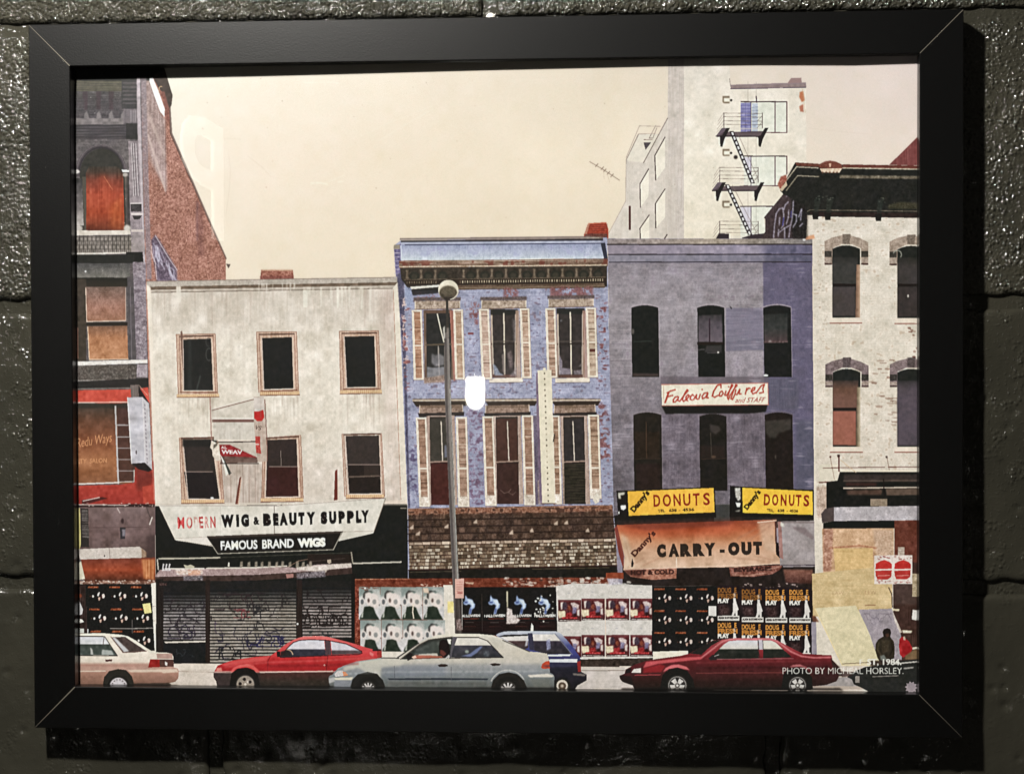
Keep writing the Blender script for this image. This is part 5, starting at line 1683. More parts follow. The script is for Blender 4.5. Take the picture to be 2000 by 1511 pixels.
# small black handbills in three columns, then bold music handbills
R(1275, 1144, 1404, 1286, (38, 35, 32), 1, {'b': 2})
for j in range(3):
    for k in range(3):
        star_poster(1277.5 + k * 41.6, 1149.5 + j * 42.6, .9)
Ln([(1276, 1145), (1390, 1143)], 1.2, (96, 86, 80), .7)
P([(1384, 1183), (1399, 1183), (1399, 1203), (1384, 1202)], (214, 208, 200))
OR = (208, 138, 62)
for j in range(2):
    for k in range(4):
        x, y = (1401, 1448, 1494.5, 1541)[k], (1146, 1149, 1150, 1150)[k] + j * 68.5
        R(x - 1, y - 3, x + 45, y + 66, (44, 32, 34), 1, {'b': 2}, 0, 'printed_music_poster')
        dim = .72 if (j == 0 and k < 2) else 1
        oc = tuple(v * (dim if dim < 1 else 1) for v in OR)
        text('DOUG', x + 1, y + 11.5, x + 27, y + 11.5, 10.5, oc, .05)
        text('E', x + 33.5, y + 11.5, x + 38, y + 11.5, 10.5, oc, .05)
        text('FRESH', x + 1, y + 22.5, x + 40, y + 22.5, 10, tuple(v * .92 for v in oc), .05)
        text('PLAY', x + 1, y + 31.5, x + 24, y + 30.8, 9, (238, 232, 222), .08)
        P([(x + 2, y + 36), (x + 22, y + 36), (x + 24, y + 54), (x + 6, y + 55)], (90, 62, 60), .6, {'a': 18, 'b': 12}, 3)
        P([(x + 31, y + 13), (x + 35, y + 11), (x + 36, y + 17), (x + 33.5, y + 22)], (214, 180, 150), .9, None, 1)
        P([(x + 31.5, y + 21), (x + 36, y + 22), (x + 36.5, y + 27), (x + 40, y + 38), (x + 42, y + 44), (x + 39.5, y + 46), (x + 40, y + 56), (x + 36.5, y + 56),
           (x + 35, y + 50), (x + 32, y + 56), (x + 28, y + 56), (x + 31, y + 46), (x + 31, y + 32)], (214, 206, 200), 1, {'b': 5})
        R(x + 1, y + 56, x + 43, y + 66, (226, 216, 206))
        text('ALBUM IN STORES NOW', x + 2, y + 62.3, x + 42, y + 62.3, 4.4, (60, 52, 50), .06)
P([(1585, 1214), (1600, 1214), (1606, 1226), (1601, 1238), (1606, 1248), (1606, 1276), (1586, 1278)], (150, 142, 152), 1, {'b': 4})
R(1400, 1284, 1586, 1300, (36, 30, 28))
P([(1275, 1272), (1344, 1270), (1344, 1290), (1275, 1290)], (232, 220, 198), 1, {'b': 3})

# --- cream brick building at the right edge
P([(1492, 425), (1530, 379), (1526, 372), (1519, 358), (1526, 344), (1536, 342), (1553, 317), (1600, 320), (1640, 314), (1655, 320), (1820, 324), (1820, 1300), (1596, 1300), (1590, 1005),
   (1588, 466), (1486, 466), (1495, 452)], (216, 202, 184), 1, {'b': 2, 'a': 2}, 0, 'printed_cream_building')
CB2 = [(1574, 418), (1820, 420), (1820, 1012), (1594, 1012), (1588, 700), (1587, 466), (1574, 466)]
P(CB2, ('y', 420, (222, 209, 193), 700, (221, 207, 189), 900, (218, 203, 186)), 1, {'b': 3, 'a': 3, 'c': 3, 'B': 2})
bricks(CB2, 14, 5.2, (196, 178, 158), .2, 0, 2.5)
patch(CB2, (172, 152, 132), 'Bb', 1.0, 1.6, .6, None, 2)
Ln([(1576, 425), (1576, 462)], 3, (248, 232, 206), .8)
Ln([(1587.5, 520), (1592, 960)], 2, (232, 214, 190), .7)
specks(1590, 500, 1620, 660, (150, 134, 118), 22, 3, .5, 91)
specks(1700, 700, 1755, 830, (130, 98, 84), 26, 4, .7, 92, 3)
specks(1594, 700, 1750, 905, (150, 130, 112), 30, 3, .5, 93)
specks(1776, 640, 1795, 700, (110, 70, 58), 8, 4, .9, 94, 2)
P([(1595, 950), (1620, 950), (1622, 1010), (1596, 1010)], (170, 138, 122), .6, {'a': 14, 'b': 14}, 2)
P([(1574, 462), (1590, 458), (1592, 466), (1574, 468)], (222, 150, 112), .9, None, 1)
# dark side wall with graffiti
P([(1492, 425), (1530, 379), (1575, 400), (1577, 430), (1574, 466), (1486, 466), (1495, 452), (1495, 428)], (74, 60, 62), 1, {'b': 5, 'a': 4, 'v': 4})
P([(1545, 380), (1577, 400), (1577, 465), (1548, 465)], (40, 38, 36), .85, {'a': 6}, 3)
GC = (186, 180, 200)
for q in ([(1511, 464), (1513, 440), (1516, 418), (1522, 408), (1529, 406), (1531, 420), (1530, 440), (1526, 446)], [(1522, 454), (1532, 446), (1543, 440)],
          [(1533, 445), (1533, 465)], [(1531, 410), (1534, 400), (1540, 394)], [(1541, 410), (1540, 424), (1536, 438)], [(1550, 392), (1549, 410), (1547, 430), (1543, 446), (1541, 464)],
          [(1550, 418), (1556, 420), (1556, 432), (1549, 444)], [(1520, 462), (1521, 448)], [(1523, 425), (1522, 440)], [(1560, 424), (1566, 408), (1564, 430)], [(1536, 384), (1540, 380)], [(1562, 442), (1568, 436)]):
    Ln(q, 1.9, GC, .85, {'a': 14}, 1)
Ln([(1531, 425), (1529, 440)], 2.6, (70, 66, 130), .8)
Ln([(1546, 412), (1545, 424)], 2.4, (90, 84, 150), .7)
# bracketed cornice
P([(1524, 372), (1553, 318), (1600, 321), (1820, 324), (1820, 420), (1577, 420), (1572, 400), (1530, 379)], (42, 42, 38), 1, {'b': 3, 'a': 2})
P([(1553, 317), (1601, 320), (1601, 326), (1556, 324)], (112, 66, 52), 1, {'a': 6})
P([(1646, 321), (1820, 324), (1820, 330), (1646, 327)], (112, 60, 50), 1, {'a': 6})
Ln([(1534, 355), (1556, 326), (1598, 328)], 2, (196, 182, 160), .85, {'a': 14})
Ln([(1646, 328), (1820, 331)], 2.4, (206, 190, 166), .85, {'a': 16})
Ln([(1536, 372), (1558, 343), (1600, 345)], 2.2, (160, 150, 130), .8, {'a': 12})
P([(1640, 342), (1820, 344), (1820, 350), (1640, 348)], (134, 122, 104), .8, {'a': 14, 'b': 12}, 1)
P([(1600, 328), (1602, 320), (1612, 315), (1622, 313.5), (1634, 316), (1644, 321), (1646, 330)], (124, 72, 58), 1, {'a': 6})
P([(1601, 329), (1645, 329), (1640, 337), (1606, 337)], (222, 192, 166), 1, {'a': 12})
for x in (1605, 1612, 1619, 1626, 1633):
    E(x + 2, 337, 2, 2, (100, 70, 56), .8)
P([(1619, 319), (1624, 319), (1623, 326), (1620, 326)], (206, 160, 138))
P([(1519, 360), (1525, 345), (1536, 341), (1537, 352), (1524, 370)], (170, 104, 88), 1, {'a': 16}, 1)
P([(1524, 370), (1536, 354), (1538, 362), (1527, 374)], (214, 190, 160), .9)
Ln([(1577, 413), (1582, 410), (1680, 411), (1820, 413)], 1.6, (128, 116, 100), .8, {'a': 10})
P([(1580, 414), (1820, 416), (1820, 426), (1590, 423)], (56, 42, 38), 1, {'b': 5})
for x, y in ((1586, 428), (1610, 429), (1709, 431)):
    P([(x, y - 13), (x + 14, y - 13), (x + 12, y), (x + 2, y)], (38, 36, 32))
    Ln([(x + 3, y), (x + 12, y)], 1.2, (20, 14, 12), .8)
    P([(x + 5, y - 42), (x + 18, y - 42), (x + 12, y - 14), (x + 4, y - 14)], (54, 58, 52), .8, {'a': 6}, 1)
    specks(x + 4, y - 46, x + 22, y - 34, (116, 118, 106), 6, 2.4, .6, int(x))
P([(1735, 400), (1760, 394), (1820, 398), (1820, 408), (1735, 408)], (86, 80, 58), .7, {'a': 8}, 2)
# stone-headed windows
for (x0, x1, yt, yb, sy, c1, c2, seed) in ((1611, 1696, 457, 517, 621, (70, 68, 65), (80, 72, 70), 1), (1738, 1823, 458, 518, 622, (72, 66, 64), (68, 60, 58), 2),
                                          (1612, 1697, 698, 756, 873, (120, 88, 76), (156, 100, 84), 3), (1738, 1823, 698, 756, 873, (94, 84, 92), (94, 84, 92), 4)):
    xm = (x0 + x1) / 2
    sc = (162, 144, 130) if seed < 3 else (128, 112, 112)
    P([(x0, yb), (x0, yt + 14), (x0 + 14, yt + 7), (xm - 8, yt + 2), (xm - 7, yt), (xm + 8, yt), (xm + 9, yt + 3), (x1 - 16, yt + 8), (x1, yt + 16), (x1, yb), (x1 - 14, yb), (x1 - 14, yt + 28),
       (xm + 10, yt + 20), (xm - 10, yt + 20), (x0 + 15, yt + 28), (x0 + 15, yb)], sc, 1, {'b': 8, 'a': 8})
    P([(xm - 8, yt), (xm + 8, yt), (xm + 6, yt + 20), (xm - 8, yt + 19)], tuple(v * .74 for v in sc), .9, {'a': 8})
    for q in ((x0, x0 + 14), (x1 - 14, x1)):
        R(q[0], yt + 33, q[1], yt + 45, (60, 56, 50), .9, {'a': 8})
        R(q[0], yb - 11, q[1], yb - 4, (170, 152, 140), .8, {'a': 10})
        R(q[0], yb - 3, q[1], yb, (74, 46, 42), .9)
    wx0, wx1 = x0 + 15, x1 - 16
    ym = 555 if seed < 3 else 797
    P([(wx0, yt + 29)] + [(wx0 + (wx1 - wx0) * i / 6, yt + 29 - 7 * (1 - (i / 3 - 1) ** 2)) for i in range(7)] + [(wx1, sy - 1), (wx0, sy - 1)], (42, 44, 40), 1, {'b': 2}, 0, 'printed_window')
    P([(wx0, yt + 45), (wx1 - 4, yt + 45), (wx1 - 6, ym), (wx0, ym)], ('y', yt + 35, (44, 44, 40), yt + 62, c1, ym, c1), 1, {'b': 2}, 1)
    R(wx0, ym - 1, wx1 - 6, ym + 4, (40, 32, 28))
    if seed < 4:
        P([(wx0, ym + 5), (wx1 - 9, ym + 5), (wx1 - 9, sy - 4), (wx0, sy - 4)], c2, 1, {'b': 2}, 1)
    else:
        R(wx0, ym - 20, wx1, sy - 3, c2, 1, {'b': 2}, 2)
    if x1 < 1700:
        P([(wx1 - 7, yb), (wx1, yb), (wx1, sy - 1), (wx1 - 9, sy - 1)], ('x', wx1 - 9, (120, 92, 76), wx1, (196, 162, 136)) if seed == 1 else ('x', wx1 - 9, (96, 80, 62), wx1, (206, 190, 164)), .95, {'b': 5})
    P([(x0 + 10, sy), (x1 - 12, sy), (x1 - 12, sy + 9), (x0 + 10, sy + 9)], (230, 210, 190))
    Ln([(x0 + 10, sy + 10), (x1 - 12, sy + 10)], 2, (140, 76, 62), .9)
E(1774, 578, 1.8, 3, (214, 206, 196), .8)
arc(1753, 497, 8, 8, 200, 400, 2, (150, 150, 140), .7)
# ledge, steel and shutters over the right shop
P([(1599, 907), (1636, 905), (1637, 940), (1600, 942)], (220, 206, 184), 1, {'b': 3})
Ln([(1600, 942), (1637, 940)], 2.6, (112, 60, 48), .95)
P([(1614, 941), (1636, 938), (1641, 920), (1820, 919), (1820, 992), (1614, 996)], (34, 34, 30), 1, {'b': 3}, 0, 'printed_roller_shutter')
R(1648, 926, 1820, 940, (74, 62, 58), .8, {'b': 4}, 2)
Ln([(1648, 939), (1820, 938)], 2, (120, 100, 88), .8, None, 1)
R(1652, 942, 1712, 949, (84, 50, 42), .7, None, 2)
Ln([(1648, 953), (1820, 951)], 2.4, (206, 186, 168), .95)
P([(1652, 957), (1724, 955), (1722, 966), (1656, 966)], (104, 78, 66), .8, {'b': 4}, 2)
P([(1730, 954), (1820, 953), (1820, 966), (1732, 967)], (122, 100, 86), .8, {'b': 4}, 1)
Ln([(1726, 935), (1727, 968)], 2, (40, 30, 28), .9)
R(1700, 974, 1733, 988, (142, 126, 108), 1, {'a': 5})
P([(1641, 918), (1820, 918), (1820, 921), (1641, 921)], (236, 216, 190))
Ln([(1608, 913.5), (1728, 912)], 1.6, (104, 56, 48), .9)
Ln([(1735, 912), (1820, 911)], 1.6, (104, 56, 48), .9)
Ln([(1638.5, 890), (1639, 920)], 3, (104, 44, 38), .95)
E(1638, 890, 3, 3, (84, 36, 30))
E(1622, 892, 2, 2, (104, 50, 42))
E(1732, 892, 2.2, 2.2, (84, 50, 42))
Ln([(1622, 893), (1630, 936)], 1, (140, 110, 96), .8)
Ln([(1642, 898), (1664, 916), (1672, 922)], 1.6, (206, 176, 146), .9)
Ln([(1733, 894), (1737, 918)], 1, (120, 90, 76), .8)
P([(1604, 1003), (1612, 993), (1630, 990), (1820, 987), (1820, 1015), (1628, 1017), (1606, 1021)], (178, 170, 174), 1, {'b': 7, 'a': 6, 'c': 4}, 0, 'printed_concrete_beam')
P([(1604, 1003), (1612, 993), (1629, 990), (1629, 1017), (1606, 1021)], (86, 74, 72), 1, {'b': 3})
P([(1608, 1021), (1629, 1017), (1747, 1016), (1747, 1031), (1608, 1032)], (32, 35, 31))
P([(1606, 1032), (1746, 1031), (1746, 1090), (1700, 1120), (1608, 1120)], (200, 158, 124), 1, {'b': 7, 'a': 6, 'c': 6})
P([(1608, 1032), (1628, 1032), (1624, 1115), (1608, 1115)], (176, 128, 112), .8, {'a': 16, 'b': 12}, 2)
P([(1705, 1034), (1745, 1034), (1745, 1085), (1712, 1085)], (190, 160, 140), .7, {'a': 10}, 3)
Ln([(1620, 1070), (1680, 1065), (1712, 1070)], 3, (160, 96, 72), .6, {'a': 16}, 1)
P([(1628, 1070), (1705, 1070), (1706, 1118), (1632, 1118)], (212, 172, 118), 1, {'b': 4, 'a': 3, 'h': 3})
P([(1747, 1016), (1820, 1015), (1820, 1112), (1747, 1110)], (112, 62, 48), 1, {'b': 5, 'a': 3, 'c': 4})
P([(1745, 1095), (1820, 1100), (1820, 1300), (1745, 1300)], (74, 50, 42), 1, {'b': 4, 'v': 4})
P([(1745, 1138), (1790, 1138), (1790, 1180), (1746, 1180)], (88, 70, 64), .8, {'b': 5}, 3)
P([(1586, 1120), (1640, 1114), (1706, 1108), (1744, 1100), (1742, 1190), (1588, 1204)], (204, 174, 128), 1, {'b': 3, 'a': 3, 'h': 3, 'c': 4}, 0, 'printed_plywood_sheet')
text('LAW', 1626, 1161, 1649, 1161, 7, (166, 130, 96), .0, 0, .6)
text('LEW', 1690, 1160, 1712, 1160, 7, (166, 130, 96), .0, 0, .6)
Ln([(1690, 1181.5), (1710, 1181)], 2, (116, 80, 56), .8, None, 1)
P([(1586, 1202), (1592, 1202), (1600, 1214), (1588, 1214)], (120, 76, 56), .9, None, 1)
for k, x in enumerate((1708, 1745)):
    R(x, 1084, x + 37, 1140, (220, 202, 192), 1, {'a': 5}, 0, 'printed_red_bill')
    P([(x + 3, 1100), (x + 12, 1095), (x + 20, 1093), (x + 30, 1097), (x + 34, 1101), (x + 34, 1110), (x + 2, 1111)], (194, 52, 46), 1, {'b': 5})
    P([(x + 2, 1114), (x + 34, 1113), (x + 33, 1126), (x + 26, 1131), (x + 6, 1131), (x + 3, 1124)], (186, 58, 52), 1, {'b': 5})
    Ln([(x + 7, 1124), (x + 30, 1123)], 1.5, (220, 150, 140), .8)
    specks(x + 3, 1086, x + 35, 1092, (140, 70, 66), 8, 3, .7, 95 + k)
    specks(x + 3, 1133, x + 35, 1138, (150, 80, 74), 8, 3, .7, 97 + k)
R(1754, 1068, 1767, 1084, (186, 172, 158), .9, {'a': 12})
R(1782, 1120, 1820, 1165, (176, 158, 128), .9, {'a': 14, 'b': 8})
Ln([(1736, 1147), (1742, 1160), (1743, 1185)], 2, (70, 52, 44), .8)
Ln([(1744, 1190), (1756, 1191)], 4, (226, 206, 172), .9)
P([(1783, 1190), (1794, 1192), (1790, 1211), (1781, 1209)], (222, 212, 204))
P([(1677, 1190), (1742, 1188), (1752, 1212), (1760, 1240), (1762, 1290), (1716, 1292), (1700, 1240)], (154, 144, 150), 1, {'b': 5, 'a': 4})
scrawl(1688, 1745, 1198, 1222, (120, 110, 118), 5, 2, .6, 33)
P([(1743, 1192), (1753, 1214), (1762, 1234), (1758, 1236), (1748, 1214)], (206, 192, 178), .8, {'a': 14})
P([(1762, 1230), (1782, 1231), (1780, 1236), (1764, 1236)], (232, 220, 190), .95, None, 1)
for k in range(8):
    Ln([(1766 + k * 4, 1240), (1766 + k * 4, 1290)], 1, (104, 76, 62), .6)
P([(1592, 1187), (1672, 1182), (1692, 1222), (1706, 1260), (1718, 1292), (1700, 1297), (1645, 1300)], (214, 198, 158), 1, {'b': 2.5, 'a': 2}, 0, 'printed_leaning_board')
Ln([(1592, 1188), (1645, 1298)], 2, (236, 206, 150), .9)
P([(1645, 1296), (1718, 1292), (1716, 1308), (1650, 1310)], (222, 200, 160))
Ln([(1645, 1296), (1718, 1292)], 1.4, (110, 92, 70), .9)
# the seated figure
P([(1726, 1242), (1724, 1234), (1727, 1228), (1733, 1226), (1739, 1228), (1741, 1235), (1739, 1243), (1741, 1246), (1746, 1252), (1748, 1266), (1747, 1284), (1742, 1288), (1735, 1293),
   (1720, 1293), (1714, 1284), (1710, 1270), (1711, 1256), (1716, 1248)], (58, 50, 38), 1, {'b': 4}, 0, 'printed_person')
E(1733, 1236, 7.4, 9, (40, 34, 29), 1, None, 0, len(PARTS) - 1)
P([(1719, 1280), (1727, 1278), (1734, 1290), (1722, 1294)], (120, 124, 118), .9, None, 1)
P([(1729, 1238), (1736, 1236), (1738, 1242), (1732, 1245)], (92, 62, 48), .8, None, 1)
Ln([(1717, 1254), (1714, 1268), (1722, 1280)], 2.4, (88, 78, 60), .7, None, 1)
Ln([(1741, 1252), (1744, 1268), (1738, 1280)], 2.2, (34, 30, 24), .8, None, 1)
P([(1722, 1250), (1736, 1249), (1737, 1272), (1724, 1274)], (74, 64, 48), .7, {'a': 6}, 1)
P([(1756, 1262), (1757, 1248), (1762, 1242), (1768, 1246), (1776, 1252), (1783, 1266), (1778, 1276), (1764, 1284), (1758, 1278)], (168, 38, 42), 1, {'b': 8}, 0, 'printed_person')
P([(1764, 1243), (1768, 1242), (1769, 1250), (1765, 1249)], (206, 180, 160), .8)
P([(1768, 1280), (1786, 1268), (1800, 1270), (1800, 1290), (1768, 1290)], (128, 104, 74), .9, {'b': 5}, 1)
Ln([(1783, 1266), (1794, 1264)], 4, (232, 212, 184), .9)
P([(1700, 1290), (1820, 1286), (1820, 1300), (1700, 1300)], (60, 46, 40), .9, None, 1)
# --- pavement, road
P([(100, 1296), (400, 1295), (1210, 1302), (1210, 1300), (1820, 1300), (1820, 1420), (100, 1420)], (206, 190, 176), 1, {'b': 3, 'a': 2, 'c': 3}, 0, 'printed_pavement')
P([(300, 1297), (430, 1296), (430, 1306), (300, 1308)], (222, 206, 190), .9, {'b': 2})
Ln([(345, 1311), (425, 1312)], 1.2, (150, 132, 122), .7)
P([(1090, 1303), (1220, 1303), (1222, 1309), (1090, 1309)], (196, 184, 174), .9)
P([(1090, 1309), (1240, 1309), (1240, 1346), (1090, 1346)], (196, 184, 176), 1, {'b': 4, 'h': 2})
Ln([(1120, 1309), (1220, 1309)], 1.4, (120, 106, 96), .8)
Ln([(1125, 1345), (1240, 1345.5)], 2, (224, 206, 188), .9)
P([(1600, 1322), (1700, 1322), (1700, 1345), (1590, 1345)], (156, 148, 146), 1, {'b': 4})
P([(1586, 1339), (1700, 1340), (1700, 1346), (1584, 1346)], (178, 162, 150), 1)
P([(100, 1339), (700, 1342.5), (1200, 1347), (1820, 1351), (1820, 1420), (100, 1420)], (74, 69, 62), 1, {'b': 2}, 1)

# --- lamp post and the plate on it
LPC = ('x', 862, (104, 96, 92), 872, (92, 84, 82), 878, (150, 144, 140), 884, (96, 90, 88))
P([(870.5, 582), (875.5, 582), (877, 650), (873, 650), (871, 650)], (66, 60, 54), 1, None, 0, 'printed_lamp_post')
lpn = len(PARTS) - 1
P([(868, 650), (876, 648), (879, 700), (881, 780), (885, 880), (890, 1010), (897, 1130), (902, 1240), (889, 1240), (883, 1120), (878, 1000), (873, 880), (869, 780), (867, 700)],
  (112, 104, 100), 1, {'v': 3}, 0, lpn)
for (xa, ya, xb, yb) in ((868, 660, 870, 780), (870, 780, 874, 900), (874, 900, 880, 1020), (880, 1020, 886, 1140), (886, 1140, 891, 1236)):
    P([(xa + 5, ya), (xa + 9, ya), (xb + 9.5, yb), (xb + 5.5, yb)], (150, 143, 138), .6, None, 1)
    P([(xa + .6, ya), (xa + 3.6, ya), (xb + 3.6, yb), (xb + .6, yb)], (84, 76, 76), .7, None, 1)
for k in range(4):
    t = k / 4
    Ln([(879 + k * 5.2, 760 + k * 125), (884 + k * 5.2, 885 + k * 125)], 1.2, (196, 204, 196), .55)
P([(865, 640), (869, 636), (869, 660), (866, 664)], (206, 200, 190), .9, None, 1)
P([(872, 640), (877, 640), (877, 658), (872, 660)], (130, 122, 116), .9, None, 1)
P([(889, 1150), (903, 1150), (903, 1240), (890, 1240)], (60, 50, 46), .7, {'v': 4}, 1)
P([(891, 1210), (900, 1208), (903, 1226), (902, 1231), (892, 1230)], (150, 128, 124), .8, {'a': 26}, 1)
Ln([(902, 1160), (903, 1228)], 1.3, (196, 190, 184), .8)
E(875.5, 566, 20, 19.6, (226, 214, 190), 1, {'b': 3}, 0, lpn)
E(875.5, 572, 17.6, 14, (92, 82, 68), 1, {'b': 6}, 1)
E(875, 567, 15, 9, (108, 98, 82), .8, {'a': 8}, 2)
P([(864, 580), (888, 580), (882, 586), (870, 587)], (54, 46, 40), .9, None, 1)
arc(876, 566, 19, 19, 10, 80, 2.2, (206, 196, 178), .8)
R(889, 1129.5, 906, 1168, (214, 164, 150), 1, {'b': 3}, 0, 'printed_parking_plate')
for k in range(6):
    Ln([(892, 1136 + k * 4.6), (903, 1136 + k * 4.6)], 1.4, (190, 118, 108), .6, {'a': 14})
Ln([(894, 1157), (903, 1157)], 2.4, (150, 80, 76), .7)


def wheel(x, y, rt, rh, col, kind=0, hub=(150, 140, 130)):
    E(x, y, rt, rt, (36, 34, 31), 1, None, 1)
    E(x, y, rh + 1.6, rh + 1.6, (96, 90, 84), .8, None, 1)
    E(x, y, rh, rh, col, 1, {'a': 5})
    if kind == 1:                        # five holes
        for k in range(5):
            t = math.radians(-100 + 72 * k)
            E(x + rh * .6 * math.cos(t), y + rh * .6 * math.sin(t), 3.2, 3.2, (46, 36, 32))
        E(x, y, 2.4, 2.4, (214, 200, 184))
        E(x + rh * .3, y - rh * .3, 2, 2, (236, 226, 212), .7, None, 1)
    elif kind == 2:                      # star cap
        E(x, y, rh, rh, (58, 54, 52))
        for k in range(11):
            t = math.radians(k * 360 / 11 - 90)
            P([(x + 3.5 * math.cos(t - .5), y + 3.5 * math.sin(t - .5)), (x + rh * .95 * math.cos(t - .12), y + rh * .95 * math.sin(t - .12)),
               (x + rh * .95 * math.cos(t + .12), y + rh * .95 * math.sin(t + .12)), (x + 3.5 * math.cos(t + .5), y + 3.5 * math.sin(t + .5))], (190, 184, 180))
        E(x, y, rh * .5, rh * .5, (196, 188, 184), 1, None, 1)
    elif kind == 3:                      # five broad spokes
        E(x, y, rh * .92, rh * .92, (60, 56, 54))
        for k in range(5):
            t = math.radians(-90 + 72 * k + 36)
            P([(x + 3 * math.cos(t - .9), y + 3 * math.sin(t - .9)), (x + rh * .84 * math.cos(t - .36), y + rh * .84 * math.sin(t - .36)),
               (x + rh * .84 * math.cos(t + .36), y + rh * .84 * math.sin(t + .36)), (x + 3 * math.cos(t + .9), y + 3 * math.sin(t + .9))], (196, 190, 184), 1, {'a': 6})
        E(x, y, 4.6, 4.6, (76, 70, 66), 1, None, 1)
        E(x, y, 2.4, 2.4, (200, 194, 188))
    elif kind == 4:                      # slotted cap
        for k in range(14):
            t = math.radians(k * 360 / 14)
            E(x + rh * .78 * math.cos(t), y + rh * .78 * math.sin(t), 1.4, 1, (90, 80, 78), .9)
        E(x, y, rh * .6, rh * .6, (206, 198, 202), .8, None, 1)


# --- beige saloon at the left edge
P([(100, 1237), (201, 1236), (237, 1239), (250, 1242), (266, 1251), (286, 1265), (300, 1273), (326, 1274), (335, 1276), (338, 1281), (339.5, 1303), (347, 1305), (349, 1310),
   (348, 1324), (342, 1331), (318, 1336), (312, 1342), (100, 1342)],
  ('y', 1238, (238, 224, 204), 1276, (230, 214, 196), 1292, (220, 202, 184), 1297, (178, 138, 124), 1308, (184, 146, 132), 1314, (168, 126, 110), 1340, (122, 92, 78)), 1, {'b': 2}, 0, 'printed_beige_car')
P([(153, 1243), (203, 1243), (216, 1262), (228, 1279), (153, 1279)], ('y', 1243, (206, 206, 214), 1257, (214, 212, 214), 1258, (66, 74, 68), 1279, (84, 92, 88)), 1, {'b': 5})
P([(176, 1264), (180, 1268), (182, 1278), (177, 1278)], (206, 204, 200), .8, None, 1)
P([(199, 1268), (218, 1270), (222, 1278), (198, 1278)], (190, 192, 188), .8, None, 1)
Ln([(203, 1244), (201, 1258)], 1.4, (104, 92, 90), .9)
Ln([(153, 1242), (204, 1242.5), (229, 1280), (153, 1280)], 1.5, (58, 50, 46), .9)
P([(217, 1244), (244, 1243), (260, 1254), (286, 1271), (262, 1274), (240, 1274)], (86, 72, 68), 1, {'b': 5})
P([(219, 1245), (224, 1244), (252, 1271), (242, 1273)], (204, 204, 206), .9, None, 1)
Ln([(216, 1243), (240, 1274), (286, 1271)], 1.4, (120, 90, 82), .9)
P([(288, 1270), (301, 1270), (306, 1274), (292, 1275)], (228, 218, 200))
P([(305, 1276), (336, 1276), (337, 1286), (307, 1286)], (172, 138, 128), .95, {'b': 3})
P([(293, 1287), (338, 1287), (339.5, 1301), (289, 1303)], (92, 60, 52), 1, {'b': 3})
P([(293, 1287), (311, 1287), (312, 1302), (289, 1303)], (158, 42, 38), 1, {'b': 6})
P([(322, 1291), (327, 1294), (326, 1300), (322, 1298)], (206, 196, 190))
P([(248, 1308), (345, 1306), (348, 1312), (318, 1314), (316, 1312), (255, 1312)], (222, 198, 176), .8, None, 1)
P([(205, 1287.5), (219, 1287), (218, 1291), (206, 1291.5)], (86, 40, 40))
Ln([(153, 1310.5), (205, 1310)], 2.2, (216, 192, 172), .9)
Ln([(153, 1299), (290, 1300)], 1.2, (160, 112, 100), .5)
P([(200, 1340), (203, 1322), (213, 1310), (230, 1306), (246, 1308), (257, 1320), (263, 1340)], (52, 48, 42))
wheel(231, 1340, 21, 17, (188, 180, 184), 4)
P([(260, 1334), (330, 1333), (335, 1337), (312, 1341), (262, 1342)], (66, 54, 46), .9, None, 1)

# --- red hatchback
P([(417, 1315), (418, 1312), (422, 1304), (425, 1299), (431, 1297), (448, 1291), (463, 1287.5), (501, 1282), (528, 1280), (540, 1272), (551, 1263), (563, 1254), (573, 1249), (583, 1245), (593, 1242.5),
   (625, 1241.6), (640, 1243), (652, 1246), (675, 1252), (697, 1258), (715, 1264), (729, 1267.7), (744, 1268), (746, 1282), (733, 1286), (700, 1300), (660, 1345), (425, 1345), (422, 1330), (417, 1322)],
  ('y', 1243, (224, 112, 108), 1260, (214, 84, 86), 1280, (204, 62, 64), 1287, (190, 44, 46), 1309, (168, 36, 40), 1311, (196, 150, 140), 1314, (66, 52, 50), 1345, (46, 42, 36)), 1, {'b': 2}, 0, 'printed_red_hatchback')
P([(431, 1297), (463, 1288), (501, 1283), (527, 1281), (520, 1290), (470, 1296), (440, 1300)], (222, 92, 90), .8, None, 2)
P([(417, 1312), (451, 1312), (450, 1340), (425, 1340), (424, 1326), (418, 1322)], (70, 58, 56), 1, {'b': 3})
Ln([(418, 1312.5), (452, 1313)], 1.6, (206, 160, 150), .8)
P([(423, 1304), (432, 1303), (434, 1310), (422, 1310)], (222, 140, 126), .9, None, 1)
P([(545, 1282), (552, 1273), (561, 1265), (573, 1254.5), (585, 1250.5), (605, 1249.5), (633, 1250.5), (636, 1279), (600, 1281), (548, 1283)],
  ('y', 1249, (206, 202, 214), 1266, (212, 206, 214), 1268.5, (60, 60, 72), 1282, (54, 54, 66)), 1, {'b': 5})
P([(548, 1272), (562, 1268), (570, 1281), (548, 1282)], (50, 44, 42), .9, None, 1)
arc(560, 1280, 12, 12, 270, 350, 1.8, (196, 160, 130), .9)
P([(646, 1251), (660, 1254), (676, 1258), (692, 1264), (705, 1271), (706, 1274), (701, 1276), (648, 1278)], ('y', 1250, (206, 200, 210), 1268, (198, 192, 202), 1271, (90, 76, 78)), 1, {'b': 4})
P([(634, 1250), (645, 1251), (647, 1278), (636, 1279)], (92, 72, 78), 1, {'v': 4})
Ln([(547, 1283), (561, 1265), (573, 1254), (585, 1250), (605, 1248.6), (640, 1250), (676, 1257), (706, 1271), (707, 1275), (700, 1277.5), (548, 1283.5)], 1.8, (72, 30, 34), .85)
P([(540, 1271), (547, 1272), (547, 1282), (541, 1282)], (44, 34, 34))
P([(727, 1268), (744, 1267), (745, 1271), (728, 1271)], (54, 40, 38))
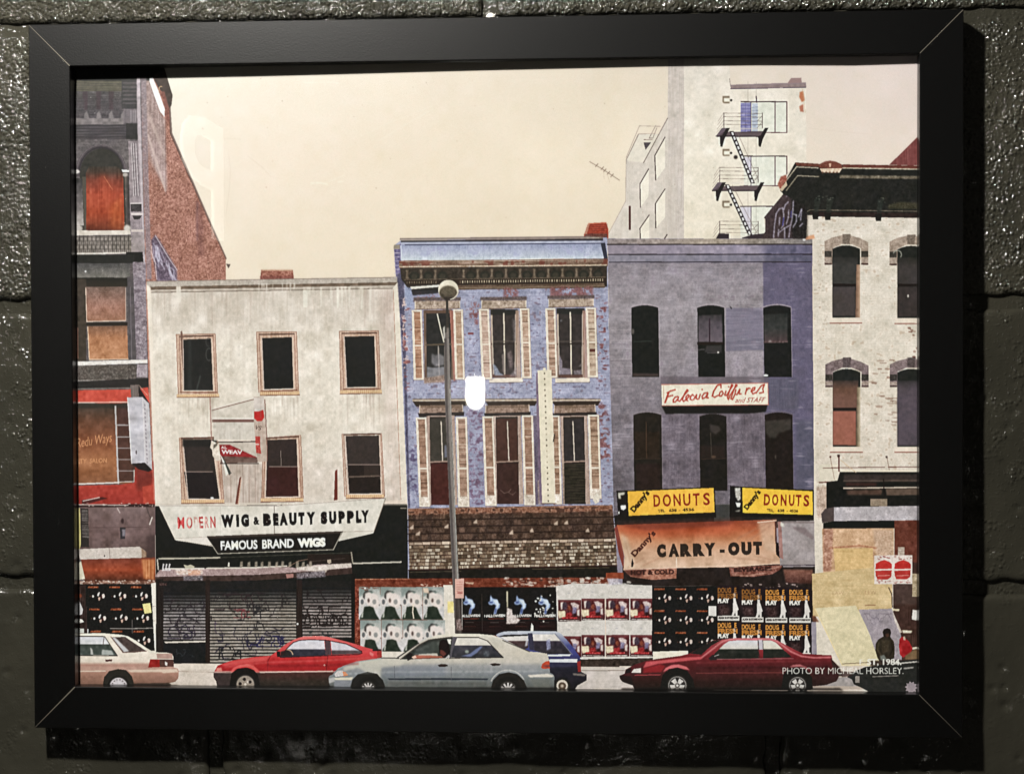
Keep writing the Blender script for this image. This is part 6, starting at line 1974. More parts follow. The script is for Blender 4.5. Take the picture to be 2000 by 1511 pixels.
P([(736, 1271), (745, 1270), (746, 1282), (737, 1284)], (156, 52, 46), .9, {'a': 6})
P([(722, 1272), (730, 1276), (728, 1282), (722, 1278)], (232, 140, 136), .7, None, 1)
Ln([(528, 1281), (523, 1290), (523, 1312)], 1.1, (110, 22, 28), .8)
Ln([(640, 1282), (638, 1300), (637, 1312)], 1.2, (110, 22, 28), .8)
E(633.5, 1298.5, 1.8, 1.8, (240, 190, 180))
P([(449, 1312), (456, 1303), (468, 1298), (482, 1296), (495, 1299), (504, 1307), (507, 1313), (500, 1312), (490, 1304), (476, 1302), (462, 1305), (455, 1312)], (226, 96, 92), .9, None, 1)
P([(448, 1340), (452, 1314), (464, 1305), (482, 1303), (496, 1308), (504, 1318), (508, 1342)], (34, 31, 28))
wheel(479, 1336, 23, 17, (152, 140, 128), 1)
Ln([(508, 1312.5), (650, 1310)], 2, (216, 180, 168), .9)
P([(508, 1314), (655, 1312), (650, 1343), (508, 1343)], ('y', 1312, (86, 48, 44), 1330, (64, 52, 44), 1343, (52, 46, 40)), .9, {'b': 3})

# --- blue and silver estate behind the silver saloon
P([(968, 1240), (974, 1236), (984, 1233), (1000, 1232), (1087, 1232.5), (1096, 1237), (1108, 1250), (1120, 1264), (1131, 1280), (1137, 1285), (1132, 1289), (1135, 1311), (1138, 1313), (1146, 1317), (1146, 1328),
   (1128, 1338), (1122, 1347), (1060, 1347), (1040, 1290)],
  ('y', 1232, (190, 194, 204), 1240, (160, 164, 178), 1262, (76, 80, 134), 1277, (70, 72, 130), 1296, (54, 52, 78), 1306, (42, 40, 54), 1345, (38, 34, 38)), 1, {'b': 2}, 0, 'printed_blue_estate_car')
P([(978, 1244), (990, 1240), (1031, 1240), (1032, 1264), (1024, 1268), (1000, 1256)], ('y', 1238, (216, 208, 200), 1250, (212, 204, 198), 1252, (84, 62, 62), 1268, (72, 60, 62)), 1, {'b': 5})
P([(1040, 1238), (1084, 1238), (1100, 1254), (1116, 1276.5), (1068, 1277), (1044, 1270)], ('y', 1237, (216, 208, 200), 1250, (214, 206, 198), 1252, (66, 58, 72), 1276, (60, 56, 62)), 1, {'b': 6})
P([(1067, 1250), (1074, 1247), (1076, 1266), (1068, 1270)], (150, 152, 184), .8, {'a': 12}, 1)
P([(1031, 1236), (1040, 1236), (1044, 1270), (1034, 1268)], (66, 64, 84), 1, {'v': 5})
P([(1028, 1248), (1032, 1246), (1030, 1260), (1025, 1262)], (196, 196, 206), .8, None, 1)
P([(972, 1243), (985, 1239), (1031, 1238), (1031, 1241), (986, 1243)], (36, 34, 34))
Ln([(1084, 1237), (1118, 1278)], 2, (118, 122, 140), .8)
P([(1070, 1278), (1115, 1277), (1113, 1281), (1070, 1281)], (214, 218, 226))
P([(1071, 1287), (1128, 1286), (1127, 1293), (1074, 1293)], (206, 208, 216), 1, {'b': 3})
P([(1127, 1292), (1134, 1290), (1135, 1311), (1129, 1312)], (152, 48, 46), 1, {'b': 5})
E(1136, 1285, 3, 1.6, (226, 222, 220))
P([(1118, 1314), (1145, 1316), (1142, 1320), (1120, 1318)], (142, 132, 124), .8, None, 1)
wheel(1098, 1340, 17, 11, (150, 138, 126), 2)
E(1098, 1338, 11, 11, (210, 196, 180), .9)
E(1098, 1339, 7.6, 7.6, (96, 80, 66))
E(1098, 1339, 3, 3, (190, 176, 160), .9, None, 1)

# --- silver saloon
P([(641.5, 1323), (644, 1319), (649, 1317), (653, 1312), (660, 1305), (670.5, 1299.6), (684, 1295), (697.5, 1291.5), (724.5, 1287), (749, 1284), (776, 1284), (790, 1274), (819, 1254), (828, 1249), (837, 1245.6),
   (853, 1240), (870, 1238), (887, 1237), (935, 1237.4), (963, 1240), (980, 1246), (1000, 1256), (1020, 1266), (1034, 1272), (1050, 1273), (1068.6, 1276), (1073, 1289.6), (1074, 1313), (1080, 1316), (1083, 1321), (1082, 1346),
   (650, 1346), (643, 1336)],
  ('y', 1238, (222, 212, 192), 1250, (198, 190, 176), 1275, (196, 186, 170), 1292, (188, 180, 168), 1300, (150, 150, 150), 1316, (128, 132, 136), 1326, (116, 120, 120), 1346, (92, 94, 90)), 1, {'b': 1.5}, 0, 'printed_silver_car')
P([(697, 1291), (750, 1285), (776, 1285), (800, 1290), (780, 1300), (745, 1303), (742, 1330), (700, 1303), (670, 1310), (672, 1302)], (196, 190, 176), .8, None, 3)
P([(745, 1303), (800, 1300), (870, 1300), (870, 1320), (752, 1324)], (118, 124, 136), .5, None, 5)
Ln([(660, 1305), (697, 1292), (745, 1285)], 1.6, (150, 152, 156), .8)
P([(782, 1287), (795, 1277), (819, 1259), (836, 1250), (849, 1246.5), (884, 1244), (879, 1284.5), (800, 1287)], (58, 60, 56), 1, {'b': 6}, 0)
P([(806, 1274), (820, 1264), (845, 1252), (858, 1252), (858, 1276), (810, 1280)], (82, 88, 84), .8, {'b': 10}, 2)
P([(818, 1277), (854, 1275), (856, 1281), (815, 1284)], (214, 204, 190), .9, None, 1)
P([(804, 1283), (812, 1279), (836, 1279), (858, 1281), (870, 1279), (868, 1284), (812, 1286)], (176, 100, 80), .95, None, 1)
P([(803, 1283), (811, 1279), (814, 1284), (808, 1286)], (226, 180, 160))
P([(857, 1262), (859, 1252), (865, 1248), (873, 1250), (877, 1258), (879, 1272), (875, 1282), (866, 1284), (858, 1276)], (40, 30, 30))
P([(860, 1268), (866, 1270), (872, 1276), (866, 1282), (859, 1276)], (118, 66, 58), .9, None, 1)
P([(873, 1248), (881, 1248), (880, 1258), (876, 1256)], (226, 216, 204))
P([(869, 1285), (877, 1277), (879, 1284)], (196, 190, 190), .9)
P([(884, 1243), (893, 1243), (890, 1284), (878, 1284)], (92, 88, 94), 1, {'v': 4})
P([(893, 1244.6), (930, 1245), (944, 1247), (952, 1252), (965, 1265), (982, 1283), (882, 1284), (884, 1270)], ('y', 1244, (214, 206, 194), 1259, (218, 208, 196), 1260.5, (74, 72, 82), 1284, (58, 58, 62)), 1, {'b': 5})
P([(900, 1281), (918, 1276), (928, 1268), (938, 1262), (943, 1262), (932, 1274), (920, 1282)], (120, 130, 168), .85, None, 1)
E(912, 1272, 4, 3, (158, 168, 158), .8, None, 1)
E(950, 1276, 6, 6, (104, 108, 116), .7, {'a': 12}, 2)
Ln([(893, 1244), (935, 1244.5), (952, 1251), (983, 1283.5), (878, 1285)], 1.6, (60, 52, 48), .9)
Ln([(782, 1287), (819, 1258), (837, 1249), (884, 1243)], 1.8, (84, 76, 70), .8)
Ln([(776, 1284), (818, 1255)], 2.6, (60, 58, 58), .85)
Ln([(745, 1284), (779, 1285)], 2, (60, 56, 54), .8)
Ln([(982, 1250), (1034, 1272)], 2, (74, 70, 66), .8)
P([(793, 1280), (800, 1274), (806, 1276), (803, 1287), (796, 1290)], (42, 38, 38))
P([(855, 1298), (862, 1296), (873, 1297), (875, 1300), (868, 1302), (858, 1302)], (56, 42, 36))
P([(957, 1296), (966, 1294.5), (978, 1296), (976, 1299), (962, 1300)], (56, 42, 36))
P([(757, 1324), (870, 1323.5), (954, 1324), (952, 1327.5), (870, 1327.5), (760, 1327.5)], (60, 64, 72), .95)
Ln([(770, 1300), (771, 1327)], 1.2, (96, 98, 104), .8)
Ln([(881, 1302), (882, 1340)], 1.2, (104, 104, 108), .8)
P([(653, 1316), (660, 1309), (670, 1309), (672, 1319), (655, 1321)], (206, 196, 194), 1, {'a': 8})
P([(669, 1311), (675, 1312), (680, 1318), (671, 1320)], (222, 126, 80))
P([(652, 1323), (690, 1322), (686, 1328), (655, 1328)], (226, 214, 190), .9, None, 1)
P([(653, 1328), (688, 1328), (682, 1345), (652, 1345)], (138, 140, 148), .8, {'b': 3}, 1)
P([(642, 1324), (653, 1322), (654, 1330), (643, 1334)], (186, 182, 180), .8, None, 1)
P([(684, 1344), (688, 1327), (699, 1316), (718, 1311.5), (736, 1315), (748, 1328), (754, 1346)], (42, 40, 36))
P([(958, 1346), (963, 1328), (975, 1316), (993, 1312), (1010, 1316), (1023, 1328), (1031, 1346)], (44, 40, 36))
arc(992, 1345, 36, 37, 205, 330, 2.4, (190, 186, 180), .7)
wheel(719, 1345, 24, 13, (180, 174, 170), 2)
wheel(992, 1347, 27, 15, (180, 174, 170), 2)
P([(1057, 1303), (1059, 1296), (1066, 1291), (1073, 1290), (1074, 1305), (1060, 1305.5)], (190, 72, 44), 1, {'b': 6})
P([(1030, 1318), (1070, 1315), (1082, 1319), (1078, 1322), (1035, 1322)], (222, 210, 194), .9, None, 1)
P([(1035, 1325), (1074, 1324), (1074, 1344), (1045, 1344)], (112, 112, 104), .6, None, 3)

# --- maroon coupe
P([(1210, 1319), (1215, 1317), (1220, 1315), (1222, 1307), (1238, 1298), (1262, 1290), (1284, 1286), (1330, 1280), (1346, 1276), (1372, 1262), (1392, 1250), (1410, 1248.5), (1421, 1247.5), (1439, 1245.6),
   (1504, 1245.6), (1517, 1249.5), (1535, 1259), (1556, 1270), (1569, 1276), (1600, 1278), (1624, 1278.8), (1626, 1288.5), (1637, 1300), (1639, 1320), (1634, 1330), (1614, 1337), (1586, 1340), (1584, 1347), (1240, 1347),
   (1236, 1338), (1216, 1331), (1211, 1325)],
  ('y', 1246, (170, 84, 90), 1270, (150, 54, 60), 1282, (124, 38, 44), 1296, (98, 34, 38), 1316, (80, 36, 36), 1330, (56, 32, 28), 1346, (42, 32, 27)), 1, {'b': 2}, 0, 'printed_maroon_coupe')
P([(1348, 1275.6), (1392, 1250.4), (1410, 1249), (1390, 1260), (1370, 1278)], (46, 42, 38))
P([(1388, 1287), (1396, 1276), (1403, 1269), (1414, 1258), (1424, 1251.5), (1440, 1250), (1480, 1250), (1482, 1285), (1400, 1287)], ('y', 1250, (206, 202, 208), 1266, (204, 198, 188), 1268, (46, 50, 44), 1286, (46, 46, 40)), 1, {'b': 3})
P([(1490, 1250), (1505, 1250), (1515, 1254), (1530, 1268), (1547, 1283), (1491, 1285)], ('y', 1250, (212, 208, 198), 1266, (214, 204, 186), 1268, (46, 50, 44), 1286, (46, 46, 40)), 1, {'b': 3})
P([(1480, 1248), (1490, 1248), (1491, 1268), (1482, 1268)], (186, 178, 186), 1, {'b': 4})
Ln([(1481, 1249), (1483, 1284)], 1.6, (52, 46, 46), .8)
Ln([(1490, 1249), (1491, 1270)], 1.2, (60, 52, 54), .8)
Ln([(1370, 1284), (1396, 1264), (1410, 1253), (1424, 1248), (1504, 1247.6), (1518, 1252), (1545, 1272), (1565, 1281), (1590, 1284), (1625, 1283)], 3, (216, 130, 132), .8, None, 1)
Ln([(1392, 1287), (1550, 1285.5)], 1.6, (150, 100, 102), .8)
P([(1262, 1292), (1300, 1288), (1345, 1283), (1372, 1282), (1370, 1287), (1330, 1291), (1285, 1296), (1256, 1304)], (206, 92, 96), .9, None, 1)
P([(1258, 1304), (1290, 1296), (1300, 1300), (1292, 1312), (1256, 1314)], (160, 40, 46), .8, None, 2)
P([(1384, 1285), (1392, 1278), (1402, 1280), (1400, 1288), (1388, 1289)], (52, 42, 42))
Ln([(1396, 1281), (1404, 1278)], 1.4, (180, 176, 172), .8)
P([(1233, 1313), (1238, 1306), (1252, 1304), (1252, 1313)], (206, 196, 188), 1, {'a': 5})
P([(1221, 1315), (1224, 1306), (1234, 1304), (1231, 1313)], (40, 30, 28))
Ln([(1240, 1318), (1290, 1317)], 2, (176, 76, 80), .8)
P([(1210, 1319), (1232, 1320), (1240, 1338), (1218, 1331)], (44, 32, 30), .9, None, 1)
Ln([(1360, 1314), (1530, 1313)], 2, (122, 62, 60), .8)
P([(1295, 1312), (1300, 1304), (1312, 1298), (1326, 1297), (1340, 1301), (1347, 1308), (1336, 1306), (1322, 1303), (1308, 1306)], (222, 116, 120), .9, None, 1)
P([(1289, 1346), (1294, 1318), (1306, 1306), (1324, 1303), (1342, 1309), (1354, 1326), (1358, 1346)], (34, 32, 29))
P([(1541, 1302), (1550, 1298), (1562, 1297), (1574, 1301), (1582, 1308), (1565, 1302), (1550, 1303)], (216, 132, 136), .9, None, 1)
P([(1526, 1346), (1530, 1318), (1540, 1305), (1558, 1302), (1576, 1308), (1586, 1322), (1588, 1346)], (34, 33, 29))
wheel(1323, 1338, 23, 17.5, (150, 146, 142), 3)
wheel(1558, 1338, 21, 16, (150, 146, 142), 3)
P([(1586, 1310), (1636, 1306), (1637, 1325), (1612, 1336), (1588, 1339)], (62, 36, 36), .6, {'b': 3}, 3)
P([(1622, 1279), (1626, 1289), (1640, 1302), (1646, 1320), (1638, 1320), (1626, 1300)], (60, 42, 38), .9, None, 1)

# --- dark car in the right corner
P([(1655, 1322), (1664, 1313), (1690, 1302), (1720, 1298), (1760, 1290), (1820, 1284), (1820, 1420), (1700, 1352), (1682, 1342), (1668, 1336), (1664, 1326)], (46, 46, 43), 1, {'b': 3}, 0, 'printed_dark_car')
Ln([(1745, 1296), (1800, 1291)], 2.6, (190, 184, 176), .9)
Ln([(1766, 1305), (1784, 1303)], 2.6, (206, 200, 194), .8, None, 1)
Ln([(1705, 1321), (1755, 1319)], 1.8, (150, 142, 136), .8)
R(1671, 1320, 1679, 1333, (150, 142, 134), .9, {'a': 6})
P([(1640, 1310), (1668, 1312), (1664, 1320), (1645, 1322)], (64, 48, 44), .8, None, 1)

# reflections on the cars and contact shadows under them, drawn into the print
for q, c_, a_, w_ in (([(440, 1302), (520, 1293), (620, 1290), (730, 1284)], (226, 120, 116), .45, 3), ([(520, 1300), (640, 1299), (700, 1295)], (120, 24, 30), .4, 5),
                      ([(660, 1316), (760, 1312), (960, 1311), (1060, 1310)], (176, 178, 178), .4, 3), ([(760, 1334), (950, 1335)], (92, 92, 88), .5, 6),
                      ([(1360, 1294), (1480, 1292), (1600, 1290)], (150, 70, 74), .4, 3), ([(1360, 1304), (1520, 1303), (1620, 1302)], (60, 24, 26), .45, 5),
                      ([(160, 1286), (280, 1285)], (240, 226, 208), .5, 3), ([(160, 1322), (200, 1322)], (140, 104, 90), .5, 5), ([(1062, 1300), (1122, 1299)], (60, 60, 90), .6, 3)):
    Ln(q, w_, c_, a_, {'b': 6}, 2)
for x0, x1, y in ((415, 650, 1341), (645, 1085, 1344), (1215, 1640, 1345), (150, 345, 1339)):
    P([(x0, y - 2), (x1, y - 2), (x1 + 8, y + 3), (x0 - 4, y + 3)], (30, 26, 23), .75, None, 2)

# --- caption printed on the poster
WH = (236, 228, 216)
text('F', 1679, 1298, 1685, 1298, 11, WH, .015, 0, .85)
text('ST, 1984.', 1694, 1298, 1761, 1298, 12, (240, 234, 224), .03)
text('PHOTO BY MICHEAL HORSLEY.', 1529, 1315.5, 1765, 1315.5, 12.4, WH, -.004)
pts = []
for k in range(20):
    t = math.radians(k * 18 + 5)
    q = 12.5 if k % 2 == 0 else 9
    pts.append((1780 + q * math.cos(t), 1342 + q * math.sin(t)))
P(pts, (150, 138, 142), 1, {'b': 3}, 0, 'printed_star_emblem')
# scuffs
IMG[..., 2] += 3.5 * (IDM == 0)
for q, w, a in (([(607, 358), (620, 357), (630, 358), (640, 360)], 1.8, .9), ([(633, 358), (650, 352), (672, 342)], 1, .5), ([(660, 355), (671, 354)], 1.6, .7), ([(592, 161), (640, 160), (660, 162)], 1.6, .6),
                ([(740, 275), (790, 245), (830, 222), (846, 214)], .9, .45), ([(705, 266), (760, 240), (842, 208)], .8, .35)):
    Ln(q, w, (255, 250, 232), a, None, 1)
for q in ([(484, 305), (510, 325), (530, 346)], [(441, 420), (448, 370), (450, 330), (446, 300)], [(433, 270), (470, 272)], [(1580, 250), (1620, 255), (1700, 262)]):
    Ln(q, .8, (200, 180, 160), .3)
specks(350, 140, 1780, 460, (150, 130, 112), 46, 2, .6, 101, 1)
specks(150, 150, 300, 700, (214, 214, 208), 14, 1.6, .7, 102, 1)

# sharpen as the press did, then grime and grain
bld = (IDM > 0).astype(np.float32)
lum = IMG @ np.array([.3, .55, .15], np.float32)
IMG = IMG + (lum[..., None] * np.array([1.02, .995, .95], np.float32) - IMG) * (bld * .18)[..., None]
tt = IMG / 255
IMG += (bld * 1.0)[..., None] * (-9.0) * np.sin(2 * math.pi * tt)
IMG = np.clip(blur(IMG, 1) * .35 + IMG * .65, 8, 255)
IMG = IMG + (IMG - blur(IMG, 3)) * .55 * (.25 + .75 * bld)[..., None]
grit = bld * (T['a'] * .008 + T['b'] * .014 + T['c'] * .016 + T['p'] * .012)
IMG *= (1 + grit)[..., None]
IMG += (T['p'] * 2.2 + T['a'] * 1.2)[..., None]
for ch, k in ((0, 'b'), (2, 'c')):
    IMG[..., ch] += T[k] * .8
IMG = np.clip(IMG, 14, 255)

# ------------------------------------------------------------------ print colours evened against the lamp's falloff, and the print's surface
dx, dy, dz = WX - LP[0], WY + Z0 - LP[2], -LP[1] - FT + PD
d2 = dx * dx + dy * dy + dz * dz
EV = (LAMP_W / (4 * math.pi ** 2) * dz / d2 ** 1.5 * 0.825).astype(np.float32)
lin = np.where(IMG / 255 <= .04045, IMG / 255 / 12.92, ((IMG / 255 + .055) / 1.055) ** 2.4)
lamp_comp = np.clip(lin / (EV[..., None] * np.array([1.03, 1.0, .905], np.float32)) - .002, 0.001, 0.93)  # lamp's falloff and tint divided out of the print's colours
enc = np.where(lamp_comp <= .0031308, lamp_comp * 12.92, 1.055 * lamp_comp ** (1 / 2.4) - .055).astype(np.float32)
lamp_comp_img = bpy.data.images.new('print_lamp_compensated', CWD, CHT, alpha=False)
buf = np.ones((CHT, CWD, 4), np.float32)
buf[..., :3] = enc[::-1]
lamp_comp_img.pixels.foreach_set(buf.ravel())
lamp_comp_img.update()
lamp_comp_img.pack()

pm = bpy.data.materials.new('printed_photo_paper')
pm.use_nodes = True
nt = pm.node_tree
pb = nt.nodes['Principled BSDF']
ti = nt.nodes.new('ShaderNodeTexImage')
ti.image = lamp_comp_img
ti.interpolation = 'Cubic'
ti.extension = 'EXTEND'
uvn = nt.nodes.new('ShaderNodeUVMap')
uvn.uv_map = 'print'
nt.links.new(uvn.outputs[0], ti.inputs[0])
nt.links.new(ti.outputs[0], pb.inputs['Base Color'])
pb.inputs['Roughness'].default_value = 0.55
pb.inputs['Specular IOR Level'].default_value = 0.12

CELL = 0.0012
nx, ny = int((PX1 - PX0) / CELL), int((PY1 - PY0) / CELL)
gx = np.linspace(PX0, PX1, nx + 1)
gy = np.linspace(PY1, PY0, ny + 1)
X, Y = np.meshgrid(gx, gy)
# the sheet cockles towards the glass along its top edge
rise = np.interp(X, [-.31, -.26, -.17, 0, .12, .19, .258, .30], [-.0034, -.0032, -.0022, .0006, .0022, .0018, .0000, .0010])
dep = PD - rise * np.exp(-np.clip(.2236 - Y, 0, 1) / .022) + .0002 * np.sin(X * 23 + 2) * np.sin(Y * 17)
V = np.stack([X, -(FT - dep), Y], -1).reshape(-1, 3)
idx = np.arange(V.shape[0]).reshape(ny + 1, nx + 1)
Q = np.stack([idx[:-1, :-1], idx[1:, :-1], idx[1:, 1:], idx[:-1, 1:]], -1).reshape(-1, 4)
cx = ((gx[:-1] + gx[1:]) / 2 - PX0) / (PX1 - PX0) * (CWD - 1)
cy = (PY1 - (gy[:-1] + gy[1:]) / 2) / (PY1 - PY0) * (CHT - 1)
ids = IDM[np.clip(cy.astype(int), 0, CHT - 1)][:, np.clip(cx.astype(int), 0, CWD - 1)].reshape(-1)
U = np.stack([(V[:, 0] - PX0) / (PX1 - PX0), (V[:, 2] - PY0) / (PY1 - PY0)], 1)


def cells(name, sel, parent):
    q = Q[sel]
    used, inv = np.unique(q, return_inverse=True)
    inv = inv.reshape(q.shape)
    me = bpy.data.meshes.new(name)
    me.vertices.add(len(used))
    me.vertices.foreach_set('co', V[used].astype(np.float32).ravel())
    me.loops.add(inv.size)
    me.loops.foreach_set('vertex_index', inv.astype(np.int32).ravel())
    me.polygons.add(len(inv))
    me.polygons.foreach_set('loop_start', np.arange(0, inv.size, 4, dtype=np.int32))
    me.update(calc_edges=True)
    uv = me.uv_layers.new(name='print')
    uv.data.foreach_set('uv', U[q.ravel()].astype(np.float32).ravel())
    me.materials.append(pm)
    o = bpy.data.objects.new(name, me)
    COL.objects.link(o)
    o.parent = parent
    return o


PL = {'printed_tower': 'printed white high building with a zigzag fire escape', 'printed_stone_building': 'printed dark stone and brick building with boarded windows',
      'printed_beige_building': 'printed beige rendered building with empty window openings', 'printed_blue_building': 'printed blue brick building with peeling paint and white shutters',
      'printed_purple_building': 'printed grey purple building with arched windows', 'printed_cream_building': 'printed cream brick building with a dark bracketed cornice',
      'printed_red_hatchback': 'printed red hatchback', 'printed_silver_car': 'printed silver saloon with its driver', 'printed_maroon_coupe': 'printed maroon coupe',
      'printed_blue_estate_car': 'printed blue and silver estate car', 'printed_beige_car': 'printed rear of a beige saloon', 'printed_lamp_post': 'printed grey lamp post with a round head',
      'printed_shop_sign': 'printed white and black wig shop sign', 'printed_awning': 'printed orange carry-out awning'}
prt = empty('print')
prt.parent = pic
xm_ = ((gx[:-1] + gx[1:]) / 2)[None, :].repeat(ny, 0).reshape(-1)
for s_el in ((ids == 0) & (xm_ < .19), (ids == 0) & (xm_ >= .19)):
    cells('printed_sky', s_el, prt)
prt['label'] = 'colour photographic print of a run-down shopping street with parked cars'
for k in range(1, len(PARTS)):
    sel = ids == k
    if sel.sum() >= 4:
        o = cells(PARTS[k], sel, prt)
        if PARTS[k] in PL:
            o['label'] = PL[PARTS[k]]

# ------------------------------------------------------------------ the glazing
gm = bpy.data.materials.new('clear_glazing')
gm.use_nodes = True
nt = gm.node_tree
nt.nodes.remove(nt.nodes['Principled BSDF'])
out = nt.nodes['Material Output']
tr = nt.nodes.new('ShaderNodeBsdfTransparent')
tr.inputs[0].default_value = (.985, .99, .98, 1)
gl = nt.nodes.new('ShaderNodeBsdfGlossy')
gl.inputs['Roughness'].default_value = 0.012
fr = nt.nodes.new('ShaderNodeFresnel')
fr.inputs[0].default_value = 1.49
ge = nt.nodes.new('ShaderNodeNewGeometry')
su = nt.nodes.new('ShaderNodeMath')
su.operation = 'SUBTRACT'
su.inputs[0].default_value = 1.0
nt.links.new(ge.outputs['Backfacing'], su.inputs[1])
mu = nt.nodes.new('ShaderNodeMath')
mu.operation = 'MULTIPLY'
mu.use_clamp = True
nt.links.new(fr.outputs[0], mu.inputs[0])
nt.links.new(su.outputs[0], mu.inputs[1])
m2 = nt.nodes.new('ShaderNodeMath')
m2.operation = 'MULTIPLY'
m2.use_clamp = True
m2.inputs[1].default_value = 1.7
nt.links.new(mu.outputs[0], m2.inputs[0])
mx = nt.nodes.new('ShaderNodeMixShader')
nt.links.new(m2.outputs[0], mx.inputs[0])
nt.links.new(tr.outputs[0], mx.inputs[1])
nt.links.new(gl.outputs[0], mx.inputs[2])
nt.links.new(mx.outputs[0], out.inputs[0])
ga, gb = -(FT - .0040), -(FT - .0055)
obj('glazing', [(x, y, z) for x in (-.3065, .3065) for y in (ga, gb) for z in (-.2290, .2290)],
    [(0, 4, 5, 1), (2, 3, 7, 6), (0, 2, 6, 4), (1, 5, 7, 3), (0, 1, 3, 2), (4, 6, 7, 5)], gm, pic)

# ------------------------------------------------------------------ the screw it hangs from
sp = onto(958, 34, -.016)
scr = tag(empty('wall_screw', (sp[0], 0, sp[1] + Z0)), 'pale screw head just above the middle of the top rail', 'screw')
steel = mat('zinc', (.75, .72, .66), .35, .6, Metallic=.3)
V, F = [], []
for rr_, yy in ((.0001, -.0072), (.0018, -.0070), (.0030, -.0062), (.0034, -.0052), (.0034, -.0046), (.0016, -.0045), (.0016, .012)):
    for k in range(20):
        t = 2 * math.pi * k / 20
        V.append((rr_ * math.cos(t), yy, rr_ * math.sin(t)))
for j in range(6):
    for k in range(20):
        F.append((j * 20 + k, j * 20 + (k + 1) % 20, j * 20 + 20 + (k + 1) % 20, j * 20 + 20 + k))
obj('screw_head', V, F, steel, scr, True)

# ------------------------------------------------------------------ the room behind the viewer, seen only as reflections in the glazing
RZ = 7.0                                  # distance of the opposite wall
dark = mat('dark_wall_paint', (.012, .012, .012), .6, .2)


def slab(name, lo, hi, m, label, kind='structure', cat=None):
    o = obj(name, [(x, y, z) for x in (lo[0], hi[0]) for y in (lo[1], hi[1]) for z in (lo[2], hi[2])],
            [(0, 1, 3, 2), (4, 6, 7, 5), (0, 4, 5, 1), (2, 3, 7, 6), (0, 2, 6, 4), (1, 5, 7, 3)], m)
    return tag(o, label, cat, kind)


slab('opposite_wall', (-1.62, -RZ - .32, 0), (3.0, -RZ - .12, 3.2), dark, 'plain dark wall across the room')
slab('side_wall', (-1.82, -RZ - .12, 0), (-1.62, -1.2, 3.2), dark, 'plain dark side wall of the room')
glow = bpy.data.materials.new('lamp_glass')
glow.use_nodes = True
g_ = glow.node_tree.nodes['Principled BSDF']
g_.inputs['Base Color'].default_value = (.9, .9, .85, 1)
g_.inputs['Emission Color'].default_value = (1.0, .97, .86, 1)
g_.inputs['Emission Strength'].default_value = 34.0
lc = onto(925, 768, -.010 - RZ + .1)
lx, lz = lc[0], lc[1] + Z0
sc_ = (RZ + CT[2]) / CF
bulk = tag(empty('jar_lamp', (lx, -RZ - .02, lz)), 'lit round-bottomed jar lamp in a wire guard across the room', 'lamp')
hh, rw_ = 32.5 * sc_, 18.5 * sc_
prof = [(rw_ * .1, hh), (rw_ * .75, hh * .99), (rw_, hh * .88), (rw_, -hh * .45), (rw_ * .88, -hh * .68), (rw_ * .62, -hh * .87), (rw_ * .3, -hh * .98), (.001, -hh)]
V, F = [], []
for r_, z_ in prof:
    for k in range(24):
        t = 2 * math.pi * k / 24
        V.append((r_ * math.cos(t), r_ * math.sin(t), z_))
for j in range(len(prof) - 1):
    for k in range(24):
        F.append((j * 24 + k, j * 24 + 24 + k, j * 24 + 24 + (k + 1) % 24, j * 24 + (k + 1) % 24))
obj('lamp_glass', V, F, glow, bulk, True)
jl = bpy.data.lights.new('jar_lamp_fill', 'POINT')  # extra fill light added in front of the jar to lift the rail's shadow
jl.energy = 42
jl.color = (1.0, .96, .86)
jl.shadow_soft_size = .035
jo = bpy.data.objects.new('jar_lamp_fill', jl)
jo.location = (0, rw_ + .05, 0)
COL.objects.link(jo)
jo.parent = bulk
wire = mat('guard_wire', (.55, .53, .46), .5, .5)


def ring(r_, z_, w, name='guard_ring'):
    V, F = [], []
    for k in range(32):
        t = 2 * math.pi * k / 32
        for a in range(6):
            b_ = 2 * math.pi * a / 6
            q = r_ + w * math.cos(b_)
            V.append((q * math.cos(t), q * math.sin(t), z_ + w * math.sin(b_)))
    for k in range(32):
        for a in range(6):
            F.append((k * 6 + a, k * 6 + (a + 1) % 6, ((k + 1) % 32) * 6 + (a + 1) % 6, ((k + 1) % 32) * 6 + a))
    obj(name, V, F, wire, bulk, True)


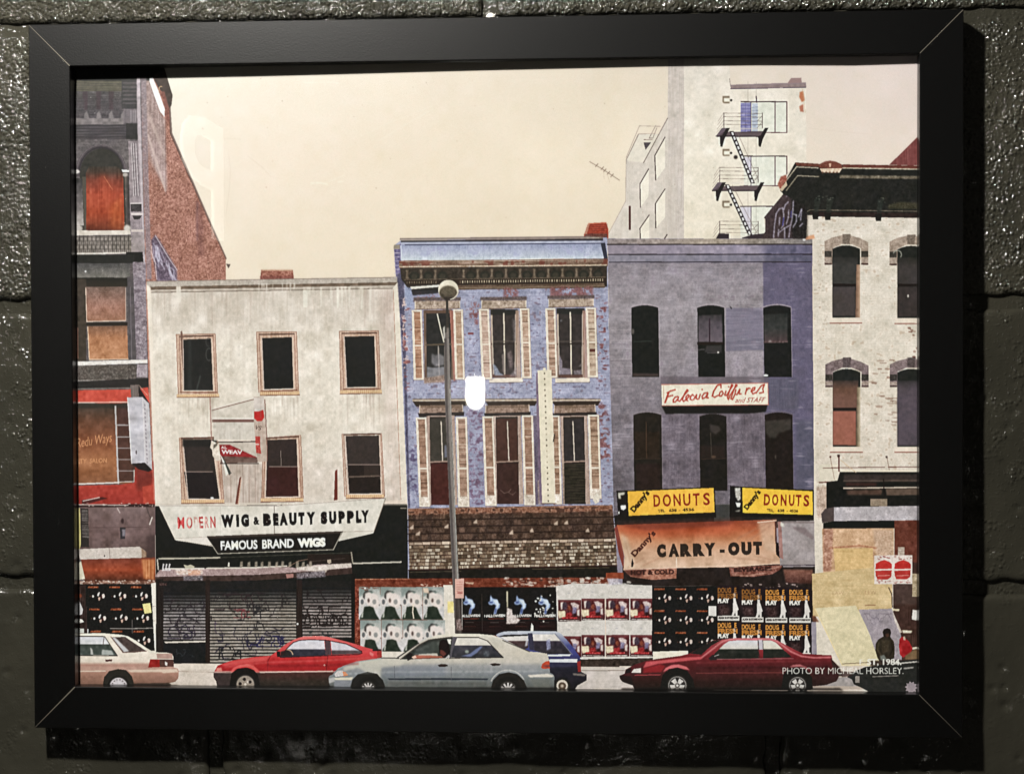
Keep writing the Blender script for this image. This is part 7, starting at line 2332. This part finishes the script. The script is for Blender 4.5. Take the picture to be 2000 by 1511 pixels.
for z_ in (hh * .1, -hh * .45):
    ring(rw_ * 1.08, z_, .0015)
V = [(x * .0016 + rw_ * .5, rw_ * 1.0 + y * .0016, z) for x in (-1, 1) for y in (-1, 1) for z in (-hh * .5, hh * .9)]
obj('guard_rod', V, [(0, 1, 3, 2), (4, 6, 7, 5), (0, 4, 5, 1), (2, 3, 7, 6), (0, 2, 6, 4), (1, 5, 7, 3)], wire, bulk)
V = [(x * rw_ * .5, y, z) for x in (-1, 1) for y in (-rw_ * .9, -.1) for z in (hh * .9, hh * 1.3)]
obj('lamp_bracket', V, [(0, 1, 3, 2), (4, 6, 7, 5), (0, 4, 5, 1), (2, 3, 7, 6), (0, 2, 6, 4), (1, 5, 7, 3)], mat('black_metal', (.01, .01, .01), .4), bulk)

# big white painted letter on the side wall; emission stands in for light on it
sign_m = bpy.data.materials.new('emissive_white_letter')
sign_m.use_nodes = True
s_ = sign_m.node_tree.nodes['Principled BSDF']
s_.inputs['Base Color'].default_value = (.8, .8, .76, 1)
s_.inputs['Emission Color'].default_value = (1.0, .98, .9, 1)
s_.inputs['Emission Strength'].default_value = 1.1


def side_point(px, py, xw=-1.6):
    """where the glazing shows the side wall: (distance from the picture wall, height)"""
    d = ray(px, py)
    s = (xw - CT[0]) / d[0]
    p = CT + d * s
    return -p[2] - .010, p[1] + Z0


def side_letter(s, far_px, near_px, ytop, ybot, bold=.03):
    zf, zt = side_point(far_px, ytop)
    _, zb = side_point(far_px, ybot)
    zn, _ = side_point(near_px, ytop)
    co, tris = glyph_tris(s, bold)
    w = co[:, 0].max() - co[:, 0].min()
    V = []
    for d_ in (0, .012):
        for c in co:
            V.append((-1.62 + .02 - d_ + .012, -(zf + (zn - zf) * (c[0] - co[:, 0].min()) / w) - FT, zb + (zt - zb) * c[1] / (.7 + bold)))
    n = len(co)
    F = [tuple(t) for t in tris] + [tuple(n + i for i in t[::-1]) for t in tris]
    return V, F


V, F = side_letter('P', 431, 350, 246, 468, .01)
tag(obj('wall_letter', V, F, sign_m), 'large white letter on the side wall', 'letter')
print('P spans', side_point(429, 248), side_point(352, 248))
